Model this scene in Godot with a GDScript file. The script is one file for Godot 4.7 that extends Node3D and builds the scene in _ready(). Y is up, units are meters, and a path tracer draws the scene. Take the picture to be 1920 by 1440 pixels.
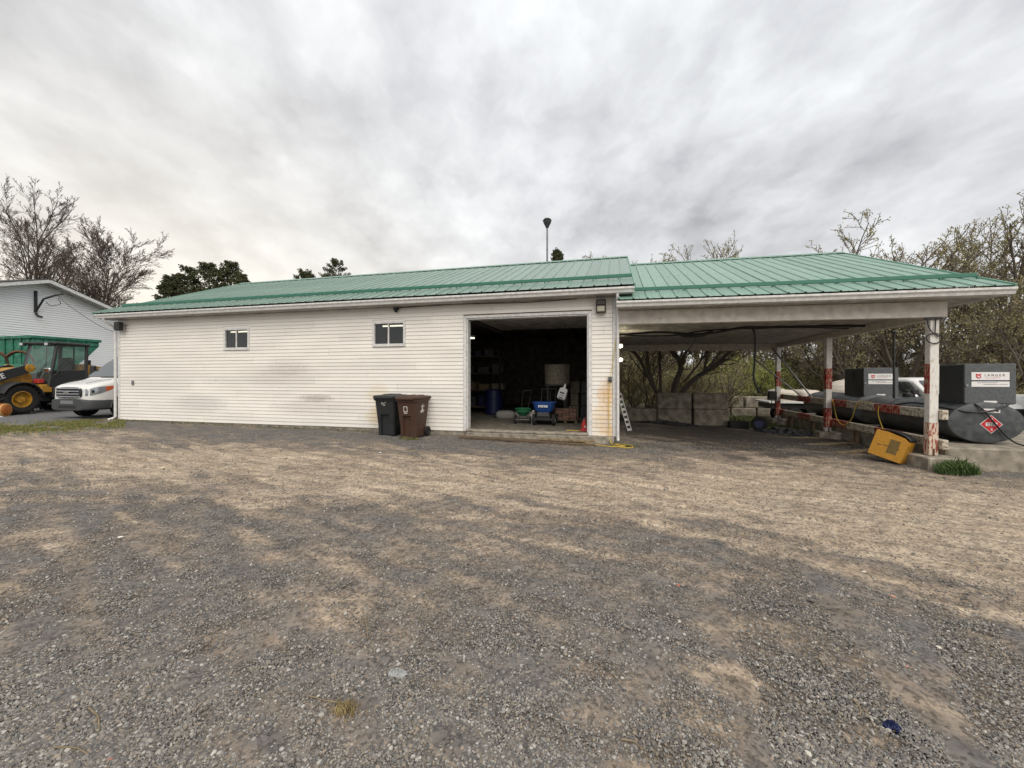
extends Node3D
# A white-sided garage with a green metal roof, a fuel canopy beside it and a gravel yard.
const F := 765.0
const YAW := 0.2478
const CAM_Y := 1.6
var rng := RandomNumberGenerator.new()
var M := {}
var used_names := {}

# ---------------------------------------------------------------- mesh builder
class MB:
	var v := PackedVector3Array()
	var n := PackedVector3Array()
	var uv := PackedVector2Array()
	var cl := PackedColorArray()
	var col := Color(1, 1, 1)
	var use_col := false
	func tri(a: Vector3, b: Vector3, c: Vector3) -> void:
		var k := (b - a).cross(c - a).normalized()
		tris(a, b, c, k, k, k)
	func tris(a: Vector3, b: Vector3, c: Vector3, na: Vector3, nb: Vector3, nc: Vector3) -> void:
		v.append(a); v.append(c); v.append(b)
		n.append(na); n.append(nc); n.append(nb)
		if use_col:
			cl.append(col); cl.append(col); cl.append(col)
	func quad(a: Vector3, b: Vector3, c: Vector3, d: Vector3) -> void:
		var k := (c - a).cross(d - b).normalized()
		tris(a, b, c, k, k, k)
		tris(a, c, d, k, k, k)
	func box(t: Transform3D, s: Vector3, bev := 0.0) -> void:
		var h := s * 0.5
		bev = minf(bev, minf(h.x, minf(h.y, h.z)) * 0.8)
		if bev <= 0.0:
			var p := []
			for i in 8:
				p.append(t * Vector3(h.x if i & 1 else -h.x, h.y if i & 2 else -h.y, h.z if i & 4 else -h.z))
			quad(p[0], p[2], p[3], p[1]); quad(p[4], p[5], p[7], p[6])
			quad(p[0], p[4], p[6], p[2]); quad(p[1], p[3], p[7], p[5])
			quad(p[0], p[1], p[5], p[4]); quad(p[2], p[6], p[7], p[3])
			return
		var e := h - Vector3(bev, bev, bev)
		var face := func(ax: int, sg: float, i: int) -> Vector3:
			var q := Vector3(e.x if i & 1 else -e.x, e.y if i & 2 else -e.y, e.z if i & 4 else -e.z)
			q[ax] = sg * h[ax]
			return t * q
		for ax in 3:
			var b1 := 1 << ((ax + 1) % 3)
			var b2 := 1 << ((ax + 2) % 3)
			var me := 1 << ax
			quad(face.call(ax, 1.0, me), face.call(ax, 1.0, me | b1), face.call(ax, 1.0, me | b1 | b2), face.call(ax, 1.0, me | b2))
			quad(face.call(ax, -1.0, 0), face.call(ax, -1.0, b2), face.call(ax, -1.0, b1 | b2), face.call(ax, -1.0, b1))
		for ax in 3: # edges along axis ax
			var a1 := (ax + 1) % 3
			var a2 := (ax + 2) % 3
			for s1 in 2:
				for s2 in 2:
					var i0 := (s1 << a1) | (s2 << a2)
					var i1 := i0 | (1 << ax)
					var g1 := 1.0 if s1 else -1.0
					var g2 := 1.0 if s2 else -1.0
					var q := [face.call(a1, g1, i0), face.call(a1, g1, i1), face.call(a2, g2, i1), face.call(a2, g2, i0)]
					if (s1 == 1) == (s2 == 1):
						quad(q[3], q[2], q[1], q[0])
					else:
						quad(q[0], q[1], q[2], q[3])
		for i in 8:
			var g := Vector3(1.0 if i & 1 else -1.0, 1.0 if i & 2 else -1.0, 1.0 if i & 4 else -1.0)
			var a: Vector3 = face.call(0, g.x, i)
			var b: Vector3 = face.call(1, g.y, i)
			var c: Vector3 = face.call(2, g.z, i)
			if g.x * g.y * g.z > 0: tri(a, b, c)
			else: tri(a, c, b)
	func bx(c: Vector3, s: Vector3, bev := 0.0) -> void:
		box(Transform3D(Basis(), c), s, bev)
	func mm(lo: Vector3, hi: Vector3, bev := 0.0) -> void:
		box(Transform3D(Basis(), (lo + hi) * 0.5), hi - lo, bev)
	func loft(rings: Array, closed := true, caps := false) -> void:
		# rings: arrays of points, same count; outward when rings advance along +axis and points run counter-clockwise seen from the tip
		var m: int = rings[0].size()
		var r: int = rings.size()
		var last := m if closed else m - 1
		var nn := []
		for i in r:
			var row := PackedVector3Array()
			for j in m:
				var a: Vector3 = rings[maxi(i - 1, 0)][j]
				var b: Vector3 = rings[mini(i + 1, r - 1)][j]
				var c: Vector3 = rings[i][(j + m - 1) % m] if closed else rings[i][maxi(j - 1, 0)]
				var d: Vector3 = rings[i][(j + 1) % m] if closed else rings[i][mini(j + 1, m - 1)]
				row.append((d - c).cross(b - a).normalized())
			nn.append(row)
		for i in r - 1:
			for j in last:
				var k := (j + 1) % m
				tris(rings[i][j], rings[i][k], rings[i + 1][k], nn[i][j], nn[i][k], nn[i + 1][k])
				tris(rings[i][j], rings[i + 1][k], rings[i + 1][j], nn[i][j], nn[i + 1][k], nn[i + 1][j])
		if caps:
			for e in 2:
				var ring = rings[0] if e == 0 else rings[r - 1]
				var mid := Vector3.ZERO
				for q in ring: mid += q
				mid /= m
				for j in m:
					if e == 0: tri(mid, ring[(j + 1) % m], ring[j])
					else: tri(mid, ring[j], ring[(j + 1) % m])
	func loft_flat(rings: Array, caps := true) -> void:
		var m: int = rings[0].size()
		for i in rings.size() - 1:
			for j in m:
				var k := (j + 1) % m
				quad(rings[i][j], rings[i][k], rings[i + 1][k], rings[i + 1][j])
		if caps:
			for e in 2:
				var ring: PackedVector3Array = rings[0] if e == 0 else rings[rings.size() - 1]
				var fl := PackedVector2Array()
				for q in ring: fl.append(Vector2(q.x, -q.z))
				var id := Geometry2D.triangulate_polygon(fl)
				for i in range(0, id.size(), 3):
					var a := ring[id[i]]
					var b := ring[id[i + 1]]
					var c := ring[id[i + 2]]
					var up := (b - a).cross(c - a).y > 0
					if up == (e == 1): tri(a, b, c)
					else: tri(a, c, b)
	func tube(pts: Array, rads: Array, k := 6, caps := true) -> void:
		var rings := []
		var t0: Vector3 = (pts[1] - pts[0]).normalized()
		var side := t0.cross(Vector3.UP)
		if side.length() < 0.1: side = t0.cross(Vector3.RIGHT)
		side = side.normalized()
		for i in pts.size():
			var a: Vector3 = pts[maxi(i - 1, 0)]
			var b: Vector3 = pts[mini(i + 1, pts.size() - 1)]
			var t := (b - a).normalized()
			side = (side - t * side.dot(t)).normalized()
			var up := t.cross(side)
			var ring := PackedVector3Array()
			var rr: float = rads[mini(i, rads.size() - 1)]
			for j in k:
				var an := TAU * j / k
				ring.append(pts[i] + (side * cos(an) + up * sin(an)) * rr)
			rings.append(ring)
		loft(rings, true, caps)
	func lathe(t: Transform3D, prof: Array, k := 24) -> void: # prof: Vector2(radius, y) from bottom to top, crisp edges
		for i in prof.size() - 1:
			var p: Vector2 = prof[i]
			var q: Vector2 = prof[i + 1]
			var d := q - p
			var nr := Vector2(d.y, -d.x).normalized()
			for j in k:
				var a := TAU * j / k
				var b := TAU * (j + 1) / k
				var ca := Vector3(cos(a), 0, -sin(a))
				var cb := Vector3(cos(b), 0, -sin(b))
				var A := t * (ca * p.x + Vector3.UP * p.y)
				var B := t * (cb * p.x + Vector3.UP * p.y)
				var C := t * (cb * q.x + Vector3.UP * q.y)
				var D := t * (ca * q.x + Vector3.UP * q.y)
				var na := t.basis * (ca * nr.x + Vector3.UP * nr.y)
				var nb := t.basis * (cb * nr.x + Vector3.UP * nr.y)
				if p.x > 0.0: tris(A, B, C, na, nb, nb)
				if q.x > 0.0: tris(A, C, D, na, nb, na)
	func extr(t: Transform3D, poly: PackedVector2Array, d: float) -> void: # polygon counter-clockwise in xy, extruded along z
		var m := poly.size()
		var id := Geometry2D.triangulate_polygon(poly)
		for i in range(0, id.size(), 3):
			var a := poly[id[i]]
			var b := poly[id[i + 1]]
			var c := poly[id[i + 2]]
			if (b - a).cross(c - a) < 0:
				var s := b; b = c; c = s
			tri(t * Vector3(a.x, a.y, d / 2), t * Vector3(b.x, b.y, d / 2), t * Vector3(c.x, c.y, d / 2))
			tri(t * Vector3(a.x, a.y, -d / 2), t * Vector3(c.x, c.y, -d / 2), t * Vector3(b.x, b.y, -d / 2))
		for i in m:
			var a := poly[i]
			var b := poly[(i + 1) % m]
			quad(t * Vector3(a.x, a.y, -d / 2), t * Vector3(b.x, b.y, -d / 2), t * Vector3(b.x, b.y, d / 2), t * Vector3(a.x, a.y, d / 2))
	func mesh() -> ArrayMesh:
		var a := []
		a.resize(Mesh.ARRAY_MAX)
		a[Mesh.ARRAY_VERTEX] = v
		a[Mesh.ARRAY_NORMAL] = n
		if uv.size() == v.size(): a[Mesh.ARRAY_TEX_UV] = uv
		if use_col: a[Mesh.ARRAY_COLOR] = cl
		var m := ArrayMesh.new()
		m.add_surface_from_arrays(Mesh.PRIMITIVE_TRIANGLES, a)
		return m

# ---------------------------------------------------------------- scene helpers
func numbered(called: String) -> String:
	var k: int = used_names.get(called, 0)
	used_names[called] = k + 1
	return called if k == 0 else "%s_%03d" % [called, k]

func origin_of(o: Node3D) -> Vector3:
	var p := Vector3.ZERO
	var q: Node = o
	while q != null and q != self:
		p += (q as Node3D).position
		q = q.get_parent()
	return p

func thing(called: String, label: String, category: String, at: Vector3, group := "", turn := 0.0) -> Node3D:
	var o := Node3D.new()
	o.name = numbered(called)
	add_child(o)
	o.position = at
	o.rotation.y = turn
	tag(o, label, category, group)
	return o

func tag(o: Node, label: String, category := "", group := "", kind := "") -> void:
	if label: o.set_meta("label", label)
	if category: o.set_meta("category", category)
	if group: o.set_meta("group", group)
	if kind: o.set_meta("kind", kind)

# world = the builder holds world coordinates (the thing is not turned); else the thing's own
func put(mb: MB, called: String, m: Material, parent: Node3D = null, world := true) -> MeshInstance3D:
	return put_mesh(mb.mesh(), called, m, parent, world)

func put_mesh(me: Mesh, called: String, m: Material, parent: Node3D = null, world := true) -> MeshInstance3D:
	var o := MeshInstance3D.new()
	o.mesh = me
	o.material_override = m
	if parent == null:
		o.name = numbered(called)
		add_child(o)
	else:
		o.name = called
		parent.add_child(o, true)
		if world: o.position = -origin_of(parent)
	return o

func pbox(called: String, m: Material, parent: Node3D, lo: Vector3, hi: Vector3, bev := 0.006, world := true) -> MeshInstance3D:
	var mb := MB.new()
	mb.mm(lo, hi, bev)
	return put(mb, called, m, parent, world)

func copy_thing(o: Node3D, at: Vector3, turn := 0.0, sc := 1.0, label := "") -> Node3D:
	var c := o.duplicate() as Node3D
	var called := str(o.name)
	if called.substr(called.length() - 3).is_valid_int(): called = called.left(called.length() - 4)
	c.name = numbered(called)
	add_child(c)
	c.position = at
	c.rotation.y = turn
	c.scale = Vector3.ONE * sc
	if label: c.set_meta("label", label)
	return c

func cw(right: float, y: float, fwd: float) -> Vector3:
	return Vector3(right * cos(YAW) - fwd * sin(YAW), y, -right * sin(YAW) - fwd * cos(YAW))

func px(x: float, y: float, fwd: float) -> Vector3: # a picture direction taken to a known distance
	return cw((x - 960.0) / F * fwd, CAM_Y + (708.0 - y) / F * fwd, fwd)

func lerp_table(t: Array, x: float) -> float:
	if x <= t[0][0]: return t[0][1]
	for i in t.size() - 1:
		if x < t[i + 1][0]:
			var k: float = (x - t[i][0]) / (t[i + 1][0] - t[i][0])
			return lerpf(t[i][1], t[i + 1][1], k * k * (3 - 2 * k))
	return t[t.size() - 1][1]

var g_tab := [[-40.0, 0.3], [-16.0, 0.19], [-8.0, 0.12], [0.0, 0.02], [3.0, -0.1], [6.2, -0.2], [10.0, -0.28], [20.0, -0.4]]
var g_noise := FastNoiseLite.new()
func gy(x: float, z: float) -> float: # height of the yard
	var h := lerp_table(g_tab, x)
	h = lerpf(h, h * 0.35, clampf((z + 7.0) / 6.0, 0.0, 1.0))
	if x > -1.0:
		h -= clampf((-14.0 - z) * 0.035, 0.0, 0.5) * clampf(x + 1.0, 0.0, 1.0)
	return h + g_noise.get_noise_2d(x * 8.0, z * 8.0) * 0.018

func on(x: float, z: float, up := 0.0) -> Vector3:
	return Vector3(x, gy(x, z) + up, z)

# ---------------------------------------------------------------- textures and materials
func noise(seed_: int, freq: float, kind := FastNoiseLite.TYPE_SIMPLEX_SMOOTH, oct := 4) -> FastNoiseLite:
	var f := FastNoiseLite.new()
	f.seed = seed_
	f.frequency = freq
	f.noise_type = kind
	f.fractal_octaves = oct
	f.fractal_type = FastNoiseLite.FRACTAL_FBM if oct > 1 else FastNoiseLite.FRACTAL_NONE
	return f

func bytes_of(f: FastNoiseLite, w: int, h: int) -> PackedByteArray:
	var im := f.get_seamless_image(w, h)
	im.convert(Image.FORMAT_L8)
	return im.get_data()

func tex_gray(data: PackedByteArray, w: int, h: int, lo: float, hi: float) -> ImageTexture:
	var lut := PackedByteArray()
	for i in 256: lut.append(int(clampf(lerpf(lo, hi, i / 255.0), 0, 1) * 255))
	var out := data.duplicate()
	for i in out.size(): out[i] = lut[data[i]]
	return ImageTexture.create_from_image(Image.create_from_data(w, h, false, Image.FORMAT_L8, out))

func tex_normal(data: PackedByteArray, w: int, h: int, s: float) -> ImageTexture:
	var im := Image.create_from_data(w, h, false, Image.FORMAT_L8, data)
	im.convert(Image.FORMAT_RGBA8)
	im.bump_map_to_normal_map(s)
	return ImageTexture.create_from_image(im)

func tex_ramp(data: PackedByteArray, w: int, h: int, stops: Array) -> ImageTexture: # stops: [value 0..1, linear colour]
	var lut := []
	for i in 256:
		var x := i / 255.0
		var c: Color = stops[0][1]
		for k in stops.size() - 1:
			if x >= stops[k][0]:
				c = stops[k][1].lerp(stops[k + 1][1], clampf((x - stops[k][0]) / (stops[k + 1][0] - stops[k][0]), 0, 1))
		lut.append(c.linear_to_srgb())
	var out := PackedByteArray()
	out.resize(data.size() * 3)
	for i in data.size():
		var c: Color = lut[data[i]]
		out[i * 3] = int(clampf(c.r, 0, 1) * 255)
		out[i * 3 + 1] = int(clampf(c.g, 0, 1) * 255)
		out[i * 3 + 2] = int(clampf(c.b, 0, 1) * 255)
	return ImageTexture.create_from_image(Image.create_from_data(w, h, false, Image.FORMAT_RGB8, out))

func lin(r: float, g: float, b: float) -> Color:
	return Color(r, g, b)

func mat(r: float, g: float, b: float, rough := 0.7, metal := 0.0, t: Texture2D = null, sc := 1.0, nt: Texture2D = null, ns := 0.5) -> StandardMaterial3D:
	var m := StandardMaterial3D.new()
	m.albedo_color = Color(r, g, b).linear_to_srgb()
	m.roughness = rough
	m.metallic = metal
	if t or nt:
		m.uv1_triplanar = true
		m.uv1_world_triplanar = true
		m.uv1_scale = Vector3.ONE * sc
	if t: m.albedo_texture = t
	if nt:
		m.normal_enabled = true
		m.normal_texture = nt
		m.normal_scale = ns
	return m

func make_materials() -> void:
	var fine := bytes_of(noise(11, 0.02, FastNoiseLite.TYPE_SIMPLEX_SMOOTH, 5), 512, 512)
	var grain := bytes_of(noise(12, 0.12, FastNoiseLite.TYPE_SIMPLEX_SMOOTH, 3), 512, 512)
	var blot := bytes_of(noise(13, 0.012, FastNoiseLite.TYPE_SIMPLEX_SMOOTH, 6), 512, 512)
	var cell := bytes_of(noise(14, 0.09, FastNoiseLite.TYPE_CELLULAR, 1), 512, 512)
	var T := {}
	T.soft = tex_gray(fine, 512, 512, 0.82, 1.0)
	T.worn = tex_gray(blot, 512, 512, 0.55, 1.0)
	T.grain = tex_gray(grain, 512, 512, 0.7, 1.0)
	T.n_grain = tex_normal(grain, 512, 512, 2.0)
	T.n_fine = tex_normal(fine, 512, 512, 4.0)
	T.n_cell = tex_normal(cell, 512, 512, 5.0)
	M.T = T
	M.roof_tones = []
	M.roof2_tones = []
	for k in [1.0, 0.94, 1.05, 0.98]:
		var rm := mat(0.205 * k, 0.305 * k, 0.255 * k, 0.33, 0.0, tex_gray(blot, 512, 512, 0.78, 1.06))
		rm.uv1_scale = Vector3(4.0, 0.25, 0.25)
		M.roof_tones.append(rm)
		rm = mat(0.225 * k, 0.365 * k, 0.295 * k, 0.40, 0.0, rm.albedo_texture)  # mintier copy of the roof green, sky reflection put into the albedo
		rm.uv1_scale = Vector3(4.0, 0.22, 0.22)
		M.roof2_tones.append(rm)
	M.trim = mat(0.76, 0.76, 0.75, 0.45, 0.0, T.soft, 0.7)
	M.soffit = mat(0.62, 0.60, 0.57, 0.6, 0.0, T.worn, 0.35)
	M.beam = mat(0.66, 0.62, 0.56, 0.6, 0.0, T.soft, 0.4)
	M.ceiling = mat(0.62, 0.60, 0.57, 0.6, 0.0, T.worn, 0.35)
	M.roof = mat(0.175, 0.33, 0.255, 0.34, 0.0, T.soft, 0.6)
	M.roof2 = mat(0.19, 0.39, 0.285, 0.42, 0.0, T.soft, 0.55)  # same roof paint with the reflected sky coloured in
	M.roof_dark = mat(0.03, 0.145, 0.10, 0.4)
	M.conc = mat(0.46, 0.41, 0.33, 0.9, 0.0, T.worn, 0.6, T.n_grain, 0.5)
	M.conc2 = mat(0.43, 0.385, 0.31, 0.9, 0.0, T.worn, 0.45, T.n_grain, 0.6)
	M.floor = mat(0.22, 0.195, 0.155, 0.85, 0.0, T.worn, 0.5, T.n_grain, 0.3)
	M.dark_wall = mat(0.25, 0.21, 0.165, 0.9, 0.0, T.worn, 0.4)
	M.black = mat(0.012, 0.012, 0.013, 0.5)
	M.black_soft = mat(0.014, 0.014, 0.015, 0.75, 0.0, T.grain, 1.5)
	M.rubber = mat(0.016, 0.015, 0.014, 0.85, 0.0, T.worn, 2.0)
	M.steel = mat(0.35, 0.35, 0.35, 0.4, 0.8)
	M.galv = mat(0.32, 0.33, 0.34, 0.5, 0.5, T.worn, 1.2)
	M.chrome = mat(0.55, 0.55, 0.56, 0.15, 1.0)
	M.bin_black = mat(0.017, 0.02, 0.022, 0.5, 0.0, T.soft, 2.0, T.n_grain, 0.15)
	M.bin_brown = mat(0.066, 0.030, 0.016, 0.62, 0.0, T.soft, 2.0, T.n_grain, 0.15)
	M.print = mat(0.6, 0.58, 0.52, 0.7)
	M.white_paint = mat(0.68, 0.68, 0.67, 0.25, 0.0)
	M.white_paint.clearcoat_enabled = true
	M.white_paint.clearcoat = 0.6
	M.plastic_gray = mat(0.045, 0.048, 0.052, 0.6)
	M.glass = mat(0.02, 0.025, 0.025, 0.04)
	M.glass.albedo_color = Color(0.12, 0.14, 0.14, 0.35)
	M.glass.transparency = BaseMaterial3D.TRANSPARENCY_ALPHA
	M.glass_dark = mat(0.05, 0.06, 0.06, 0.05)
	M.glass_dark.metallic_specular = 0.7
	M.glass_clear = mat(0.02, 0.025, 0.025, 0.04)
	M.glass_clear.albedo_color = Color(0.5, 0.56, 0.54, 0.14)
	M.glass_clear.transparency = BaseMaterial3D.TRANSPARENCY_ALPHA
	M.loader_yellow = mat(0.62, 0.32, 0.03, 0.45, 0.0, T.worn, 0.9)
	M.loader_dark = mat(0.022, 0.023, 0.025, 0.5, 0.0, T.soft, 1.0)
	M.dump_green = mat(0.04, 0.26, 0.165, 0.55, 0.0, T.worn, 0.5)
	M.tank = mat(0.10, 0.113, 0.12, 0.42, 0.0, T.worn, 0.7, T.n_grain, 0.08)
	M.tank_box = mat(0.055, 0.065, 0.072, 0.5, 0.0, T.soft, 1.0)
	M.poly = mat(0.66, 0.60, 0.52, 0.5, 0.0, T.soft, 0.8)
	M.yellow = mat(0.62, 0.30, 0.025, 0.5, 0.0, T.soft, 1.5)
	M.red = mat(0.42, 0.03, 0.025, 0.5)
	M.orange = mat(0.60, 0.17, 0.015, 0.6, 0.0, T.worn, 2.0)
	M.cord = mat(0.58, 0.40, 0.06, 0.6)
	M.wood = mat(0.20, 0.14, 0.085, 0.9, 0.0, T.worn, 1.5, T.n_fine, 0.5)
	M.wood_pale = mat(0.36, 0.28, 0.17, 0.85, 0.0, T.worn, 1.2, T.n_fine, 0.4)
	M.cardboard = mat(0.22, 0.16, 0.10, 0.9, 0.0, T.soft, 1.0)
	M.blue = mat(0.012, 0.055, 0.22, 0.4)
	M.blue_dark = mat(0.008, 0.014, 0.07, 0.5)
	M.green_plastic = mat(0.012, 0.10, 0.045, 0.45)
	M.cloth = mat(0.62, 0.62, 0.62, 0.85, 0.0, T.soft, 2.0)
	M.cloth_shaded = mat(0.30, 0.29, 0.27, 0.85, 0.0, T.soft, 2.0)  # cloth darkened for the garage interior, its shade put into the colour
	M.tank_buff = mat(0.33, 0.29, 0.21, 0.7, 0.0, T.worn, 1.5)
	M.tarp = mat(0.022, 0.022, 0.025, 0.55, 0.0, T.soft, 2.0, T.n_fine, 0.5)
	M.navy = mat(0.008, 0.01, 0.04, 0.5)
	M.sign_white = mat(0.72, 0.72, 0.72, 0.4)
	M.sign_red = mat(0.50, 0.02, 0.03, 0.45)
	M.text_dark = mat(0.04, 0.035, 0.035, 0.5)
	M.lamp_on = mat(1, 1, 1, 0.5)
	M.lamp_on.emission_enabled = true
	M.lamp_on.emission = Color(1.0, 0.97, 0.86)
	M.lamp_on.emission_energy_multiplier = 1.6
	M.paint_red = mat(1, 1, 1, 0.8, 0.0, tex_ramp(blot, 512, 512, [[0.0, lin(0.13, 0.022, 0.018)], [0.45, lin(0.30, 0.032, 0.024)], [0.56, lin(0.36, 0.05, 0.035)], [0.64, lin(0.36, 0.27, 0.20)], [1.0, lin(0.42, 0.36, 0.29)]]), 1.3, T.n_grain, 0.3)
	M.paint_peeled = mat(1, 1, 1, 0.85, 0.0, tex_ramp(blot, 512, 512, [[0.0, lin(0.20, 0.04, 0.03)], [0.38, lin(0.32, 0.09, 0.06)], [0.48, lin(0.50, 0.36, 0.28)], [0.6, lin(0.60, 0.52, 0.42)], [1.0, lin(0.52, 0.45, 0.36)]]), 1.7, T.n_grain, 0.4)
	M.paint_white = mat(1, 1, 1, 0.75, 0.0, tex_ramp(blot, 512, 512, [[0.0, lin(0.34, 0.28, 0.20)], [0.25, lin(0.52, 0.48, 0.42)], [0.4, lin(0.66, 0.64, 0.60)], [1.0, lin(0.72, 0.71, 0.69)]]), 1.1, T.n_grain, 0.2)
	M.rail_white = mat(1, 1, 1, 0.85, 0.0, tex_ramp(blot, 512, 512, [[0.0, lin(0.12, 0.09, 0.06)], [0.35, lin(0.30, 0.25, 0.18)], [0.5, lin(0.50, 0.45, 0.37)], [1.0, lin(0.58, 0.54, 0.47)]]), 1.5, T.n_grain, 0.4)
	M.rust = mat(1, 1, 1, 0.85, 0.2, tex_ramp(blot, 512, 512, [[0.0, lin(0.07, 0.03, 0.02)], [0.5, lin(0.14, 0.06, 0.03)], [1.0, lin(0.20, 0.10, 0.05)]]), 1.5)
	M.bark = mat(1, 1, 1, 0.95, 0.0, tex_ramp(grain, 512, 512, [[0.0, lin(0.07, 0.057, 0.046)], [0.6, lin(0.145, 0.12, 0.098)], [1.0, lin(0.24, 0.205, 0.17)]]), 1.2, T.n_grain, 0.8)
	M.bark_gray = mat(1, 1, 1, 0.95, 0.0, tex_ramp(grain, 512, 512, [[0.0, lin(0.06, 0.048, 0.04)], [0.6, lin(0.12, 0.098, 0.082)], [1.0, lin(0.18, 0.15, 0.13)]]), 1.2, T.n_grain, 0.8)
	M.leaf = mat(1, 1, 1, 0.7)
	M.leaf.vertex_color_use_as_albedo = true
	M.leaf.backlight_enabled = true
	M.leaf.backlight = Color(0.42, 0.42, 0.2)
	M.conifer = mat(1, 1, 1, 0.85)
	M.conifer.vertex_color_use_as_albedo = true
	M.grass = mat(1, 1, 1, 0.8)
	M.grass.vertex_color_use_as_albedo = true
	M.stone = mat(1, 1, 1, 0.9)
	M.stone.vertex_color_use_as_albedo = true
	for k in [M.paint_peeled, M.paint_red, M.paint_white]: k.uv1_scale = Vector3(2.6, 0.9, 2.6)
	make_siding_material()

func make_siding_material() -> void:
	# vinyl with grime: one sheet of colour laid over the whole front wall in world space (16.4 m by 3.4 m)
	var w := 1640
	var h := 340
	var im := Image.create(w, h, false, Image.FORMAT_RGB8)
	var n1 := noise(21, 0.012, FastNoiseLite.TYPE_SIMPLEX_SMOOTH, 5)
	var n2 := noise(22, 0.09, FastNoiseLite.TYPE_SIMPLEX_SMOOTH, 3)
	# smudges seen on the wall: x, y (m), half width, half height, linear tint, strength
	var spots := [
		[-9.75, 1.62, 1.5, 0.36, lin(0.46, 0.40, 0.38), 0.32], [-9.4, 1.95, 0.7, 0.3, lin(0.42, 0.38, 0.37), 0.3], [-12.9, 0.75, 1.1, 0.33, lin(0.44, 0.42, 0.42), 0.4],
		[-8.2, 0.75, 1.5, 0.3, lin(0.45, 0.40, 0.37), 0.4], [-6.35, 0.5, 0.42, 0.33, lin(0.62, 0.46, 0.22), 0.6], [-6.4, 1.05, 0.35, 0.4, lin(0.66, 0.55, 0.36), 0.4],
		[-0.18, 0.85, 0.26, 0.8, lin(0.66, 0.42, 0.17), 0.75], [-0.4, 0.5, 0.25, 0.4, lin(0.66, 0.5, 0.28), 0.35], [-8.4, 1.0, 0.7, 0.1, lin(0.3, 0.27, 0.25), 0.5], [-14.5, 1.6, 1.5, 0.6, lin(0.55, 0.53, 0.5), 0.3]]
	for y in h:
		var wy := 3.6 - (y + 0.5) / 100.0
		for x in w:
			var wx := -16.3 + (x + 0.5) / 100.0
			var a := n1.get_noise_2d(wx * 40.0, wy * 110.0)
			var b := n2.get_noise_2d(wx * 100.0, wy * 60.0)
			var k := 0.97 + a * 0.09 + b * 0.03
			var c := Color(0.80 * k, 0.775 * k, 0.735 * k)
			for s in spots:
				var dx: float = (wx - s[0]) / s[2]
				var dy: float = (wy - s[1]) / s[3]
				var d := dx * dx + dy * dy
				if d < 1.6:
					var q := clampf(1.0 - d * 0.8 + a * 0.9 + b * 0.45, 0.0, 1.0) * float(s[5])
					c = c.lerp(s[4], q)
			im.set_pixel(x, y, c.linear_to_srgb())
	var t := ImageTexture.create_from_image(im)
	M.siding = []
	for k in [1.0, 0.965, 0.93, 0.985]:
		var m := mat(k, k * 0.995, k * 0.985, 0.55)
		m.albedo_texture = t
		m.uv1_triplanar = true
		m.uv1_world_triplanar = true
		m.uv1_scale = Vector3(1.0 / 16.4, 1.0 / 3.4, 1.0 / 16.4)
		m.uv1_triplanar_sharpness = 6.0
		m.uv1_offset = Vector3(16.3 / 16.4, -0.2 / 3.4, 0)
		M.siding.append(m)

# ---------------------------------------------------------------- scene
func _ready() -> void:
	rng.seed = 4711
	var cam := Camera3D.new()
	cam.name = "camera"
	add_child(cam)
	cam.set_frustum(0.1 * 1440.0 / F, Vector2(0, -0.1 * 12.0 / F), 0.1, 900.0)
	cam.position = Vector3(0, CAM_Y, 0)
	cam.rotation.y = YAW
	cam.current = true
	var env := Environment.new()
	env.background_mode = Environment.BG_SKY
	env.tonemap_mode = Environment.TONE_MAPPER_LINEAR
	env.tonemap_exposure = 1.78
	env.sdfgi_enabled = true
	env.ssao_enabled = true
	env.ssil_enabled = true
	var sky := Sky.new()
	sky.sky_material = make_sky()
	env.sky = sky
	env.background_energy_multiplier = 0.80
	var we := WorldEnvironment.new()
	we.name = "world_environment"
	we.environment = env
	add_child(we)
	var sun := DirectionalLight3D.new()
	sun.name = "sun"
	sun.light_energy = 0.5
	sun.light_color = Color(1.0, 0.96, 0.9)
	sun.light_angular_distance = 60.0
	sun.shadow_enabled = true
	add_child(sun)
	sun.look_at_from_position(Vector3(4.0, 9, 7.5), Vector3.ZERO)
	g_noise = noise(5, 0.05, FastNoiseLite.TYPE_SIMPLEX_SMOOTH, 3)
	make_materials()
	make_ground()
	make_garage()
	make_canopy()
	make_left_building()
	make_trees()
	make_fuel_yard()
	make_under_canopy()
	make_left_vehicles()
	make_bins()
	make_garage_contents()
	make_small_things()

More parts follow.
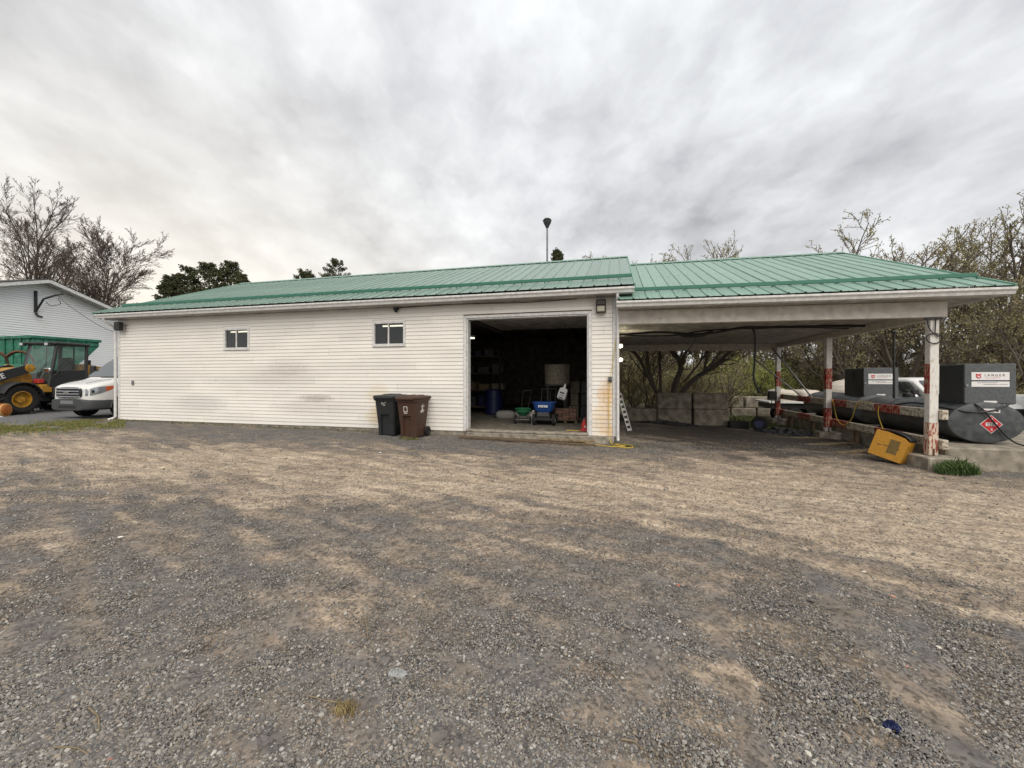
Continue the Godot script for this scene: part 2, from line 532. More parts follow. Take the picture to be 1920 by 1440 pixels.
func make_sky() -> PanoramaSkyMaterial:
	# an even overcast: mottled cloud with bands that run towards the far side of the yard
	var w := 2560
	var h := 1280
	var im := Image.create(w, h, false, Image.FORMAT_RGBF)
	var f1 := noise(31, 0.0035, FastNoiseLite.TYPE_SIMPLEX_SMOOTH, 7)
	f1.domain_warp_enabled = true
	f1.domain_warp_amplitude = 60.0
	f1.domain_warp_frequency = 0.004
	f1.fractal_gain = 0.56
	var f2 := noise(32, 0.009, FastNoiseLite.TYPE_SIMPLEX_SMOOTH, 6)
	f2.domain_warp_enabled = true
	f2.domain_warp_amplitude = 35.0
	f2.domain_warp_frequency = 0.01
	f2.fractal_gain = 0.55
	var N := 2048
	var A := bytes_of(f1, N, N)
	var B := bytes_of(f2, N, N)
	var az := 0.18
	var dirx := -sin(az)
	var dirz := -cos(az)
	for y in h:
		var el := (0.5 - (y + 0.5) / h) * PI
		var sy := sin(el)
		var ce := cos(el)
		if el < 0.0:
			for x in w: im.set_pixel(x, y, Color(0.16, 0.15, 0.13))
			continue
		var q := ce / (sy + 0.28)
		var low := exp(-el * 5.5) * 0.5
		var lw := exp(-el * 4.0) * 0.75
		for x in w:
			var a := (x + 0.5) / w * TAU
			var dx := sin(a) * q
			var dz := -cos(a) * q
			var along := dx * dirx + dz * dirz
			var across := dz * dirx - dx * dirz
			var p := ((int(along * 250.0) + 900) & 2047) * 2048 + ((int(across * 300.0) + 700) & 2047)
			var p2 := ((int(along * 330.0 + across * 60.0) + 333) & 2047) * 2048 + ((int(across * 420.0) + 1500) & 2047)
			var p3 := ((int(along * 260.0) + 1200) & 2047) * 2048 + ((int(across * 300.0 + along * 60.0) + 100) & 2047)
			var b := A[p] / 255.0 - 0.5
			var m := B[p2] / 255.0 - 0.5
			var t := A[p3] / 255.0 - 0.5
			var k := 0.56 + b * 0.24 + m * 0.25 + t * 0.17
			k = clampf(k, 0.30, 0.80)
			var c := Color(k * 0.975, k * 0.997, k * (1.0 + (0.66 - k) * 0.12 + 0.026))
			# paler, warmer air low down, most of all where the sun stands behind the left-hand house
			c = c.lerp(Color(0.70, 0.68, 0.64), low)
			var wa := wrapf(a - (TAU - 0.98), -PI, PI) / 0.55
			c = c.lerp(Color(0.95, 0.83, 0.62), exp(-wa * wa) * lw)
			im.set_pixel(x, y, c)
	var pan := PanoramaSkyMaterial.new()
	pan.panorama = ImageTexture.create_from_image(im)
	return pan

# ---------------------------------------------------------------- ground
var n_patch: FastNoiseLite
var n_patch2: FastNoiseLite
var n_streak: FastNoiseLite
var lanes := [[14.0, -1.0, 11.5], [14.0, -1.0, 13.2], [-3.0, 9.0, 15.3], [-3.0, 9.0, 16.9], [4.0, 22.0, 28.4], [4.0, 22.0, 30.0], [2.0, 34.0, 38.6], [2.0, 34.0, 40.2], [-26.0, 14.0, 25.5], [-26.0, 14.0, 27.1], [24.0, 6.0, 22.0], [24.0, 6.0, 23.7], [9.0, -2.5, 6.2], [9.0, -2.5, 7.8]]
func track(x: float, z: float) -> float: # -1..1: pressed wheel lane, with the loose ridge thrown up along its edges
	var s := 0.0
	for l in lanes:
		var ax: float = x - l[0]
		var az: float = z - l[1]
		var d := absf(sqrt(ax * ax + az * az) - l[2])
		if d < 0.34:
			s += (1.0 if d < 0.12 else 1.0 - (d - 0.12) / 0.07) if d < 0.19 else -0.6 * (1.0 - absf(d - 0.26) / 0.08)
	return clampf(s, -1.0, 1.0)

func dirt_share(x: float, z: float) -> float: # 0 loose grey gravel .. 1 packed tan dirt
	var p := n_patch.get_noise_2d(x, z * 1.7) * 0.8 + n_patch2.get_noise_2d(x, z * 2.0) * 0.75
	# tyre-swept lanes
	var u := x * 0.93 + z * 0.36
	var t := n_streak.get_noise_2d(u * 0.35, (z * 0.93 - x * 0.36) * 2.6) * 0.55 + n_streak.get_noise_2d(u * 0.9 + 50.0, (z * 0.93 - x * 0.36) * 7.0) * 0.35
	var base := -0.30
	base += 0.62 * exp(-pow((z + 6.3 + 0.05 * x) / 1.9, 2.0)) # the lane across the yard
	base += 0.55 * exp(-pow((x - 4.2) / 4.2, 2.0) - pow((z + 6.2) / 2.6, 2.0))
	base += 0.35 * exp(-pow((x - 3.5) / 2.5, 2.0) - pow((z + 10.5) / 3.5, 2.0))
	base += 0.30 * exp(-pow((x + 1.7) / 0.9, 2.0) - pow((z + 2.3) / 0.35, 2.0))
	base += 0.30 * exp(-pow((x + 7.0) / 6.0, 2.0) - pow((z + 5.2) / 1.1, 2.0))
	base -= 0.25 * exp(-pow((z + 9.0) / 0.8, 2.0)) * clampf((1.5 - x) / 3.0, 0, 1)
	return clampf((base + p * 0.6 + t * 0.8) * 1.15 + 0.46, 0.0, 1.0)

func make_ground() -> void:
	n_patch = noise(41, 0.32, FastNoiseLite.TYPE_SIMPLEX_SMOOTH, 5)
	n_patch2 = noise(42, 1.5, FastNoiseLite.TYPE_SIMPLEX_SMOOTH, 4)
	n_streak = noise(43, 0.9, FastNoiseLite.TYPE_SIMPLEX_SMOOTH, 4)
	var fine := noise(44, 6.0, FastNoiseLite.TYPE_SIMPLEX, 3)
	var oil := noise(45, 0.8, FastNoiseLite.TYPE_SIMPLEX_SMOOTH, 5)
	var xs := PackedFloat32Array()
	var zs := PackedFloat32Array()
	var x := -24.0
	while x < 16.0:
		xs.append(x)
		x += 0.05 if absf(x) < 4.0 else 0.09
	var step := 0.1
	var lo := -24.0
	while x < 420.0:
		xs.append(x); x += step; step *= 1.25
	step = 0.1
	while lo > -420.0:
		lo -= step; step *= 1.25; xs.append(lo)
	xs.sort()
	var z := 3.0
	while z > -22.0:
		zs.append(z)
		z -= 0.05 if z > -7.5 else 0.1
	step = 0.1
	while z > -420.0:
		zs.append(z); z -= step; step *= 1.22
	z = 3.0; step = 0.2
	while z < 300.0:
		z += step; step *= 1.4; zs.append(z)
	zs.sort()
	var nx := xs.size()
	var nz := zs.size()
	var v := PackedVector3Array()
	var cl := PackedColorArray()
	var id := PackedInt32Array()
	var uv := PackedVector2Array()
	var tan_ := lin(0.335, 0.257, 0.182)
	var pale := lin(0.42, 0.345, 0.26)
	var grey := lin(0.132, 0.122, 0.114)
	var asph := lin(0.15, 0.15, 0.152)
	var oily := lin(0.05, 0.042, 0.036)
	var field := lin(0.12, 0.115, 0.06)
	var grassy := lin(0.10, 0.12, 0.04)
	for j in nz:
		for i in nx:
			var X := xs[i]
			var Z := zs[j]
			var tr := track(X, Z) if absf(X) < 20.0 and Z > -14.0 and Z < 4.0 else 0.0
			var d := clampf(dirt_share(X, Z) + tr * 0.38 * clampf(0.5 + n_patch2.get_noise_2d(X * 0.4, Z * 0.4) * 1.6, 0.0, 1.0), 0.0, 1.0)
			var f := fine.get_noise_2d(X, Z)
			var h := gy(X, Z)
			var near := absf(X) < 26.0 and Z > -24.0 and Z < 5.0
			if near:
				h += fine.get_noise_2d(X * 0.35, Z * 0.35) * 0.009 + f * 0.004 * (1.3 - d) + n_streak.get_noise_2d((X * 0.93 + Z * 0.36) * 0.8, (Z * 0.93 - X * 0.36) * 4.0) * 0.009 - tr * 0.018
			var c := grey.lerp(tan_, d).lerp(pale, clampf(d * 1.6 - 0.9 + n_patch2.get_noise_2d(X * 0.7 + 30.0, Z * 1.5) * 0.7, 0.0, 1.0))
			c = c * (1.0 + f * (0.42 - 0.12 * d) + n_streak.get_noise_2d((X * 0.97 + Z * 0.24) * 0.55 + 7.0, (Z * 0.97 - X * 0.24) * 8.0) * 0.60 * d)  # tiny shadows of the fine relief put into the colour, plus streaks
			# oil-black earth under the canopy
			var o := clampf(1.45 - absf(Z + 12.9) / 2.7 - absf(X - 3.3) / 5.5 + oil.get_noise_2d(X, Z * 2.2) * 1.3, 0.0, 1.0) * (1.0 if X > 0.3 and Z < -9.0 else 0.0)
			c = c.lerp(oily * (1.0 + f * 0.5), minf(o * 1.3, 0.92))
			# asphalt strip beyond the garage's far corner
			var a := clampf((-16.6 - X) * 1.2 + oil.get_noise_2d(X, Z) * 0.5, 0, 1) * clampf((-7.5 - Z) * 1.4 + oil.get_noise_2d(X + 9.0, Z) * 0.6, 0, 1)
			c = c.lerp(asph * (1.0 + f * 0.2), a)
			# rough field beyond the yard
			var e := maxf(clampf((X - 8.0) * 0.5 + (-17.5 - Z) * 0.6, 0, 1), clampf((-21.5 - Z) * 0.6, 0, 1))
			e = maxf(e, clampf((absf(X + 4.0) - 36.0) * 0.2, 0, 1))
			c = c.lerp(field.lerp(grassy, clampf(0.5 + oil.get_noise_2d(X * 0.5, Z * 0.5) * 1.5, 0, 1)), e)
			c.a = 1.0
			v.append(Vector3(X, h, Z))
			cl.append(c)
			uv.append(Vector2(X, Z))
	for j in nz - 1:
		for i in nx - 1:
			var k := j * nx + i
			id.append(k); id.append(k + 1); id.append(k + nx)
			id.append(k + 1); id.append(k + nx + 1); id.append(k + nx)
	var nn := PackedVector3Array()
	nn.resize(v.size())
	for j in nz:
		for i in nx:
			var k := j * nx + i
			var dx := v[k + (1 if i < nx - 1 else 0)] - v[k - (1 if i > 0 else 0)]
			var dz := v[k + (nx if j < nz - 1 else 0)] - v[k - (nx if j > 0 else 0)]
			nn[k] = dz.cross(dx).normalized()
	var arr := []
	arr.resize(Mesh.ARRAY_MAX)
	arr[Mesh.ARRAY_VERTEX] = v
	arr[Mesh.ARRAY_NORMAL] = nn
	arr[Mesh.ARRAY_COLOR] = cl
	arr[Mesh.ARRAY_TEX_UV] = uv
	arr[Mesh.ARRAY_INDEX] = id
	var me := ArrayMesh.new()
	me.add_surface_from_arrays(Mesh.PRIMITIVE_TRIANGLES, arr)
	var m := StandardMaterial3D.new()
	m.vertex_color_use_as_albedo = true
	m.roughness = 0.95
	var n1 := bytes_of(noise(46, 0.05, FastNoiseLite.TYPE_SIMPLEX_SMOOTH, 5), 1024, 1024)
	var cf := noise(47, 0.055, FastNoiseLite.TYPE_CELLULAR, 1)
	cf.cellular_return_type = FastNoiseLite.RETURN_CELL_VALUE
	var n2 := bytes_of(cf, 1024, 1024)
	var mix_ := PackedByteArray()
	mix_.resize(n1.size())
	for i in n1.size():
		mix_[i] = clampi(int(n1[i] * 0.45 + n2[i] * 0.55), 0, 255)
	m.albedo_texture = tex_gray(mix_, 1024, 1024, 0.50, 1.35)
	m.normal_enabled = true
	m.normal_texture = tex_normal(mix_, 1024, 1024, 3.0)
	m.normal_scale = 0.7
	m.uv1_scale = Vector3(0.83, 0.83, 0.83)
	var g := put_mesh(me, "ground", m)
	tag(g, "grey gravel and tan packed dirt yard with tyre-swept streaks", "", "", "structure")
	make_gravel()

func stone_mesh(sd: int) -> ArrayMesh:
	var r := RandomNumberGenerator.new()
	r.seed = sd
	var ph := (1.0 + sqrt(5.0)) / 2.0
	var p := [Vector3(-1, ph, 0), Vector3(1, ph, 0), Vector3(-1, -ph, 0), Vector3(1, -ph, 0), Vector3(0, -1, ph), Vector3(0, 1, ph), Vector3(0, -1, -ph), Vector3(0, 1, -ph), Vector3(ph, 0, -1), Vector3(ph, 0, 1), Vector3(-ph, 0, -1), Vector3(-ph, 0, 1)]
	for i in 12:
		p[i] = p[i].normalized() * r.randf_range(0.72, 1.12) * Vector3(1.0, 0.62, 0.8)
	var mb := MB.new()
	mb.use_col = true
	for t in [[0, 11, 5], [0, 5, 1], [0, 1, 7], [0, 7, 10], [0, 10, 11], [1, 5, 9], [5, 11, 4], [11, 10, 2], [10, 7, 6], [7, 1, 8], [3, 9, 4], [3, 4, 2], [3, 2, 6], [3, 6, 8], [3, 8, 9], [4, 9, 5], [2, 4, 11], [6, 2, 10], [8, 6, 7], [9, 8, 1]]:
		mb.tri(p[t[0]], p[t[1]], p[t[2]])
	return mb.mesh()

func make_gravel() -> void:
	var shades := [lin(0.11, 0.105, 0.10), lin(0.145, 0.138, 0.13), lin(0.175, 0.165, 0.152), lin(0.16, 0.142, 0.122), lin(0.22, 0.208, 0.19), lin(0.21, 0.175, 0.135), lin(0.09, 0.086, 0.084), lin(0.32, 0.305, 0.28)]
	for k in 3:
		var where := []
		var tint := PackedColorArray()
		var tries := 0
		while where.size() < 80000 and tries < 230000:
			tries += 1
			# spread over the yard in view, thinner with distance
			var f := 1.45 * pow(11.0 / 1.45, pow(rng.randf(), 1.25))
			var r := rng.randf_range(-1.34, 1.34) * f
			var p := cw(r, 0, f)
			if p.z < -9.9 and p.x < 0.3: continue
			var d := dirt_share(p.x, p.z)
			if rng.randf() < pow(d, 0.6) * 0.93: continue
			var s := rng.randf_range(0.003, 0.0072) * (1.0 + pow(rng.randf(), 9.0) * 1.4)
			if f > 5.0: s *= 1.25
			p.y = gy(p.x, p.z) + s * 0.12 + rng.randf_range(-0.001, 0.003)
			var b := Basis.from_euler(Vector3(rng.randf_range(-0.5, 0.5), rng.randf() * TAU, rng.randf_range(-0.5, 0.5))).scaled(Vector3.ONE * s)
			where.append(Transform3D(b, p))
			tint.append(shades[mini(int(pow(rng.randf(), 1.15) * 8.0), 7)] * rng.randf_range(0.85, 1.35))
		var mm := MultiMesh.new()
		mm.transform_format = MultiMesh.TRANSFORM_3D
		mm.use_colors = true
		mm.mesh = stone_mesh(100 + k)
		mm.instance_count = where.size()
		for i in where.size():
			mm.set_instance_transform(i, where[i])
			mm.set_instance_color(i, tint[i])
		var o := MultiMeshInstance3D.new()
		o.name = numbered("gravel")
		o.multimesh = mm
		o.material_override = M.stone
		add_child(o)
		tag(o, "loose grey crushed stone scattered over the yard", "gravel", "gravel in the yard", "stuff")

# ---------------------------------------------------------------- garage
const WZ := -10.07
func ribbed_panel(width: float, length: float) -> ArrayMesh: # lies in xz, ribs along z, top faces up
	var mb := MB.new()
	var pr := [[0.0, 0.0], [0.008, 0.022], [0.034, 0.022], [0.042, 0.0], [width * 0.5 - 0.02, 0.0], [width * 0.5, 0.006], [width * 0.5 + 0.02, 0.0], [width, 0.0]]
	for i in pr.size() - 1:
		var a: Array = pr[i]
		var b: Array = pr[i + 1]
		mb.quad(Vector3(a[0], a[1], 0), Vector3(b[0], b[1], 0), Vector3(b[0], b[1], -length), Vector3(a[0], a[1], -length))
		mb.quad(Vector3(a[0], a[1] - 0.003, 0), Vector3(b[0], b[1] - 0.003, 0), Vector3(b[0], b[1], 0), Vector3(a[0], a[1], 0))
	return mb.mesh()

func lay_roof(parent: Node3D, x0: float, x1: float, ye: float, ze: float, yr: float, zr: float, tones: Array, called := "roof_panel") -> void:
	var w := 0.305
	var count := int(round((x1 - x0) / w))
	w = (x1 - x0) / count
	var run := absf(zr - ze)
	var ln := Vector2(run, yr - ye).length()
	var me := ribbed_panel(w, ln)
	var org := origin_of(parent)
	for i in count:
		var o := MeshInstance3D.new()
		o.name = called
		o.mesh = me
		o.material_override = tones[(i * 7 + i / 3) % tones.size()]
		parent.add_child(o, true)
		o.position = Vector3(x0 + i * w, ye + rng.randf_range(-0.002, 0.002), ze + rng.randf_range(-0.006, 0.006)) - org
		o.rotation.x = atan2(yr - ye, run)

func gutter_profile() -> PackedVector2Array: # outward is +x
	return PackedVector2Array([Vector2(0, 0), Vector2(0.07, 0), Vector2(0.085, 0.05), Vector2(0.12, 0.085), Vector2(0.12, 0.125), Vector2(0.108, 0.125), Vector2(0.108, 0.11), Vector2(0.012, 0.11), Vector2(0.012, 0.13), Vector2(0, 0.13)])

func gutter(parent: Node3D, x0: float, x1: float, y: float, z: float) -> void:
	var mb := MB.new()
	var pr := gutter_profile()
	var t := Transform3D(Basis(Vector3(0, 0, 1), Vector3(0, 1, 0), Vector3(-1, 0, 0)), Vector3((x0 + x1) / 2, y, z))
	mb.extr(t, pr, x1 - x0)
	put(mb, "gutter", M.trim, parent)

func pipe(parent: Node3D, called: String, m: Material, pts: Array, r: float, k := 8, world := true) -> MeshInstance3D:
	var mb := MB.new()
	mb.tube(pts, [r], k)
	return put(mb, called, m, parent, world)

func curve(ctrl: Array, steps := 6) -> Array: # smooth path through the control points
	var out := []
	for i in ctrl.size() - 1:
		var p0: Vector3 = ctrl[maxi(i - 1, 0)]
		var p1: Vector3 = ctrl[i]
		var p2: Vector3 = ctrl[i + 1]
		var p3: Vector3 = ctrl[mini(i + 2, ctrl.size() - 1)]
		for s in steps:
			out.append(p1.cubic_interpolate(p2, p0, p3, float(s) / steps))
	out.append(ctrl[ctrl.size() - 1])
	return out

func siding_panel_mesh() -> ArrayMesh: # one vinyl panel, 1 m long in x, two 4-inch laps, foot at y 0
	var mb := MB.new()
	for k in 2:
		var y0 := 0.1016 * k
		var y1 := 0.1016 * (k + 1)
		var zo := 0.018
		var zi := 0.005
		mb.quad(Vector3(0, y0 + 0.003, zo), Vector3(1, y0 + 0.003, zo), Vector3(1, y1 - 0.007, zi), Vector3(0, y1 - 0.007, zi))
		mb.quad(Vector3(0, y1 - 0.007, zi), Vector3(1, y1 - 0.007, zi), Vector3(1, y1 - 0.007, 0), Vector3(0, y1 - 0.007, 0))
		mb.quad(Vector3(0, y1 - 0.007, 0), Vector3(1, y1 - 0.007, 0), Vector3(1, y1, 0), Vector3(0, y1, 0))
		mb.quad(Vector3(0, y0, zo - 0.002), Vector3(1, y0, zo - 0.002), Vector3(1, y0 + 0.003, zo), Vector3(0, y0 + 0.003, zo))
		mb.quad(Vector3(0, y0, 0), Vector3(1, y0, 0), Vector3(1, y0, zo - 0.002), Vector3(0, y0, zo - 0.002))
		mb.quad(Vector3(0, y0, 0), Vector3(0, y0, zo), Vector3(0, y1, zi), Vector3(0, y1, 0))
		mb.quad(Vector3(1, y0, zo), Vector3(1, y0, 0), Vector3(1, y1, 0), Vector3(1, y1, zi))
	return mb.mesh()

func make_garage() -> void:
	var g := thing("garage", "long white-sided garage with green metal roof and open vehicle door", "garage", Vector3(-8.1, 0.0, -15.0))
	var X0 := -16.2
	var YB := 0.2
	var YT := 3.53
	var doorL := -3.77
	var doorR := -0.635
	var doorT := 3.15
	var holes := [[-11.72, -10.78, 2.46, 3.10], [-6.52, -5.55, 2.47, 3.13]]
	# front wall core with its openings
	var mb := MB.new()
	var zf := WZ
	var zb := WZ - 0.15
	mb.mm(Vector3(X0, YB, zb), Vector3(holes[0][0], YT, zf))
	mb.mm(Vector3(holes[0][0], YB, zb), Vector3(holes[0][1], holes[0][2], zf))
	mb.mm(Vector3(holes[0][0], holes[0][3], zb), Vector3(holes[0][1], YT, zf))
	mb.mm(Vector3(holes[0][1], YB, zb), Vector3(holes[1][0], YT, zf))
	mb.mm(Vector3(holes[1][0], YB, zb), Vector3(holes[1][1], holes[1][2], zf))
	mb.mm(Vector3(holes[1][0], holes[1][3], zb), Vector3(holes[1][1], YT, zf))
	mb.mm(Vector3(holes[1][1], YB, zb), Vector3(doorL, YT, zf))
	mb.mm(Vector3(doorL, doorT, zb), Vector3(doorR, YT, zf))
	mb.mm(Vector3(doorR, YB, zb), Vector3(0, YT, zf))
	var wall := put(mb, "front_wall", M.dark_wall, g)
	# vinyl panels
	var pm := siding_panel_mesh()
	var org := origin_of(wall)
	var row := 0
	var y := YB
	while y < YT - 0.02:
		var cuts := [[X0 + 0.09, -0.06]]
		var take := []
		if y + 0.1 < doorT + 0.07: take.append([doorL - 0.09, doorR + 0.09])
		for hh in holes:
			if y + 0.2032 > hh[2] - 0.02 and y < hh[3] - 0.03:
				take.append([hh[0] - 0.02, hh[1] + 0.02])
				for q in [[y, hh[2] - 0.02], [hh[3] + 0.018, y + 0.2032]]: # strips above and below the window
					var gap: float = q[1] - q[0]
					if gap > 0.01 and gap < 0.2:
						var o := MeshInstance3D.new()
						o.name = "siding_plank"
						o.mesh = pm
						o.material_override = M.siding[row % 4]
						wall.add_child(o, true)
						o.position = Vector3(hh[0] - 0.02, q[0], zf + 0.001) - org
						o.scale = Vector3(hh[1] - hh[0] + 0.04, gap / 0.2032, 1)
		for t in take:
			var nxt := []
			for c in cuts:
				if t[1] <= c[0] or t[0] >= c[1]: nxt.append(c)
				else:
					if t[0] > c[0]: nxt.append([c[0], t[0]])
					if t[1] < c[1]: nxt.append([t[1], c[1]])
			cuts = nxt
		var joint: float = [0.0, 1.9, 0.9, 2.7, 1.3, 3.1, 0.45, 2.2][row % 8]
		for c in cuts:
			var a: float = c[0]
			while a < c[1] - 0.005:
				var b: float = X0 + joint + 3.66 * ceilf((a + 0.02 - X0 - joint) / 3.66)
				b = minf(b if b > a + 0.1 else b + 3.66, c[1])
				var o := MeshInstance3D.new()
				o.name = "siding_plank"
				o.mesh = pm
				o.material_override = M.siding[(row * 5 + int(absf(a) * 3.0)) % 4]
				wall.add_child(o, true)
				var ht := minf(0.2032, YT - y) / 0.2032
				o.position = Vector3(a, y + rng.randf_range(-0.0015, 0.0015), zf + 0.001 + rng.randf_range(0.0, 0.003)) - org
				o.scale = Vector3(b - a - 0.004, ht, 1)
				o.rotation.z = rng.randf_range(-0.0006, 0.0006)
				a = b
		y += 0.2032
		row += 1
	# other walls, ceiling, gables, foundation
	mb = MB.new()
	mb.mm(Vector3(X0, YB, -20.07), Vector3(X0 + 0.15, YT, zb))
	var lw := put(mb, "end_wall", M.siding[1], g)
	mb = MB.new()
	mb.mm(Vector3(-0.15, YB, -20.07), Vector3(0, YT, zb))
	var rw := put(mb, "end_wall", M.siding[1], g)
	for k in 16: # laps on the end wall under the canopy and on the far end
		for side in 2:
			var o := MeshInstance3D.new()
			o.name = "siding_plank"
			o.mesh = pm
			o.material_override = M.siding[k % 4]
			var w: MeshInstance3D = rw if side == 0 else lw
			w.add_child(o, true)
			o.scale = Vector3(9.8, 1, 1)
			o.rotation.y = PI / 2 if side == 0 else -PI / 2
			o.position = (Vector3(0.001, YB + k * 0.2032, WZ - 0.12) if side == 0 else Vector3(X0 - 0.001, YB + k * 0.2032, WZ - 9.95)) - origin_of(w)
	pbox("back_wall", M.dark_wall, g, Vector3(X0 + 0.15, YB, -20.07), Vector3(-0.15, YT, -19.92), 0)
	pbox("ceiling", M.dark_wall, g, Vector3(X0, YT, -20.07), Vector3(0, YT + 0.06, zf - 0.005), 0)
	pbox("foundation", M.conc2, g, Vector3(X0 + 0.02, -0.6, -20.05), Vector3(-0.02, 0.196, zf - 0.004), 0.0)
	pbox("floor_slab", M.floor, g, Vector3(X0 + 0.16, 0.15, -19.9), Vector3(-0.16, 0.25, zb - 0.004), 0.0)
	pbox("door_sill", M.conc, g, Vector3(doorL + 0.02, -0.35, zb - 0.002), Vector3(-0.03, 0.195, zf + 0.13), 0.02)
	pbox("door_sill", M.conc, g, Vector3(doorL + 0.002, 0.197, zb), Vector3(doorR - 0.002, 0.252, zf + 0.13), 0.015)
	for e in [[X0, 1], [-0.01, -1]]:
		mb = MB.new()
		var xx: float = e[0]
		mb.extr(Transform3D(Basis(Vector3(0, 0, -1), Vector3.UP, Vector3(1, 0, 0)), Vector3(xx, YT + 0.06, -15.07)), PackedVector2Array([Vector2(-5.0, 0), Vector2(5.0, 0), Vector2(0.2, 2.05), Vector2(-0.2, 2.05)]), 0.06)
		put(mb, "gable_wall", M.siding[1], g)
	# corner boards, door trim
	pbox("corner_board", M.trim, g, Vector3(X0 - 0.012, YB - 0.01, zb), Vector3(X0 + 0.088, YT, zf + 0.024), 0.006)
	pbox("corner_board", M.trim, g, Vector3(-0.058, YB - 0.01, zb), Vector3(0.02, YT, zf + 0.024), 0.006)
	var dt := Node3D.new()
	dt.name = "door_frame"
	g.add_child(dt)
	pbox("jamb", M.trim, dt, Vector3(doorL - 0.088, YB - 0.005, zf), Vector3(doorL - 0.001, doorT + 0.068, zf + 0.028), 0.006)
	pbox("jamb", M.trim, dt, Vector3(doorR + 0.001, YB - 0.005, zf), Vector3(doorR + 0.088, doorT + 0.068, zf + 0.028), 0.006)
	pbox("head", M.trim, dt, Vector3(doorL - 0.0005, doorT - 0.002, zf), Vector3(doorR + 0.0005, doorT + 0.068, zf + 0.027), 0.006)
	pbox("jamb_lining", M.trim, dt, Vector3(doorL, 0.255, zb - 0.06), Vector3(doorL + 0.03, doorT - 0.035, zf - 0.002), 0.004)
	pbox("jamb_lining", M.trim, dt, Vector3(doorR - 0.03, 0.255, zb - 0.06), Vector3(doorR, doorT - 0.035, zf - 0.002), 0.004)
	pbox("head_lining", M.trim, dt, Vector3(doorL, doorT - 0.034, zb - 0.06), Vector3(doorR, doorT - 0.003, zf - 0.002), 0.004)
	# overhead door rolled up under the ceiling, on its tracks
	var od := Node3D.new()
	od.name = "overhead_door"
	g.add_child(od)
	for k in 5:
		pbox("door_section", M.soffit, od, Vector3(doorL + 0.02, 3.2, zb - 0.75 - 0.58 * k), Vector3(doorR - 0.02, 3.25, zb - 0.19 - 0.58 * k), 0.006)
	for xx in [doorL - 0.04, doorR + 0.04]:
		pipe(od, "track", M.galv, curve([Vector3(xx, 0.3, zb - 0.05), Vector3(xx, 2.7, zb - 0.05), Vector3(xx, 3.12, zb - 0.3), Vector3(xx, 3.16, zb - 3.3)]), 0.022, 6)
	# sliding windows
	for hh in holes:
		var wn := Node3D.new()
		wn.name = "window"
		g.add_child(wn, true)
		var a := Vector3(hh[0], hh[2], zf)
		var b := Vector3(hh[1], hh[3], zf)
		mb = MB.new()
		mb.mm(Vector3(a.x - 0.018, a.y - 0.02, zf - 0.05), Vector3(a.x + 0.045, b.y + 0.018, zf + 0.042), 0.006)
		mb.mm(Vector3(b.x - 0.045, a.y - 0.02, zf - 0.05), Vector3(b.x + 0.018, b.y + 0.018, zf + 0.042), 0.006)
		mb.mm(Vector3(a.x + 0.046, b.y - 0.045, zf - 0.05), Vector3(b.x - 0.046, b.y + 0.018, zf + 0.042), 0.006)
		mb.mm(Vector3(a.x + 0.046, a.y - 0.02, zf - 0.05), Vector3(b.x - 0.046, a.y + 0.06, zf + 0.05), 0.006)
		put(mb, "frame", M.trim, wn)
		var mx := (a.x + b.x) / 2 - 0.02
		pbox("mullion", M.trim, wn, Vector3(mx - 0.02, a.y + 0.061, zf - 0.04), Vector3(mx + 0.02, b.y - 0.046, zf + 0.02), 0.005)
		pbox("pane", M.glass, wn, Vector3(a.x + 0.046, a.y + 0.061, zf - 0.014), Vector3(mx - 0.021, b.y - 0.046, zf - 0.009), 0)
		pbox("pane", M.glass, wn, Vector3(mx + 0.021, a.y + 0.061, zf - 0.004), Vector3(b.x - 0.046, b.y - 0.046, zf + 0.001), 0)
	# eaves
	pbox("fascia", M.trim, g, Vector3(-16.6, 3.545, -9.76), Vector3(0.4, 3.70, -9.742), 0.003)
	var sf := Node3D.new()
	sf.name = "soffit"
	g.add_child(sf)
	for k in 42: # soffit boards running out from the wall
		var xx := -16.58 + k * 0.404
		pbox("soffit_board", M.soffit, sf, Vector3(xx, 3.532, WZ + 0.001), Vector3(xx + 0.398, 3.546, -9.762), 0.003)
	gutter(g, -16.62, 0.43, 3.55, -9.741)
	# roof
	var rf := Node3D.new()
	rf.name = "roof"
	g.add_child(rf)
	lay_roof(rf, -16.62, 0.42, 3.72, -9.62, 5.88, -15.07, M.roof_tones)
	mb = MB.new()
	mb.quad(Vector3(-16.62, 5.86, -15.07), Vector3(0.42, 5.86, -15.07), Vector3(0.42, 3.70, -20.5), Vector3(-16.62, 3.70, -20.5))
	mb.quad(Vector3(-16.6, 3.66, -9.75), Vector3(-16.6, 5.80, -15.07), Vector3(0.4, 5.80, -15.07), Vector3(0.4, 3.66, -9.75))
	put(mb, "roof_deck", M.roof, rf)
	var slope := (5.88 - 3.72) / 5.45
	mb = MB.new()
	mb.extr(Transform3D(Basis(Vector3(0, 0, -1), Vector3.UP, Vector3(1, 0, 0)), Vector3(-8.1, 5.9, -15.07)), PackedVector2Array([Vector2(-0.16, -0.05), Vector2(0.16, -0.05), Vector2(0.0, 0.035)]), 17.06)
	put(mb, "ridge_cap", M.roof, rf)
	for xx in [-16.63, 0.42]: # rake trim
		mb = MB.new()
		mb.box(Transform3D(Basis(Vector3.RIGHT, atan(slope)), Vector3(xx + 0.005, (3.72 + 5.88) / 2 - 0.06, (-9.62 - 15.07) / 2)), Vector3(0.03, 0.17, 5.86), 0.004)
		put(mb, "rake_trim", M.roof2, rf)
	# rear rake hidden behind the ridge
	mb = MB.new()
	var zs := -10.42
	var ys := 3.72 + slope * 0.8 + 0.075
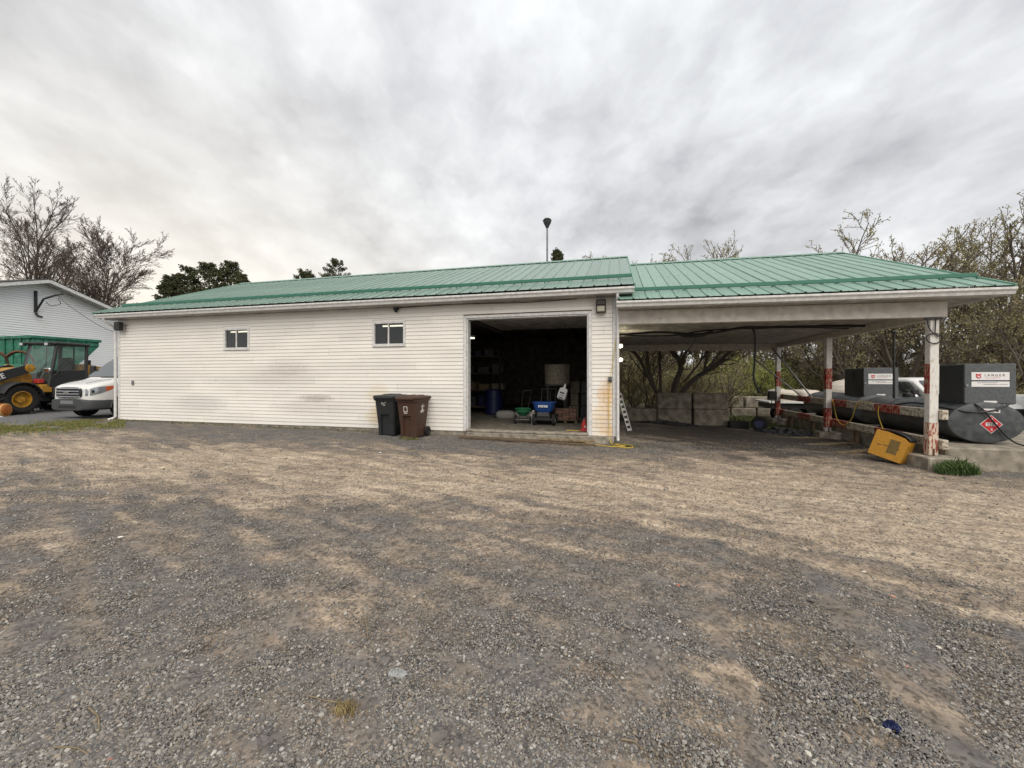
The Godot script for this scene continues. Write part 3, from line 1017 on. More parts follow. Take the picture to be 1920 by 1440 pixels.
	mb.mm(Vector3(-16.6, ys - 0.04, zs - 0.02), Vector3(0.4, ys + 0.045, zs + 0.02), 0.008)
	for k in 28:
		mb.bx(Vector3(-16.4 + k * 0.61, ys - 0.05, zs), Vector3(0.03, 0.05, 0.03))
	put(mb, "snow_rail", M.roof_dark, rf)
	# downspouts
	downspout(g, X0 - 0.02, -16.3, 0.17)
	var rd := MB.new()
	rd.tube(curve([Vector3(0.05, 3.56, -9.72), Vector3(0.05, 3.46, -9.74), Vector3(0.055, 3.22, -9.95), Vector3(0.058, 3.1, -10.0)], 4) + [Vector3(0.06, 0.18, -10.0), Vector3(0.07, 0.1, -9.93)], [0.036], 8)
	put(rd, "downspout", M.trim, g)
	# fittings on the wall
	wall_lamp(g, -0.33, 3.30, true)
	wall_lamp(g, -15.98, 3.27, false)
	pbox("outlet_box", M.galv, g, Vector3(-15.55, 1.36, zf + 0.02), Vector3(-15.48, 1.50, zf + 0.06), 0.008)
	var eb := pbox("outlet_box", M.galv, g, Vector3(-0.165, 1.49, zf + 0.02), Vector3(-0.075, 1.62, zf + 0.075), 0.008)
	pbox("cover", M.black, eb, Vector3(-0.15, 1.50, zf + 0.076), Vector3(-0.09, 1.55, zf + 0.09), 0.004)
	var sc := pbox("camera_mount", M.black, g, Vector3(-5.85, 3.44, zf + 0.03), Vector3(-5.72, 3.50, zf + 0.12), 0.01)
	pbox("camera_dome", M.black, sc, Vector3(-5.83, 3.38, zf + 0.04), Vector3(-5.74, 3.439, zf + 0.13), 0.03)
	pipe(g, "eave_cable", M.black, curve([Vector3(-5.9, 3.50, zf + 0.05), Vector3(-4.0, 3.525, zf + 0.05), Vector3(-2.2, 3.49, zf + 0.05), Vector3(-0.9, 3.52, zf + 0.05)], 5), 0.009, 5)

func downspout(g: Node3D, xw: float, xe: float, yb: float) -> void:
	var mb := MB.new()
	mb.tube([Vector3(xe, 3.56, -9.70), Vector3(xe, 3.47, -9.71), Vector3(xw - 0.03, 3.27, -9.98), Vector3(xw - 0.03, 3.2, -10.0), Vector3(xw - 0.03, yb + 0.12, -10.0), Vector3(xw - 0.05, yb + 0.06, -9.92), Vector3(xw - 0.08, yb + 0.03, -9.82)], [0.04], 8)
	put(mb, "downspout", M.trim, g)

func wall_lamp(g: Node3D, x: float, y: float, box_style: bool) -> void:
	var zf := WZ + 0.02
	var l := Node3D.new()
	l.name = "wall_lamp"
	g.add_child(l, true)
	if box_style:
		var mb := MB.new()
		mb.mm(Vector3(x - 0.115, y - 0.15, zf), Vector3(x + 0.115, y + 0.16, zf + 0.03), 0.01)
		mb.mm(Vector3(x - 0.115, y + 0.02, zf + 0.03), Vector3(x + 0.115, y + 0.16, zf + 0.17), 0.015)
		for s in [-1, 1]:
			mb.bx(Vector3(x + s * 0.105, y - 0.065, zf + 0.09), Vector3(0.02, 0.17, 0.12), 0.004)
		mb.bx(Vector3(x, y - 0.14, zf + 0.09), Vector3(0.19, 0.02, 0.12), 0.004)
		put(mb, "housing", mat(0.03, 0.022, 0.016, 0.5), l)
		pbox("lens", mat(0.4, 0.37, 0.3, 0.3), l, Vector3(x - 0.093, y - 0.128, zf + 0.032), Vector3(x + 0.093, y + 0.018, zf + 0.13), 0.01)
	else:
		pbox("junction_box", M.trim, l, Vector3(x - 0.14, y - 0.11, zf), Vector3(x + 0.1, y + 0.05, zf + 0.12), 0.01)
		pbox("housing", M.black, l, Vector3(x - 0.02, y - 0.12, zf + 0.10), Vector3(x + 0.2, y + 0.16, zf + 0.26), 0.02)

# ---------------------------------------------------------------- canopy
func make_canopy() -> void:
	var c := thing("fuel_canopy", "open green-roofed canopy on striped posts joined to the garage", "canopy", Vector3(0.0, 0.0, -14.0))
	c.rotation.z = -0.0085
	var ye := 3.36
	var ze := -9.5
	var yr := 5.68
	var zr := -15.4
	var slope := (yr - ye) / absf(zr - ze)
	var rf := Node3D.new()
	rf.name = "roof"
	c.add_child(rf)
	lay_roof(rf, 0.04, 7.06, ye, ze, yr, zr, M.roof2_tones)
	var mb := MB.new()
	mb.quad(Vector3(0.04, yr - 0.02, zr), Vector3(7.06, yr - 0.02, zr), Vector3(7.06, ye - 0.02, -20.9), Vector3(0.04, ye - 0.02, -20.9))
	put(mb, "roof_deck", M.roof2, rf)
	mb = MB.new()
	mb.extr(Transform3D(Basis(Vector3(0, 0, -1), Vector3.UP, Vector3(1, 0, 0)), Vector3(3.55, yr + 0.02, zr)), PackedVector2Array([Vector2(-0.16, -0.05), Vector2(0.16, -0.05), Vector2(0.0, 0.035)]), 7.05)
	put(mb, "ridge_cap", M.roof, rf)
	mb = MB.new()
	mb.box(Transform3D(Basis(Vector3.RIGHT, atan(slope)), Vector3(7.075, (ye + yr) / 2 - 0.05, (ze + zr) / 2)), Vector3(0.03, 0.15, 6.34), 0.004)
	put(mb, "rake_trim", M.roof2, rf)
	mb = MB.new()
	var zs := ze - 0.72
	var ys := ye + slope * 0.72 + 0.075
	mb.mm(Vector3(0.06, ys - 0.04, zs - 0.02), Vector3(7.0, ys + 0.045, zs + 0.02), 0.008)
	for k in 12:
		mb.bx(Vector3(0.3 + k * 0.61, ys - 0.05, zs), Vector3(0.03, 0.05, 0.03))
	put(mb, "snow_rail", M.roof_dark, rf)
	gutter(c, 0.0, 7.1, 3.20, -9.60)
	pbox("fascia", M.trim, c, Vector3(0.03, 3.184, -9.62), Vector3(7.08, 3.35, -9.602), 0.003)
	var sf := Node3D.new()
	sf.name = "soffit"
	c.add_child(sf)
	for k in 35:
		pbox("soffit_board", M.soffit, sf, Vector3(0.04 + k * 0.2, 3.185, -9.97), Vector3(0.236 + k * 0.2, 3.199, -9.622), 0.003)
	for k in 20:
		pbox("soffit_board", M.soffit, sf, Vector3(6.43, 3.186, -10.5 - k * 0.5), Vector3(7.05, 3.2, -10.004 - k * 0.5), 0.003)
	pbox("front_beam", M.beam, c, Vector3(0.03, 2.86, -10.14), Vector3(6.38, 3.184, -9.98), 0.008)
	pbox("side_beam", M.beam, c, Vector3(6.2, 2.83, -18.15), Vector3(6.36, 3.184, -10.15), 0.008)
	pbox("back_beam", M.beam, c, Vector3(0.03, 2.74, -18.3), Vector3(6.36, 3.184, -18.16), 0.008)
	pbox("gable_wall", M.siding[1], c, Vector3(6.37, 3.16, -19.5), Vector3(6.42, 3.3, -10.2), 0.0)
	mb = MB.new()
	mb.extr(Transform3D(Basis(Vector3(0, 0, -1), Vector3.UP, Vector3(1, 0, 0)), Vector3(6.4, 3.3, zr)), PackedVector2Array([Vector2(-5.3, 0), Vector2(5.3, 0), Vector2(0.2, 2.05), Vector2(-0.2, 2.05)]), 0.05)
	put(mb, "gable_wall", M.siding[1], c)
	var cl := Node3D.new()
	cl.name = "ceiling"
	c.add_child(cl)
	for i in 5:
		for j in 4:
			var a := Vector3(0.06 + i * 1.228, 2.995 + rng.randf_range(-0.006, 0.006), -12.15 - j * 2.0)
			pbox("ceiling_panel", M.ceiling, cl, a, a + Vector3(1.222, 0.012, 1.99), 0.003)
	# posts on concrete footings, painted in red and white bands
	var zz := [-10.06, -14.2, -18.08]
	for k in 3:
		var z: float = zz[k]
		var yb: float = [0.09, 0.04, 0.05][k]
		var p := pbox("post", M.paint_white, c, Vector3(6.1, yb, z - 0.075), Vector3(6.25, 2.856 if k != 0 else 2.857, z + 0.075), 0.008)
		var up := [[1.33, 1.93], [1.3, 1.93], [1.3, 1.9]][k] as Array
		if k == 0:
			var b := MB.new()
			b.mm(Vector3(6.097, up[0], z - 0.077), Vector3(6.103, up[1], z + 0.074))
			var o := put(b, "red_band", M.paint_red, p)
			tag(o, "red paint left on the side face of the post")
			b = MB.new()
			b.mm(Vector3(6.104, up[0], z + 0.072), Vector3(6.252, up[1], z + 0.077))
			put(b, "faded_band", M.paint_white, p)
			b = MB.new()
			b.mm(Vector3(6.096, yb + 0.01, z - 0.078), Vector3(6.254, 0.755, z + 0.078), 0.008)
			put(b, "peeling_band", M.paint_peeled, p)
		else:
			var b := MB.new()
			b.mm(Vector3(6.096, up[0], z - 0.078), Vector3(6.254, up[1], z + 0.078), 0.008)
			put(b, "red_band", M.paint_red, p)
			b = MB.new()
			b.mm(Vector3(6.096, yb + 0.12, z - 0.078), Vector3(6.254, 0.75, z + 0.078), 0.008)
			put(b, "red_band", M.paint_red, p)
		pipe(p, "anchor_rod", M.rust, [Vector3(6.17, yb - 0.1, z + 0.09), Vector3(6.17, yb + 0.14, z + 0.09)], 0.014, 6)
		var fm := MB.new()
		var turn: float = [0.12, -0.1, 0.05][k]
		fm.box(Transform3D(Basis(Vector3.UP, turn), Vector3(6.2, yb - 0.205, z + 0.02)), Vector3(0.62, 0.4, 0.55) if k != 0 else Vector3(0.62, 0.4, 0.6), 0.02)
		put(fm, "footing", M.conc, c)
	# conduit braces by the far post
	pipe(c, "brace_pipe", M.galv, [Vector3(5.95, 2.8, -18.0), Vector3(7.2, 0.1, -16.2)], 0.03, 8)
	pipe(c, "brace_pipe", M.galv, [Vector3(5.2, 2.35, -17.6), Vector3(7.0, 0.6, -17.0)], 0.025, 8)
	pbox("meter_box", M.black, c, Vector3(5.82, 0.78, -18.12), Vector3(6.09, 1.12, -17.9), 0.01)
	pipe(c, "meter_cable", M.black, curve([Vector3(5.95, 0.79, -18.0), Vector3(5.92, 0.4, -17.98), Vector3(6.05, 0.15, -17.95)]), 0.015, 6)

# ---------------------------------------------------------------- house on the left
func make_left_building() -> void:
	# facade frame: u runs along the gable front (away from the camera), w points out of it
	var apex := cw(-26.7, 7.0, 23.1)
	var du := (cw(0.112, 0, 1.0)).normalized()
	var out := Vector3(-du.z, 0, du.x)
	if out.dot(-apex) < 0: out = -out
	var b := thing("white_house", "white lap-sided house with low gable roof behind the loader", "house", Vector3(apex.x, 0.15, apex.z))
	# own axes: x along the facade, y up, z out of the facade
	b.basis = Basis(du if du.cross(Vector3.UP).dot(out) > 0 else -du, Vector3.UP, out)
	var sgn := 1.0 if du.cross(Vector3.UP).dot(out) > 0 else -1.0
	var H := 6.85
	var q := 0.316
	var hw := 7.0
	var deep := 9.0
	var mb := MB.new()
	mb.extr(Transform3D(Basis(), Vector3(0, 0, -deep / 2 - 0.03)), PackedVector2Array([Vector2(-hw, -0.4), Vector2(hw, -0.4), Vector2(hw, H - q * hw), Vector2(0, H), Vector2(-hw, H - q * hw)]), deep)
	put(mb, "wall", M.siding[1], b, false)
	# lapped siding on the front
	mb = MB.new()
	var y := 0.0
	while y < H - 0.1:
		var half := hw if y < H - q * hw else (H - y) / q
		var e := 0.127
		var half2 := hw if y + e < H - q * hw else maxf((H - y - e) / q, 0.0)
		mb.quad(Vector3(-half, y, 0.03), Vector3(half, y, 0.03), Vector3(half2, y + e - 0.022, 0.006), Vector3(-half2, y + e - 0.022, 0.006))
		mb.quad(Vector3(-half2, y + e - 0.022, 0.006), Vector3(half2, y + e - 0.022, 0.006), Vector3(half2, y + e - 0.022, -0.029), Vector3(-half2, y + e - 0.022, -0.029))
		mb.quad(Vector3(-half, y, -0.03), Vector3(half, y, -0.03), Vector3(half, y, 0.03), Vector3(-half, y, 0.03))
		y += e
	put(mb, "siding", mat(0.80, 0.82, 0.84, 0.5), b, false)
	var rf := Node3D.new()
	rf.name = "roof"
	b.add_child(rf)
	for s in [-1.0, 1.0]:
		mb = MB.new()
		var ang: float = atan(q) * -s
		var ln: float = (hw + 0.5) / cos(ang)
		mb.box(Transform3D(Basis(Vector3(0, 0, 1), ang), Vector3(s * (hw + 0.5) / 2, H + 0.16 - q * (hw + 0.5) / 2, -deep / 2 + 0.2)), Vector3(ln, 0.05, deep + 0.9), 0.01)
		put(mb, "roof_slope", mat(0.05, 0.048, 0.047, 0.9, 0.0, M.T.grain, 1.0), rf, false)
		mb = MB.new()
		mb.box(Transform3D(Basis(Vector3(0, 0, 1), ang), Vector3(s * (hw + 0.5) / 2, H + 0.045 - q * (hw + 0.5) / 2, 0.62)), Vector3(ln - 0.01, 0.2, 0.04), 0.01)
		put(mb, "rake_board", M.trim, rf, false)
		mb = MB.new()
		mb.box(Transform3D(Basis(Vector3(0, 0, 1), ang), Vector3(s * (hw + 0.5) / 2, H - 0.02 - q * (hw + 0.5) / 2, 0.31)), Vector3(ln - 0.02, 0.03, 0.56), 0.004)
		put(mb, "rake_soffit", M.soffit, rf, false)
	# iron hoist bracket, lamp and wires under the gable
	var k := sgn
	mb = MB.new()
	mb.tube([Vector3(-0.25 * k, H - 1.75, 0.06), Vector3(-0.25 * k, H - 0.55, 0.06)], [0.07], 6)
	mb.tube([Vector3(-0.25 * k, H - 1.65, 0.1), Vector3(-0.2 * k, H - 1.0, 0.5), Vector3(0.05 * k, H - 0.75, 0.9), Vector3(0.3 * k, H - 0.62, 1.1)], [0.05], 6)
	mb.tube([Vector3(-0.25 * k, H - 1.8, 0.08), Vector3(-0.25 * k, H - 1.95, 0.2), Vector3(-0.1 * k, H - 2.0, 0.3)], [0.06], 6)
	put(mb, "hoist_bracket", M.black, b, false)
	pipe(b, "service_wire", M.black, curve([Vector3(0.2 * k, H - 0.8, 0.9), Vector3(1.2 * k, H - 1.3, 0.5), Vector3(3.2 * k, H - 2.3, 0.3), Vector3(5.5 * k, H - 2.6, 0.2)]), 0.015, 4, false)
	pipe(b, "service_wire", M.black, curve([Vector3(0.25 * k, H - 0.9, 0.8), Vector3(0.5 * k, H - 1.15, 0.6), Vector3(0.2 * k, H - 1.3, 0.4), Vector3(0.05 * k, H - 1.1, 0.3)]), 0.015, 4, false)

# ---------------------------------------------------------------- trees
func grow(wood: MB, leaf_at: Array, r: RandomNumberGenerator, p: Vector3, d: Vector3, ln: float, rad: float, lvl: int, P: Dictionary) -> void:
	var segs := 4 if lvl < 2 else 3
	var pts := [p]
	var dirs := [d]
	for i in segs:
		d = (d + Vector3(r.randf_range(-1, 1), r.randf_range(-1, 1), r.randf_range(-1, 1)) * (P.get("gnarl0", P.gnarl) if lvl == 0 else P.gnarl) + Vector3.UP * P.trop).normalized()
		p = p + d * ln / segs
		pts.append(p)
		dirs.append(d)
	var rads := []
	for i in segs + 1:
		rads.append(maxf(rad * lerpf(1.0, P.get("taper0", P.taper) if lvl == 0 else P.taper, float(i) / segs), P.rmin))
	wood.tube(pts, rads, 7 if lvl == 0 else (5 if lvl == 1 else 3), false)
	if lvl >= P.levels:
		for i in P.leaves:
			var t := r.randf() * segs
			var a := mini(int(t), segs - 1)
			leaf_at.append(pts[a].lerp(pts[a + 1], t - a))
		return
	var cnt: int = P.count[lvl]
	for i in cnt:
		var t := lerpf(P.from[lvl], 1.0, (i + r.randf() * 0.8) / cnt) * segs
		var a := mini(int(t), segs - 1)
		var q: Vector3 = pts[a].lerp(pts[a + 1], t - a)
		var base: Vector3 = dirs[a + 1]
		var axis := base.cross(Vector3(r.randf_range(-1, 1), r.randf_range(-1, 1), r.randf_range(-1, 1))).normalized()
		var ang: float = P.angle * r.randf_range(0.6, 1.3)
		var sh := lerpf(1.0, 0.62, t / segs)
		grow(wood, leaf_at, r, q, base.rotated(axis, ang), ln * P.ratio * sh * r.randf_range(0.75, 1.2), maxf(rads[a] * P.thin, P.rmin), lvl + 1, P)

func leaf_mesh(at: Array, r: RandomNumberGenerator, size: float, spread: float, tints: Array, per := 1) -> MB:
	var mb := MB.new()
	mb.use_col = true
	for q in at:
		for i in per:
			var p: Vector3 = q + Vector3(r.randf_range(-1, 1), r.randf_range(-1, 1), r.randf_range(-1, 1)) * spread
			var b := Basis.from_euler(Vector3(r.randf() * TAU, r.randf() * TAU, r.randf() * TAU)) * (size * r.randf_range(0.6, 1.3))
			mb.col = tints[r.randi() % tints.size()] * r.randf_range(0.75, 1.25)
			mb.quad(p - b.x * 0.45, p - b.z * 0.1 + b.y * 0.12, p + b.x * 0.55, p + b.z * 0.38 + b.y * 0.1)
			mb.tri(p - b.x * 0.45, p - b.z * 0.38 + b.y * 0.1, p - b.z * 0.1 + b.y * 0.12)
	return mb

var spring := [Color(0.35, 0.32, 0.13), Color(0.40, 0.35, 0.17), Color(0.30, 0.29, 0.11), Color(0.42, 0.36, 0.22), Color(0.27, 0.215, 0.12)]
var bright := [Color(0.33, 0.38, 0.09), Color(0.39, 0.43, 0.12), Color(0.28, 0.33, 0.08), Color(0.42, 0.41, 0.15)]
var drab := [Color(0.31, 0.26, 0.15), Color(0.36, 0.30, 0.17), Color(0.24, 0.195, 0.12), Color(0.36, 0.33, 0.16)]

func make_tree(called: String, label: String, group: String, sd: int, at: Vector3, stems: Array, P: Dictionary, bark: Material, leaf_size: float, spread: float, tints: Array, per := 1) -> Node3D:
	var r := RandomNumberGenerator.new()
	r.seed = sd
	var t := thing(called, label, "tree" if called.contains("tree") else "shrub", at, group)
	var wood := MB.new()
	var la := []
	for s in stems: # [start, direction, length, radius]
		grow(wood, la, r, s[0], (s[1] as Vector3).normalized(), s[2], s[3], 0, P)
	put(wood, "trunk", bark, t, false)
	if leaf_size > 0.0 and la.size():
		put(leaf_mesh(la, r, leaf_size, spread, tints, per), "crown", M.leaf, t, false)
	return t

func make_trees() -> void:
	# two bare maples behind the house
	var P := {"gnarl": 0.12, "gnarl0": 0.04, "taper0": 0.12, "trop": 0.09, "taper": 0.4, "rmin": 0.0085, "levels": 4, "leaves": 2, "count": [24, 10, 6, 5], "from": [0.2, 0.12, 0.15, 0.15], "angle": 0.6, "ratio": 0.5, "thin": 0.4}
	var a := px(60, 700, 33.0)
	make_tree("bare_maple_tree", "tall bare maple with upright trunk and budding twigs behind house", "", 71, Vector3(a.x, 0.2, a.z), [[Vector3(0, -0.3, 0), Vector3(0.02, 1, 0), 12.9, 0.32]], P, M.bark_gray, 0.07, 0.05, [Color(0.10, 0.05, 0.045), Color(0.13, 0.07, 0.05), Color(0.09, 0.06, 0.04)])
	a = px(150, 700, 30.0)
	var lean := (px(205, 420, 30.0) - px(148, 560, 30.0)).normalized()
	var P1 := P.duplicate()
	P1.count = [14, 9, 6, 5]
	P1.trop = 0.03
	P1.ratio = 0.54
	make_tree("bare_maple_tree", "leaning bare maple with wide spreading twigs at end of house", "", 72, Vector3(a.x, 0.2, a.z), [[Vector3(0, -0.3, 0), (lean + Vector3.UP * 0.8), 10.0, 0.22], [Vector3(0.1, 0.5, 0), (lean * 1.5 + Vector3.UP * 0.45), 9.0, 0.18]], P1, M.bark_gray, 0.07, 0.05, [Color(0.11, 0.06, 0.05), Color(0.14, 0.08, 0.06)])
	# evergreens behind the garage roof
	for e in [[322, 522, 38, 1.5, "short dark cedar at the near end of the evergreen clump"], [352, 505, 39, 1.9, "broad dark cedar in the middle of the evergreen clump"], [392, 500, 40, 1.9, "round-topped dark cedar beside the tallest evergreen"], [432, 494, 41, 1.5, "tallest dark cedar with a thin spiky top"], [452, 520, 40, 1.2, "loose dark cedar beside the green roof slope"], [572, 512, 44, 1.9, "small dark cedar top just showing over the green roof"], [634, 492, 46, 2.6, "bushy dark cedar top standing over the green roof"], [1045, 472, 46, 1.0, "narrow dark spruce top beside the yard light pole"]]:
		cedar(e[0], e[1], e[2], e[3], e[4])
	# trees of the thicket
	var PT := {"gnarl": 0.22, "trop": 0.06, "taper": 0.5, "rmin": 0.010, "levels": 3, "leaves": 6, "count": [9, 7, 5], "from": [0.2, 0.2, 0.2], "angle": 0.7, "ratio": 0.55, "thin": 0.55}
	var protos := []
	for k in 4:
		var st := []
		var r := RandomNumberGenerator.new()
		r.seed = 300 + k
		for s in 3 + k % 2:
			var an := r.randf() * TAU
			st.append([Vector3(cos(an), -0.3, sin(an)) * Vector3(0.35, 1, 0.35), Vector3(cos(an) * 0.35, 1, sin(an) * 0.35), r.randf_range(5.6, 7.2), r.randf_range(0.07, 0.14)])
		var t := make_tree("thicket_tree", ["three-stemmed olive-leaved tree standing in the thicket", "four-stemmed dense olive tree standing in the thicket", "brownish three-stemmed tree with drab buds in the thicket", "four-stemmed full-leaved tree standing in the thicket"][k], "trees of the thicket", 400 + k, Vector3(0, 0, -300), st, PT, M.bark, 0.066, 0.075, spring if k != 2 else drab, 2)
		protos.append(t)
	var spots := [[1640, 21, 1.12], [1705, 23, 1.38], [1768, 20, 1.05], [1835, 22, 1.34], [1893, 17.5, 0.84], [1965, 19, 0.85], [1560, 25, 1.05], [1500, 28, 0.98], [1745, 29, 1.4], [1385, 29, 1.35], [1325, 30, 1.3], [1240, 29, 1.34], [1445, 34, 1.2], [1195, 30, 1.4], [1590, 27, 1.35], [1175, 26, 0.75]]
	var used := 0
	for s in spots:
		var q := px(s[0], 720, s[1])
		var gp := Vector3(q.x, gy(q.x, q.z) - 0.05, q.z)
		if used < 4:
			var t: Node3D = protos[used]
			t.position = gp
			t.rotation.y = rng.randf() * TAU
			t.scale = Vector3.ONE * s[2]
		else:
			copy_thing(protos[used % 4], gp, rng.randf() * TAU, s[2])
		used += 1
	# the spreading tree right behind the canopy, limbs as they fork in the photograph
	var D := 18.6
	var base := px(1262, 752, D)
	var tr := thing("forked_tree", "dark tree forking low into spreading limbs behind concrete blocks", "tree", Vector3(base.x, gy(base.x, base.z), base.z))
	var wood := MB.new()
	var la := []
	var r2 := RandomNumberGenerator.new()
	r2.seed = 55
	var limbs := [
		[[[1262, 762], [1264, 725], [1277, 690], [1268, 668], [1250, 645], [1240, 600]], 0.15],
		[[[1268, 750], [1285, 728], [1310, 705], [1338, 688], [1366, 660], [1400, 610]], 0.14],
		[[[1277, 692], [1284, 665], [1300, 630], [1305, 590]], 0.09],
		[[[1320, 700], [1325, 670], [1330, 640], [1342, 600]], 0.07],
		[[[1283, 715], [1300, 695], [1315, 675], [1335, 640]], 0.055],
		[[[1258, 760], [1232, 735], [1215, 705], [1196, 668], [1180, 655], [1160, 640]], 0.10],
		[[[1226, 722], [1216, 690], [1213, 650], [1210, 600]], 0.08],
		[[[1239, 745], [1238, 700], [1237, 640], [1236, 590]], 0.075]]
	var PL := {"gnarl": 0.28, "trop": 0.05, "taper": 0.45, "rmin": 0.008, "levels": 2, "leaves": 4, "count": [6, 5], "from": [0.2, 0.2], "angle": 0.8, "ratio": 0.5, "thin": 0.5}
	for L in limbs:
		var ctrl := []
		for q in L[0]:
			ctrl.append(px(q[0], q[1], D + (q[0] - 1262.0) * 0.006 + r2.randf_range(-0.15, 0.15)) - tr.position)
		var path := curve(ctrl, 3)
		var rads := []
		for i in path.size(): rads.append(lerpf(L[1], L[1] * 0.5, float(i) / path.size()))
		wood.tube(path, rads, 7, false)
		for i in 6:
			var j := r2.randi_range(path.size() / 4, path.size() - 2)
			var dd: Vector3 = (path[j + 1] - path[j]).normalized()
			grow(wood, la, r2, path[j], (dd + Vector3(r2.randf_range(-1, 1), r2.randf_range(-0.2, 1), r2.randf_range(-1, 1))).normalized(), r2.randf_range(0.9, 2.2), rads[j] * 0.4, 0, PL)
	put(wood, "trunk", M.bark, tr, false)
	put(leaf_mesh(la, r2, 0.06, 0.1, drab), "crown", M.leaf, tr, false)
	# shrubs: brown brush, and brighter ones in new leaf
	var PS := {"gnarl": 0.3, "trop": 0.05, "taper": 0.5, "rmin": 0.006, "levels": 2, "leaves": 9, "count": [8, 5], "from": [0.15, 0.2], "angle": 0.6, "ratio": 0.55, "thin": 0.55}
	var kinds := [["brush_shrub", "twiggy brown shrub with few leaves at the foot of thicket", "brown shrubs of the thicket", drab], ["leafy_shrub", "bright yellow-green shrub in new leaf behind the canopy", "bright shrubs behind the canopy", bright], ["olive_shrub", "dense olive-leaved shrub at the foot of the thicket", "olive shrubs of the thicket", spring]]
	var sp := []
	for k in 3:
		var st := []
		var r := RandomNumberGenerator.new()
		r.seed = 500 + k
		for s in 9:
			var an := r.randf() * TAU
			st.append([Vector3(cos(an) * 0.3, -0.2, sin(an) * 0.3), Vector3(cos(an) * 0.6, 1.0, sin(an) * 0.6), r.randf_range(1.7, 2.7), 0.03])
		sp.append(make_tree(kinds[k][0], kinds[k][1], kinds[k][2], 600 + k, Vector3(0, 0, -300), st, PS, M.bark, 0.055, 0.09, kinds[k][3], 1 if k == 0 else 3))
	var taken := [false, false, false]
	var bushes := []
	for i in 21:
		var x := 1150.0 + fmod(i * 173.0, 800.0) + rng.randf_range(-10, 10)
		var f := 20.5 + fmod(i * 3.7, 9.0)
		if x > 1780: f -= 3.5
		if x > 1360 and x < 1475: f += 5.0
		var k := 0 if i % 3 == 0 else 2
		bushes.append([x, f, rng.randf_range(0.85, 1.5), k])
	for i in 12:
		bushes.append([1318.0 + i * 10.0, 25.5 + fmod(i * 2.3, 3.0), rng.randf_range(1.1, 1.65), 1])
	for i in 4:
		bushes.append([1490.0 + i * 35.0, 30.0, 1.5, 1])
	for s in bushes:
		var q := px(s[0], 720, s[1])
		var gp := Vector3(q.x, gy(q.x, q.z) - 0.03, q.z)
		var k: int = s[3]
		if not taken[k]:
			taken[k] = true
			sp[k].position = gp
			sp[k].scale = Vector3.ONE * float(s[2])
		else:
			copy_thing(sp[k], gp, rng.randf() * TAU, s[2])
	# the far wood that closes the view
	for k in 2:
		var mm := MultiMesh.new()
		mm.transform_format = MultiMesh.TRANSFORM_3D
		mm.mesh = (protos[3].get_child(k) as MeshInstance3D).mesh
		var rr := RandomNumberGenerator.new()
		rr.seed = 77
		mm.instance_count = 60
		for i in 60:
			var f := rr.randf_range(40.0, 62.0)
			var q := cw(rr.randf_range(-0.1, 1.5) * f, 0, f)
			mm.set_instance_transform(i, Transform3D(Basis(Vector3.UP, rr.randf() * TAU).scaled(Vector3.ONE * rr.randf_range(0.4, 0.75)), Vector3(q.x, gy(q.x, q.z) - 0.1, q.z)))
		var o := MultiMeshInstance3D.new()
		o.name = numbered("far_wood")
		o.multimesh = mm
		o.material_override = M.bark if k == 0 else M.leaf
		add_child(o)
		tag(o, "far wood of brown stems and olive leaves beyond the thicket", "woods", "far wood", "stuff")
	# a pale house glimpsed through the stems
	var hb := px(1545, 700, 46.0)
	var hs := thing("distant_house", "pale house with a railed porch glimpsed through the thicket", "house", Vector3(hb.x, gy(hb.x, hb.z), hb.z))
	var hy := gy(hb.x, hb.z)
	pbox("wall", M.trim, hs, Vector3(hb.x - 3.5, hy - 0.3, hb.z - 5), Vector3(hb.x + 4, hy + 3.4, hb.z), 0.02)
	var mb := MB.new()
	mb.extr(Transform3D(Basis(), Vector3(hb.x + 0.25, hy + 3.4, hb.z - 2.5)), PackedVector2Array([Vector2(-4.1, 0), Vector2(4.1, 0), Vector2(0, 1.5)]), 5.6)
	put(mb, "roof", mat(0.1, 0.1, 0.1, 0.9), hs)
	for i in 3:
		var wx := hb.x - 2.6 + i * 2.3
		var w := pbox("window", M.trim, hs, Vector3(wx - 0.08, hy + 1.1, hb.z + 0.002), Vector3(wx + 1.18, hy + 2.5, hb.z + 0.04), 0.01)
		pbox("pane", M.glass_dark, w, Vector3(wx, hy + 1.2, hb.z + 0.042), Vector3(wx + 1.1, hy + 2.4, hb.z + 0.06), 0.0)
	pbox("porch_rail", M.trim, hs, Vector3(hb.x - 3.4, hy + 1.0, hb.z + 1.4), Vector3(hb.x + 3.9, hy + 1.1, hb.z + 1.5), 0.01)
	pbox("porch_deck", M.wood, hs, Vector3(hb.x - 3.5, hy - 0.3, hb.z + 0.003), Vector3(hb.x + 4, hy + 0.12, hb.z + 1.6), 0.01)
	for i in 20:
		var wx := hb.x - 3.3 + i * 0.37
		pbox("baluster", M.trim, hs, Vector3(wx, hy + 0.122, hb.z + 1.42), Vector3(wx + 0.07, hy + 0.998, hb.z + 1.48), 0)

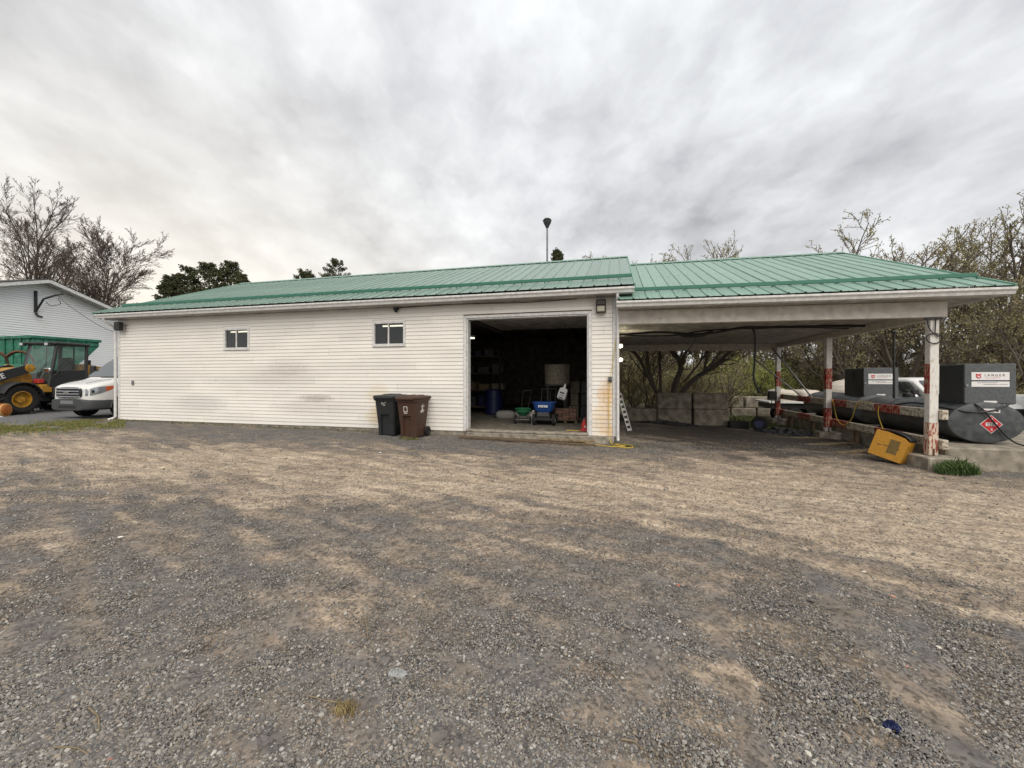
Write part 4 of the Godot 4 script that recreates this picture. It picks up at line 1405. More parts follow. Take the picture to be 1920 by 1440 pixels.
func cedar(xp: float, ytop: float, f: float, rad: float, label: String) -> void:
	var top := px(xp, ytop, f)
	var r := RandomNumberGenerator.new()
	r.seed = int(xp * 7)
	var t := thing("evergreen_tree", label, "tree", Vector3(top.x, 0.1, top.z), "evergreens behind the garage")
	var h := top.y - 0.1
	var mb := MB.new()
	mb.tube([Vector3(0, -0.2, 0), Vector3(0.05, h * 0.5, 0), Vector3(0, h * 0.96, 0)], [0.22, 0.14, 0.03], 7)
	put(mb, "trunk", M.bark, t, false)
	mb = MB.new()
	mb.use_col = true
	var tints := [Color(0.042, 0.050, 0.019), Color(0.06, 0.066, 0.026), Color(0.03, 0.038, 0.016), Color(0.075, 0.07, 0.03)]
	# boughs: sprays of small flat scale-leaves on tips that poke out unevenly
	for i in 190:
		var k := pow(r.randf(), 0.75)
		var y := h * lerpf(0.3, 1.0, k)
		var an := r.randf() * TAU
		var R := rad * 1.35 * pow(1.0 - k, 0.42) * r.randf_range(0.6, 1.15) + 0.15
		var tip := Vector3(cos(an) * R, y + r.randf_range(0.0, 0.5), sin(an) * R)
		var root := Vector3(cos(an) * R * 0.2, y - 0.25, sin(an) * R * 0.2)
		for s in 52:
			var q := sqrt(r.randf())
			var p := root.lerp(tip, q) + Vector3(r.randf_range(-1, 1), r.randf_range(-0.7, 1.0), r.randf_range(-1, 1)) * (0.28 * (1.15 - q * 0.7))
			var b := Basis.from_euler(Vector3(r.randf() * TAU, r.randf() * TAU, r.randf() * TAU)) * r.randf_range(0.06, 0.15)
			mb.col = tints[r.randi() % 4] * r.randf_range(0.8, 1.3)
			mb.quad(p - b.x, p - b.z * 0.4, p + b.x * 1.3, p + b.z * 0.4)
	put(mb, "crown", M.conifer, t, false)

# ---------------------------------------------------------------- fuel yard right of the canopy
func ell_ring(c: Vector3, rx: float, ry: float, k := 32) -> PackedVector3Array: # counter-clockwise seen from +z
	var p := PackedVector3Array()
	for j in k:
		var a := TAU * j / k
		p.append(c + Vector3(cos(a) * rx, sin(a) * ry, 0))
	return p

func text(s: String, size: float, m: Material, parent: Node3D, at: Vector3, turn := Vector3.ZERO, weight := 700, depth := 0.003) -> MeshInstance3D:
	var t := TextMesh.new()
	var f := SystemFont.new()
	f.font_names = PackedStringArray(["Droid Sans"])
	f.font_weight = weight
	t.font = f
	t.text = s
	t.font_size = 48
	t.pixel_size = size / 36.0 # capital letters come out about «size» high
	t.depth = depth
	t.curve_step = 2.0
	var o := MeshInstance3D.new()
	o.name = "lettering"
	o.mesh = t
	o.material_override = m
	parent.add_child(o, true)
	o.position = at
	o.rotation = turn
	return o

func fuel_tank(label: String, x: float, z0: float, z1: float, ybase: float, full: bool) -> void:
	var t := thing("fuel_tank", label, "tank", Vector3(x, ybase, z0), "fuel tanks")
	var rx := 0.66
	var ry := 0.43
	var c := Vector3(0, ry + 0.02, 0)
	var ln := z0 - z1
	var rings := []
	for s in [[-ln - 0.12, 0.3], [-ln - 0.10, 0.62], [-ln - 0.05, 0.88], [-ln, 1.0], [-ln + 0.02, 1.0], [-ln * 0.5, 1.0], [-0.02, 1.0], [0.0, 1.0], [0.012, 0.985]]:
		rings.append(ell_ring(c + Vector3(0, 0, s[0]), rx * s[1], ry * s[1], 40))
	var mb := MB.new()
	mb.loft(rings, true, true)
	put(mb, "shell", M.tank, t, false)
	mb = MB.new()
	mb.loft([ell_ring(c + Vector3(0, 0, 0.008), rx * 0.99, ry * 0.99, 40), ell_ring(c + Vector3(0, 0, 0.02), rx * 0.97, ry * 0.965, 40), ell_ring(c + Vector3(0, 0, 0.04), rx * 0.7, ry * 0.7, 40), ell_ring(c + Vector3(0, 0, 0.05), rx * 0.3, ry * 0.3, 40)], true, true)
	put(mb, "end_plate", M.tank, t, false)
	for zz in [-0.5, -ln + 0.5]:
		mb = MB.new()
		mb.bx(Vector3(0, 0.055, zz), Vector3(0.9, 0.11, 0.12), 0.01)
		put(mb, "saddle", M.black, t, false)
	for zz in [-ln * 0.35, -ln * 0.68]:
		mb = MB.new()
		mb.loft([ell_ring(c + Vector3(0, 0, zz - 0.025), rx + 0.006, ry + 0.006, 40), ell_ring(c + Vector3(0, 0, zz + 0.025), rx + 0.006, ry + 0.006, 40)])
		put(mb, "weld_band", M.tank, t, false)
	# cabinet
	var cb := MB.new()
	var lo := Vector3(-0.30, 0.83, -1.15)
	var hi := Vector3(0.56, 1.68, -0.1)
	cb.mm(lo, hi, 0.012)
	var cab := put(cb, "cabinet", M.tank_box, t, false)
	cb = MB.new()
	cb.mm(Vector3(lo.x - 0.004, lo.y + 0.015, hi.z + 0.001), Vector3(hi.x + 0.004, hi.y + 0.008, hi.z + 0.03), 0.008)
	var door := put(cb, "cabinet_door", mat(0.10, 0.112, 0.12, 0.5, 0.0, M.T.soft, 1.0), cab, false)
	tag(door, "lighter grey steel cabinet door with a torn sign")
	# sign: white above and below a navy band, as one panel with print
	var sz := hi.z + 0.031
	var sx := (lo.x + hi.x) / 2
	var sg := Node3D.new()
	sg.name = "sign"
	t.add_child(sg)
	pbox("plate", M.sign_white, sg, Vector3(sx - 0.32, 1.20, sz), Vector3(sx + 0.32, 1.51, sz + 0.004), 0.002, false)
	pbox("navy_band", M.navy, sg, Vector3(sx - 0.325, 1.315, sz + 0.004), Vector3(sx + 0.325, 1.342, sz + 0.006), 0, false)
	pbox("scuff", M.galv, sg, Vector3(sx + 0.13, 1.25, sz + 0.004), Vector3(sx + 0.29, 1.258, sz + 0.0055), 0, false)
	text("L A N G E R", 0.052, M.text_dark, sg, Vector3(sx + 0.07, 1.445, sz + 0.006), Vector3.ZERO, 400, 0.002)
	for k in 2:
		var wd: float = [0.16, 0.10][k]
		pbox("red_line", M.sign_red, sg, Vector3(sx - 0.09 + 0.15 * k, 1.382 + 0.01 * k, sz + 0.004), Vector3(sx - 0.09 + 0.15 * k + wd, 1.388 + 0.01 * k, sz + 0.0055), 0, false)
	for k in 2:
		pbox("print_line", M.text_dark, sg, Vector3(sx - 0.22 + 0.1 * k, 1.283 - 0.035 * k, sz + 0.004), Vector3(sx + 0.12 + 0.0 * k, 1.291 - 0.035 * k, sz + 0.0055), 0, false)
	# red round crest with a pale flame-like slash
	mb = MB.new()
	mb.extr(Transform3D(Basis(), Vector3(sx - 0.20, 1.43, sz + 0.0055)), PackedVector2Array([Vector2(-0.045, 0.05), Vector2(-0.048, -0.01), Vector2(-0.025, -0.05), Vector2(0.015, -0.055), Vector2(0.045, -0.03), Vector2(0.04, 0.0), Vector2(0.045, 0.05), Vector2(0.0, 0.035)]), 0.003)
	put(mb, "crest", M.sign_red, sg, false)
	mb = MB.new()
	mb.extr(Transform3D(Basis(), Vector3(sx - 0.20, 1.43, sz + 0.008)), PackedVector2Array([Vector2(-0.03, 0.02), Vector2(0.0, -0.01), Vector2(0.035, 0.015), Vector2(0.01, -0.035), Vector2(-0.02, -0.02)]), 0.002)
	put(mb, "crest_slash", M.sign_white, sg, false)
	pbox("label_strip", M.sign_white, cab, Vector3(sx - 0.11, 0.865, sz), Vector3(sx + 0.11, 0.905, sz + 0.004), 0, false)
	mb = MB.new()
	mb.lathe(Transform3D(Basis(Vector3.RIGHT, PI / 2), Vector3(lo.x + 0.02, 1.23, sz)), [Vector2(0.0, 0.0), Vector2(0.022, 0.0), Vector2(0.022, 0.03), Vector2(0.0, 0.03)], 12)
	put(mb, "latch", M.steel, cab, false)
	if full:
		# hazard placard and pictogram strip on the end
		var pl := Node3D.new()
		pl.name = "hazard_placard"
		t.add_child(pl)
		mb = MB.new()
		var pc := Vector3(0.06, 0.42, 0.0515)
		for k in 2:
			mb = MB.new()
			mb.box(Transform3D(Basis(Vector3(0, 0, 1), PI / 4), pc + Vector3(0, 0, 0.004 * k)), Vector3(0.27 - 0.02 * k, 0.27 - 0.02 * k, 0.004))
			put(mb, "border" if k == 0 else "field", M.sign_white if k == 0 else M.sign_red, pl, false)
		pbox("number_plate", M.sign_white, pl, pc + Vector3(-0.095, -0.033, 0.006), pc + Vector3(0.095, 0.037, 0.009), 0, false)
		text("1203", 0.055, M.text_dark, pl, pc + Vector3(0, 0.0, 0.010), Vector3.ZERO, 600, 0.002)
		text("3", 0.05, M.sign_white, pl, pc + Vector3(0, -0.105, 0.008), Vector3.ZERO, 600, 0.002)
		mb = MB.new()
		mb.extr(Transform3D(Basis(), pc + Vector3(0, 0.105, 0.008)), PackedVector2Array([Vector2(-0.022, -0.02), Vector2(0.022, -0.02), Vector2(0.026, 0.005), Vector2(0.008, 0.035), Vector2(0.002, 0.012), Vector2(-0.012, 0.025), Vector2(-0.025, 0.0)]), 0.002)
		put(mb, "flame_mark", M.sign_white, pl, false)
		var ps := pbox("pictogram_strip", M.sign_white, t, Vector3(-0.09, 0.66, 0.046), Vector3(0.21, 0.745, 0.052), 0, false)
		for k in 3:
			mb = MB.new()
			mb.extr(Transform3D(Basis(), Vector3(-0.04 + 0.1 * k, 0.70, 0.0535)), PackedVector2Array([Vector2(-0.032, -0.015), Vector2(-0.015, -0.005), Vector2(0.0, -0.02), Vector2(0.03, -0.018), Vector2(0.02, 0.012), Vector2(0.0, 0.02), Vector2(-0.024, 0.012)]), 0.002)
			put(mb, "pictogram", M.text_dark if k == 2 else M.sign_red, ps, false)
		# vent pipe with a cap, fill cap, label
		mb = MB.new()
		mb.tube([Vector3(-0.25, 0.8, -ln + 0.7), Vector3(-0.25, 2.62, -ln + 0.7)], [0.028], 8)
		mb.lathe(Transform3D(Basis(), Vector3(-0.25, 2.58, -ln + 0.7)), [Vector2(0.0, 0.0), Vector2(0.055, 0.0), Vector2(0.06, 0.06), Vector2(0.0, 0.09)], 10)
		put(mb, "vent_pipe", M.black, t, false)
		mb = MB.new()
		mb.lathe(Transform3D(Basis(), Vector3(0.02, 0.86, -ln + 0.75)), [Vector2(0.1, 0.0), Vector2(0.1, 0.1), Vector2(0.06, 0.14), Vector2(0.06, 0.2), Vector2(0.0, 0.22)], 12)
		put(mb, "fill_cap", M.black, t, false)
		mb = MB.new()
		mb.lathe(Transform3D(Basis(), Vector3(0.2, 0.84, -ln + 0.75)), [Vector2(0.06, 0.0), Vector2(0.07, 0.06), Vector2(0.04, 0.1), Vector2(0.0, 0.1)], 12)
		put(mb, "gauge", M.chrome, t, false)
		# hose hung in a loop from the cabinet, and one down the end
		pipe(t, "hose", M.black, curve([Vector3(-0.65, 0.62, -2.0), Vector3(-0.70, 0.74, -1.4), Vector3(-0.64, 0.80, -0.9), Vector3(-0.55, 0.72, -0.1), Vector3(-0.25, 0.67, 0.09), Vector3(0.1, 0.72, 0.09), Vector3(0.4, 0.86, 0.02)], 6), 0.02, 8, false)
		pipe(t, "hose", M.black, curve([Vector3(-0.2, 0.85, 0.02), Vector3(-0.1, 0.72, 0.09), Vector3(0.1, 0.42, 0.10), Vector3(0.32, 0.14, 0.10), Vector3(0.48, 0.02, 0.2), Vector3(0.75, 0.018, 0.45)], 6), 0.017, 8, false)
	else:
		pipe(t, "hose", M.black, curve([Vector3(-0.28, 1.62, -0.6), Vector3(-0.34, 1.4, -0.6), Vector3(-0.36, 1.1, -0.4), Vector3(-0.33, 0.85, -0.3)], 5), 0.018, 6, false)

func make_fuel_yard() -> void:
	# concrete pad
	var pad := MB.new()
	pad.mm(Vector3(6.46, -0.55, -18.4), Vector3(10.6, 0.20, -10.1), 0.03)
	var o := put(pad, "tank_pad", M.conc2)
	tag(o, "raised concrete pad under the grey fuel tanks", "concrete pad")
	fuel_tank("nearer grey oval fuel tank with red hazard placard and signed cabinet", 7.54, -10.75, -13.9, 0.205, true)
	fuel_tank("farther grey oval fuel tank without a placard behind the first", 7.54, -14.4, -17.6, 0.205, false)
	# guard rails along the posts
	for k in 2:
		var y0: float = [0.86, 0.27][k]
		var r := thing("guard_rail", ["upper timber guard rail striped red and white along the posts", "lower timber guard rail striped red and white near the ground"][k], "guard rail", Vector3(6.32, y0 - 0.095, -14.2), "guard rails along the posts")
		var z := -9.9
		var i := 0
		while z > -18.3:
			var l := minf(1.25 if i % 2 == 0 else 0.95, z + 18.35)
			var b := MB.new()
			b.mm(Vector3(6.262, y0 - 0.095, z - l + 0.001), Vector3(6.37, y0 + 0.095, z), 0.01)
			put(b, "white_stretch" if i % 2 == 0 else "red_stretch", M.rail_white if i % 2 == 0 else M.paint_red, r)
			z -= l
			i += 1
		if k == 1: # short legs that carry the lower rail
			for zz in [-11.2, -13.0, -15.5, -17.2]:
				var b := MB.new()
				b.mm(Vector3(6.28, gy(6.3, zz) - 0.1, zz - 0.05), Vector3(6.36, y0 - 0.094, zz + 0.05))
				put(b, "leg", M.wood, r)
	# loose yellow cords on the rail
	var cd := thing("extension_cord", "yellow cord looped over the upper guard rail", "cord", Vector3(6.25, 0.2, -12.9), "yellow cords")
	pipe(cd, "cord", M.cord, curve([Vector3(6.24, 0.97, -14.1), Vector3(6.22, 0.86, -13.95), Vector3(6.2, 0.4, -13.7), Vector3(6.2, 0.28, -13.3), Vector3(6.2, 0.5, -12.95), Vector3(6.22, 0.90, -12.75), Vector3(6.26, 0.975, -12.6), Vector3(6.3, 0.975, -12.3)], 6), 0.011, 6)
	cd = thing("extension_cord", "yellow cord hanging from the rail down to the yellow box", "cord", Vector3(6.2, 0.2, -11.8), "yellow cords")
	pipe(cd, "cord", M.cord, curve([Vector3(6.24, 0.90, -11.85), Vector3(6.2, 0.7, -11.8), Vector3(6.18, 0.4, -11.6), Vector3(6.1, 0.15, -11.2), Vector3(6.0, 0.12, -10.75)], 5), 0.011, 6)
	# white poly tanks on a flatbed trailer
	var tq := px(1545, 752, 19.0)
	var ty := gy(tq.x, tq.z)
	var tr := thing("flatbed_trailer", "white-edged flatbed trailer parked behind the guard rails", "trailer", Vector3(tq.x, ty, tq.z))
	pbox("deck", M.trim, tr, Vector3(-2.6, 0.98, -1.0), Vector3(2.4, 1.06, 1.0), 0.01, false)
	pbox("chassis", M.black, tr, Vector3(-2.5, 0.72, -0.8), Vector3(2.3, 0.979, 0.8), 0.01, false)
	pbox("drawbar", M.rust, tr, Vector3(2.3, 0.74, -0.08), Vector3(3.6, 0.86, 0.08), 0.01, false)
	for sx in [-1.55, -0.7]:
		for sz in [-0.9, 0.9]:
			wheel(tr, Vector3(sx, 0.38, sz), 0.38, 0.22, M.steel, Vector3(0, 0, 1) * signf(sz))
	for k in 2:
		var pt := thing("water_tank", ["low white plastic tank at the end of the trailer deck", "low white plastic tank beside the big domed one on trailer"][k], "tank", Vector3(tq.x - 1.75 + k * 0.95, ty + 1.06, tq.z))
		var mb := MB.new()
		mb.loft([rr_ring(0.44, 0.75, 0.0), rr_ring(0.46, 0.78, 0.05), rr_ring(0.46, 0.78, 0.38), rr_ring(0.43, 0.74, 0.47), rr_ring(0.33, 0.6, 0.52)], true, true)
		put(mb, "shell", M.poly, pt, false)
		mb = MB.new()
		mb.lathe(Transform3D(Basis(), Vector3(0, 0.515, 0)), [Vector2(0.12, 0), Vector2(0.12, 0.05), Vector2(0.0, 0.06)], 14)
		put(mb, "lid", M.poly, pt, false)
	var big := thing("water_tank", "big domed white plastic tank on the trailer deck", "tank", Vector3(tq.x + 0.95, ty + 1.06, tq.z))
	var bm := MB.new()
	bm.lathe(Transform3D(Basis(), Vector3.ZERO), [Vector2(0.8, 0.0), Vector2(0.85, 0.05), Vector2(0.85, 0.35), Vector2(0.82, 0.55), Vector2(0.72, 0.75), Vector2(0.55, 0.9), Vector2(0.3, 0.98), Vector2(0.0, 1.0)], 36)
	put(bm, "shell", M.poly, big, false)
	bm = MB.new()
	bm.lathe(Transform3D(Basis(), Vector3(0, 0.97, 0)), [Vector2(0.2, 0), Vector2(0.2, 0.07), Vector2(0.0, 0.09)], 18)
	put(bm, "lid", M.poly, big, false)
	# pickups beyond the tanks
	pickup("white pickup truck parked behind the farther fuel tank", 10.25, -17.2, 0.25)
	pickup("white pickup truck parked beside the nearer fuel tank", 12.1, -14.0, -0.2)
	# yellow box leaning on the footing
	var yb := thing("yellow_box", "yellow metal box with black curved lid tipped against the footing", "box", Vector3(5.62, gy(5.62, -10.4) + 0.085, -10.42), "", 0.0)
	yb.basis = Basis.from_scale(Vector3.ONE * 0.93) * Basis(Vector3.UP, -0.85) * Basis(Vector3(0, 0, 1), -0.27) * Basis(Vector3.RIGHT, -0.12)
	var mb2 := MB.new()
	mb2.extr(Transform3D(Basis(), Vector3(0, 0.0, 0)), PackedVector2Array([Vector2(-0.3, 0.0), Vector2(0.3, 0.0), Vector2(0.31, 0.50), Vector2(0.22, 0.56), Vector2(-0.1, 0.60), Vector2(-0.30, 0.58)]), 0.34)
	put(mb2, "body", M.yellow, yb, false)
	pbox("faded_label", mat(0.30, 0.20, 0.06, 0.8, 0.0, M.T.worn, 3.0), yb, Vector3(0.0, 0.14, 0.171), Vector3(0.18, 0.46, 0.174), 0, false)
	for k in 4:
		pbox("scratch", M.text_dark, yb, Vector3(-0.2 + 0.11 * k, 0.26 + 0.02 * (k % 2), 0.171), Vector3(-0.12 + 0.11 * k, 0.275 + 0.02 * (k % 2), 0.1735), 0, false)
	mb2 = MB.new()
	var arc := []
	for k in 9:
		var a := lerpf(0.15, 0.92, k / 8.0) * PI
		arc.append(Vector3(0.02 + cos(a) * 0.34, 0.47 + sin(a) * 0.17, 0))
	var ra := []
	for q in arc:
		ra.append(PackedVector3Array([q + Vector3(0, -0.03, 0.165), q + Vector3(0, 0.02, 0.165), q + Vector3(0, 0.02, -0.165), q + Vector3(0, -0.03, -0.165)]))
	mb2.loft(ra, true, true)
	put(mb2, "lid", M.black, yb, false)
	pbox("foot_strip", M.loader_yellow, yb, Vector3(0.301, 0.01, -0.17), Vector3(0.315, 0.42, 0.17), 0.003, false)

func rr_ring(hx: float, hz: float, y: float, k := 28) -> PackedVector3Array: # rounded rectangle, counter-clockwise seen from above
	var p := PackedVector3Array()
	for j in k:
		var a := TAU * j / k
		var c := cos(a)
		var s := sin(a)
		p.append(Vector3(signf(c) * pow(absf(c), 0.45) * hx, y, -signf(s) * pow(absf(s), 0.45) * hz))
	return p

func wheel(parent: Node3D, at: Vector3, r: float, w: float, rim_m: Material, axis: Vector3, lug := false) -> void:
	var wl := Node3D.new()
	wl.name = "wheel"
	parent.add_child(wl, true)
	wl.position = at
	var b := Basis(Quaternion(Vector3.UP, axis.normalized()))
	var t := Transform3D(b, Vector3.ZERO)
	var mb := MB.new()
	var ri := r * 0.56
	mb.lathe(t, [Vector2(ri, -w * 0.42), Vector2(r * 0.82, -w * 0.5), Vector2(r * 0.95, -w * 0.44), Vector2(r, -w * 0.3), Vector2(r, w * 0.3), Vector2(r * 0.95, w * 0.44), Vector2(r * 0.82, w * 0.5), Vector2(ri, w * 0.42)], 32)
	if lug:
		for k in 22:
			for s in [-1.0, 1.0]:
				var an: float = TAU * (k + (0.5 if s > 0 else 0.0)) / 22
				var bb := b * Basis(Vector3.UP, an) * Basis(Vector3.RIGHT, 0.5 * s)
				mb.box(Transform3D(bb, b * (Basis(Vector3.UP, an) * Vector3(r + 0.012, s * w * 0.24, 0))), Vector3(0.04, w * 0.5, 0.06))
	put(mb, "tyre", M.rubber, wl, false)
	mb = MB.new()
	mb.lathe(t, [Vector2(ri, -w * 0.4), Vector2(ri, w * 0.1), Vector2(ri * 1.02, w * 0.42), Vector2(ri * 0.93, w * 0.44), Vector2(ri * 0.85, w * 0.16), Vector2(ri * 0.45, w * 0.12), Vector2(ri * 0.42, w * 0.3), Vector2(0.0, w * 0.3)], 28)
	put(mb, "rim", rim_m, wl, false)

func car_ring(hw: float, y0: float, y1: float, z: float, k := 28) -> PackedVector3Array: # upright rounded section, counter-clockwise seen from +z
	var p := PackedVector3Array()
	for j in k:
		var a := TAU * j / k
		var c := cos(a)
		var s := sin(a)
		p.append(Vector3(signf(c) * pow(absf(c), 0.32) * hw, (y0 + y1) / 2 + signf(s) * pow(absf(s), 0.32) * (y1 - y0) / 2, z))
	return p

func pickup(label: String, x: float, z: float, turn: float) -> void:
	var t := thing("pickup_truck", label, "truck", on(x, z), "white pickups by the tanks", turn) # nose towards +z
	var mb := MB.new()
	mb.loft([car_ring(0.95, 0.62, 1.32, -2.9), car_ring(0.98, 0.55, 1.36, -2.8), car_ring(1.0, 0.55, 1.34, -0.9), car_ring(1.0, 0.55, 1.33, 1.0), car_ring(0.98, 0.55, 1.30, 1.9), car_ring(0.95, 0.55, 1.22, 2.45), car_ring(0.88, 0.6, 1.1, 2.6)], true, true)
	put(mb, "body", M.white_paint, t, false)
	mb = MB.new()
	mb.loft([car_ring(0.86, 1.25, 1.9, -0.85), car_ring(0.84, 1.25, 1.99, -0.6), car_ring(0.84, 1.25, 2.0, 0.3), car_ring(0.85, 1.25, 1.93, 0.6), car_ring(0.9, 1.25, 1.36, 1.25)], true, true)
	put(mb, "cab", M.white_paint, t, false)
	mb = MB.new()
	mb.quad(Vector3(-0.80, 1.37, 1.262), Vector3(0.80, 1.37, 1.262), Vector3(0.70, 1.9, 0.665), Vector3(-0.70, 1.9, 0.665))
	put(mb, "windshield", M.glass_dark, t, false)
	for s in [-1.0, 1.0]:
		mb = MB.new()
		var a := [Vector3(s * 0.885, 1.38, -0.6), Vector3(s * 0.905, 1.38, 0.95), Vector3(s * 0.86, 1.84, 0.5), Vector3(s * 0.85, 1.86, -0.55)]
		if s > 0: mb.quad(a[1], a[0], a[3], a[2])
		else: mb.quad(a[0], a[1], a[2], a[3])
		put(mb, "side_window", M.glass_dark, t, false)
		pbox("headlight", M.chrome, t, Vector3(s * 0.72 - 0.16, 0.95, 2.48), Vector3(s * 0.72 + 0.16, 1.12, 2.6), 0.02, false)
		pbox("mirror", M.black, t, Vector3(s * 1.08 - 0.1, 1.38, 0.85), Vector3(s * 1.08 + 0.1, 1.6, 0.97), 0.02, false)
	pbox("grille", M.black, t, Vector3(-0.5, 0.8, 2.5), Vector3(0.5, 1.1, 2.63), 0.02, false)
	pbox("bumper", M.chrome, t, Vector3(-0.95, 0.52, 2.45), Vector3(0.95, 0.76, 2.72), 0.04, false)
	for wx in [-0.86, 0.86]:
		for wz in [-1.9, 1.75]:
			wheel(t, Vector3(wx, 0.39, wz), 0.39, 0.26, M.steel, Vector3(signf(wx), 0, 0))

# ---------------------------------------------------------------- under the canopy
func block_mesh() -> ArrayMesh: # cast concrete block, foot at y 0
	var mb := MB.new()
	mb.bx(Vector3(0, 0.304, 0), Vector3(1.19, 0.606, 0.606), 0.04)
	mb.bx(Vector3(0.0, 0.3, 0.303), Vector3(0.09, 0.06, 0.012), 0.004)
	return mb.mesh()

func make_under_canopy() -> void:
	var bm := block_mesh()
	var zb := -16.7
	var yb := -0.2
	var list := [
		[2.17, 1, zb, M.conc2, "dark concrete block on top of the stack beside forked tree"], [3.43, 1, zb - 0.02, M.conc2, "concrete block on top at the open end of stack"],
		[0.93, 0, zb, M.conc2, "lower concrete block nearest to the garage end wall"], [2.16, 0, zb + 0.01, M.conc2, "lower concrete block in the middle of the dark stack"], [3.44, 0, zb + 0.03, M.conc2, "lower concrete block at the open end of the dark stack"],
		[6.0, 1, -24.3, M.conc2, "pale upper concrete block half hidden behind the dark stack"], [7.3, 1, -24.3, M.conc2, "pale upper concrete block behind the far striped post"], [6.6, 0, -24.28, M.conc2, "pale lower concrete block standing in the grass"], [7.85, 0, -24.28, M.conc2, "pale lower concrete block behind the meter box"], [5.36, 0, -24.28, M.conc2, "pale lower concrete block mostly behind the dark stack"]]
	for l in list:
		var far: bool = l[2] < -20
		var o := put_mesh(bm, "concrete_block", l[3])
		o.position = Vector3(l[0], (-0.62 if far else yb) + 0.608 * l[1], l[2])
		o.rotation.y = rng.randf_range(-0.012, 0.012)
		tag(o, l[4], "concrete block", "stacked concrete blocks")
	# twin floodlight, lit, on the garage end wall
	var fl := thing("flood_lamp", "lit twin floodlight on the garage end wall under the canopy", "lamp", Vector3(0.02, 2.3, -13.0))
	pbox("mount", M.black, fl, Vector3(0.0, -0.2, -0.06), Vector3(0.03, 0.3, 0.06), 0.005, false)
	for k in 2:
		var at := Vector3(0.14, 0.27 - 0.42 * k, 0.06)
		var hd := MB.new()
		var t := Transform3D(Basis(Quaternion(Vector3.UP, Vector3(0.25, -0.25, 1.0).normalized())), at)
		hd.lathe(t, [Vector2(0.0, -0.11), Vector2(0.045, -0.1), Vector2(0.075, 0.0), Vector2(0.08, 0.03), Vector2(0.07, 0.03)], 16)
		hd.tube([Vector3(0.03, at.y, 0.0), at], [0.012], 6)
		put(hd, "lamp_head", M.black, fl, false)
		var bl := MB.new()
		bl.lathe(t, [Vector2(0.055, 0.022), Vector2(0.04, 0.032), Vector2(0.0, 0.036)], 16)
		put(bl, "lamp_lens", M.lamp_on, fl, false)
		var om := OmniLight3D.new()
		om.name = "flood_glow"
		om.light_energy = 0.12
		om.light_color = Color(1.0, 0.95, 0.8)
		om.light_size = 0.07
		om.omni_range = 12.0
		om.omni_attenuation = 2.0
		om.shadow_enabled = true
		fl.add_child(om, true)
		om.position = at + Vector3(0.04, -0.03, 0.14)
	# white punched channel leaning on the wall
	var ch := thing("punched_channel", "white punched metal channel leaning on the garage end wall", "metal channel", on(0.42, -12.6))
	var lean := Basis(Vector3(0, 0, 1), 0.27)
	var mb := MB.new()
	for s in [-1.0, 1.0]:
		mb.box(Transform3D(lean, lean * Vector3(s * 0.055, 0.58, 0)), Vector3(0.02, 1.16, 0.07), 0.003)
	for k in 8:
		mb.box(Transform3D(lean, lean * Vector3(0, 0.04 + k * 0.155, 0.0)), Vector3(0.09, 0.075, 0.02), 0.003)
	put(mb, "channel", M.trim, ch, false)
	# cables along the ceiling, and the hanging hose
	var hz := thing("ceiling_hoses", "black hoses slung along the underside of the canopy", "hoses", Vector3(3.0, 2.8, -12.6))
	pipe(hz, "hose", M.black, curve([Vector3(0.08, 2.80, -11.9), Vector3(1.2, 2.86, -11.95), Vector3(2.3, 2.78, -12.0), Vector3(3.5, 2.95, -12.05), Vector3(5.0, 2.93, -12.1), Vector3(6.1, 2.90, -12.15)], 6), 0.032, 7)
	pipe(hz, "hose", M.black, curve([Vector3(0.08, 2.84, -12.4), Vector3(1.5, 2.80, -12.4), Vector3(2.6, 2.93, -12.45), Vector3(4.5, 2.95, -12.5), Vector3(6.1, 2.93, -12.9)], 6), 0.022, 6)
	pipe(hz, "hanging_hose", M.black, curve([Vector3(3.35, 2.95, -12.05), Vector3(3.55, 2.9, -12.1), Vector3(3.63, 2.6, -12.2), Vector3(3.62, 2.0, -12.2), Vector3(3.60, 1.6, -12.2), Vector3(3.72, 1.25, -12.2), Vector3(3.92, 1.14, -12.2)], 6), 0.026, 7)
	pipe(hz, "hanging_hose", M.black, curve([Vector3(2.2, 2.82, -12.1), Vector3(2.0, 2.4, -12.3), Vector3(1.55, 1.95, -12.7), Vector3(1.2, 1.75, -13.1)], 6), 0.016, 6)
	pipe(hz, "tied_bundle", M.black, curve([Vector3(1.6, 2.84, -12.02), Vector3(1.9, 2.74, -12.0), Vector3(2.3, 2.76, -12.0), Vector3(2.55, 2.86, -12.02)], 4), 0.045, 7)
	# coil and cable on the near post, cable by the middle post
	var pc := thing("cable_coil", "black cable coiled on a hook at the top of post", "cable", Vector3(6.17, 2.3, -9.95))
	mb = MB.new()
	var loop := []
	for k in 17:
		var a := TAU * k / 16.0
		loop.append(Vector3(6.17 + cos(a) * 0.13, 2.38 + sin(a) * 0.10, -9.955 + 0.01 * sin(a * 2)))
	mb.tube(loop, [0.012], 6)
	put(mb, "coil", M.black, pc)
	pipe(pc, "drop", M.black, curve([Vector3(6.05, 2.80, -9.96), Vector3(6.08, 2.62, -9.96), Vector3(6.14, 2.50, -9.955), Vector3(6.25, 2.42, -9.95)]), 0.010, 6)
	pipe(pc, "drop", M.black, [Vector3(6.2, 2.80, -9.96), Vector3(6.18, 2.48, -9.955)], 0.010, 6)
	pbox("clamp", M.black, pc, Vector3(6.02, 2.76, -9.98), Vector3(6.3, 2.80, -9.94), 0.004)
	# wheel and tarp on the ground
	var wq := Vector3(4.72, 0, -15.4)
	var jw := thing("spare_tyre", "loose blue-hubbed wheel standing against a dark tarp", "wheel", on(wq.x, wq.z))
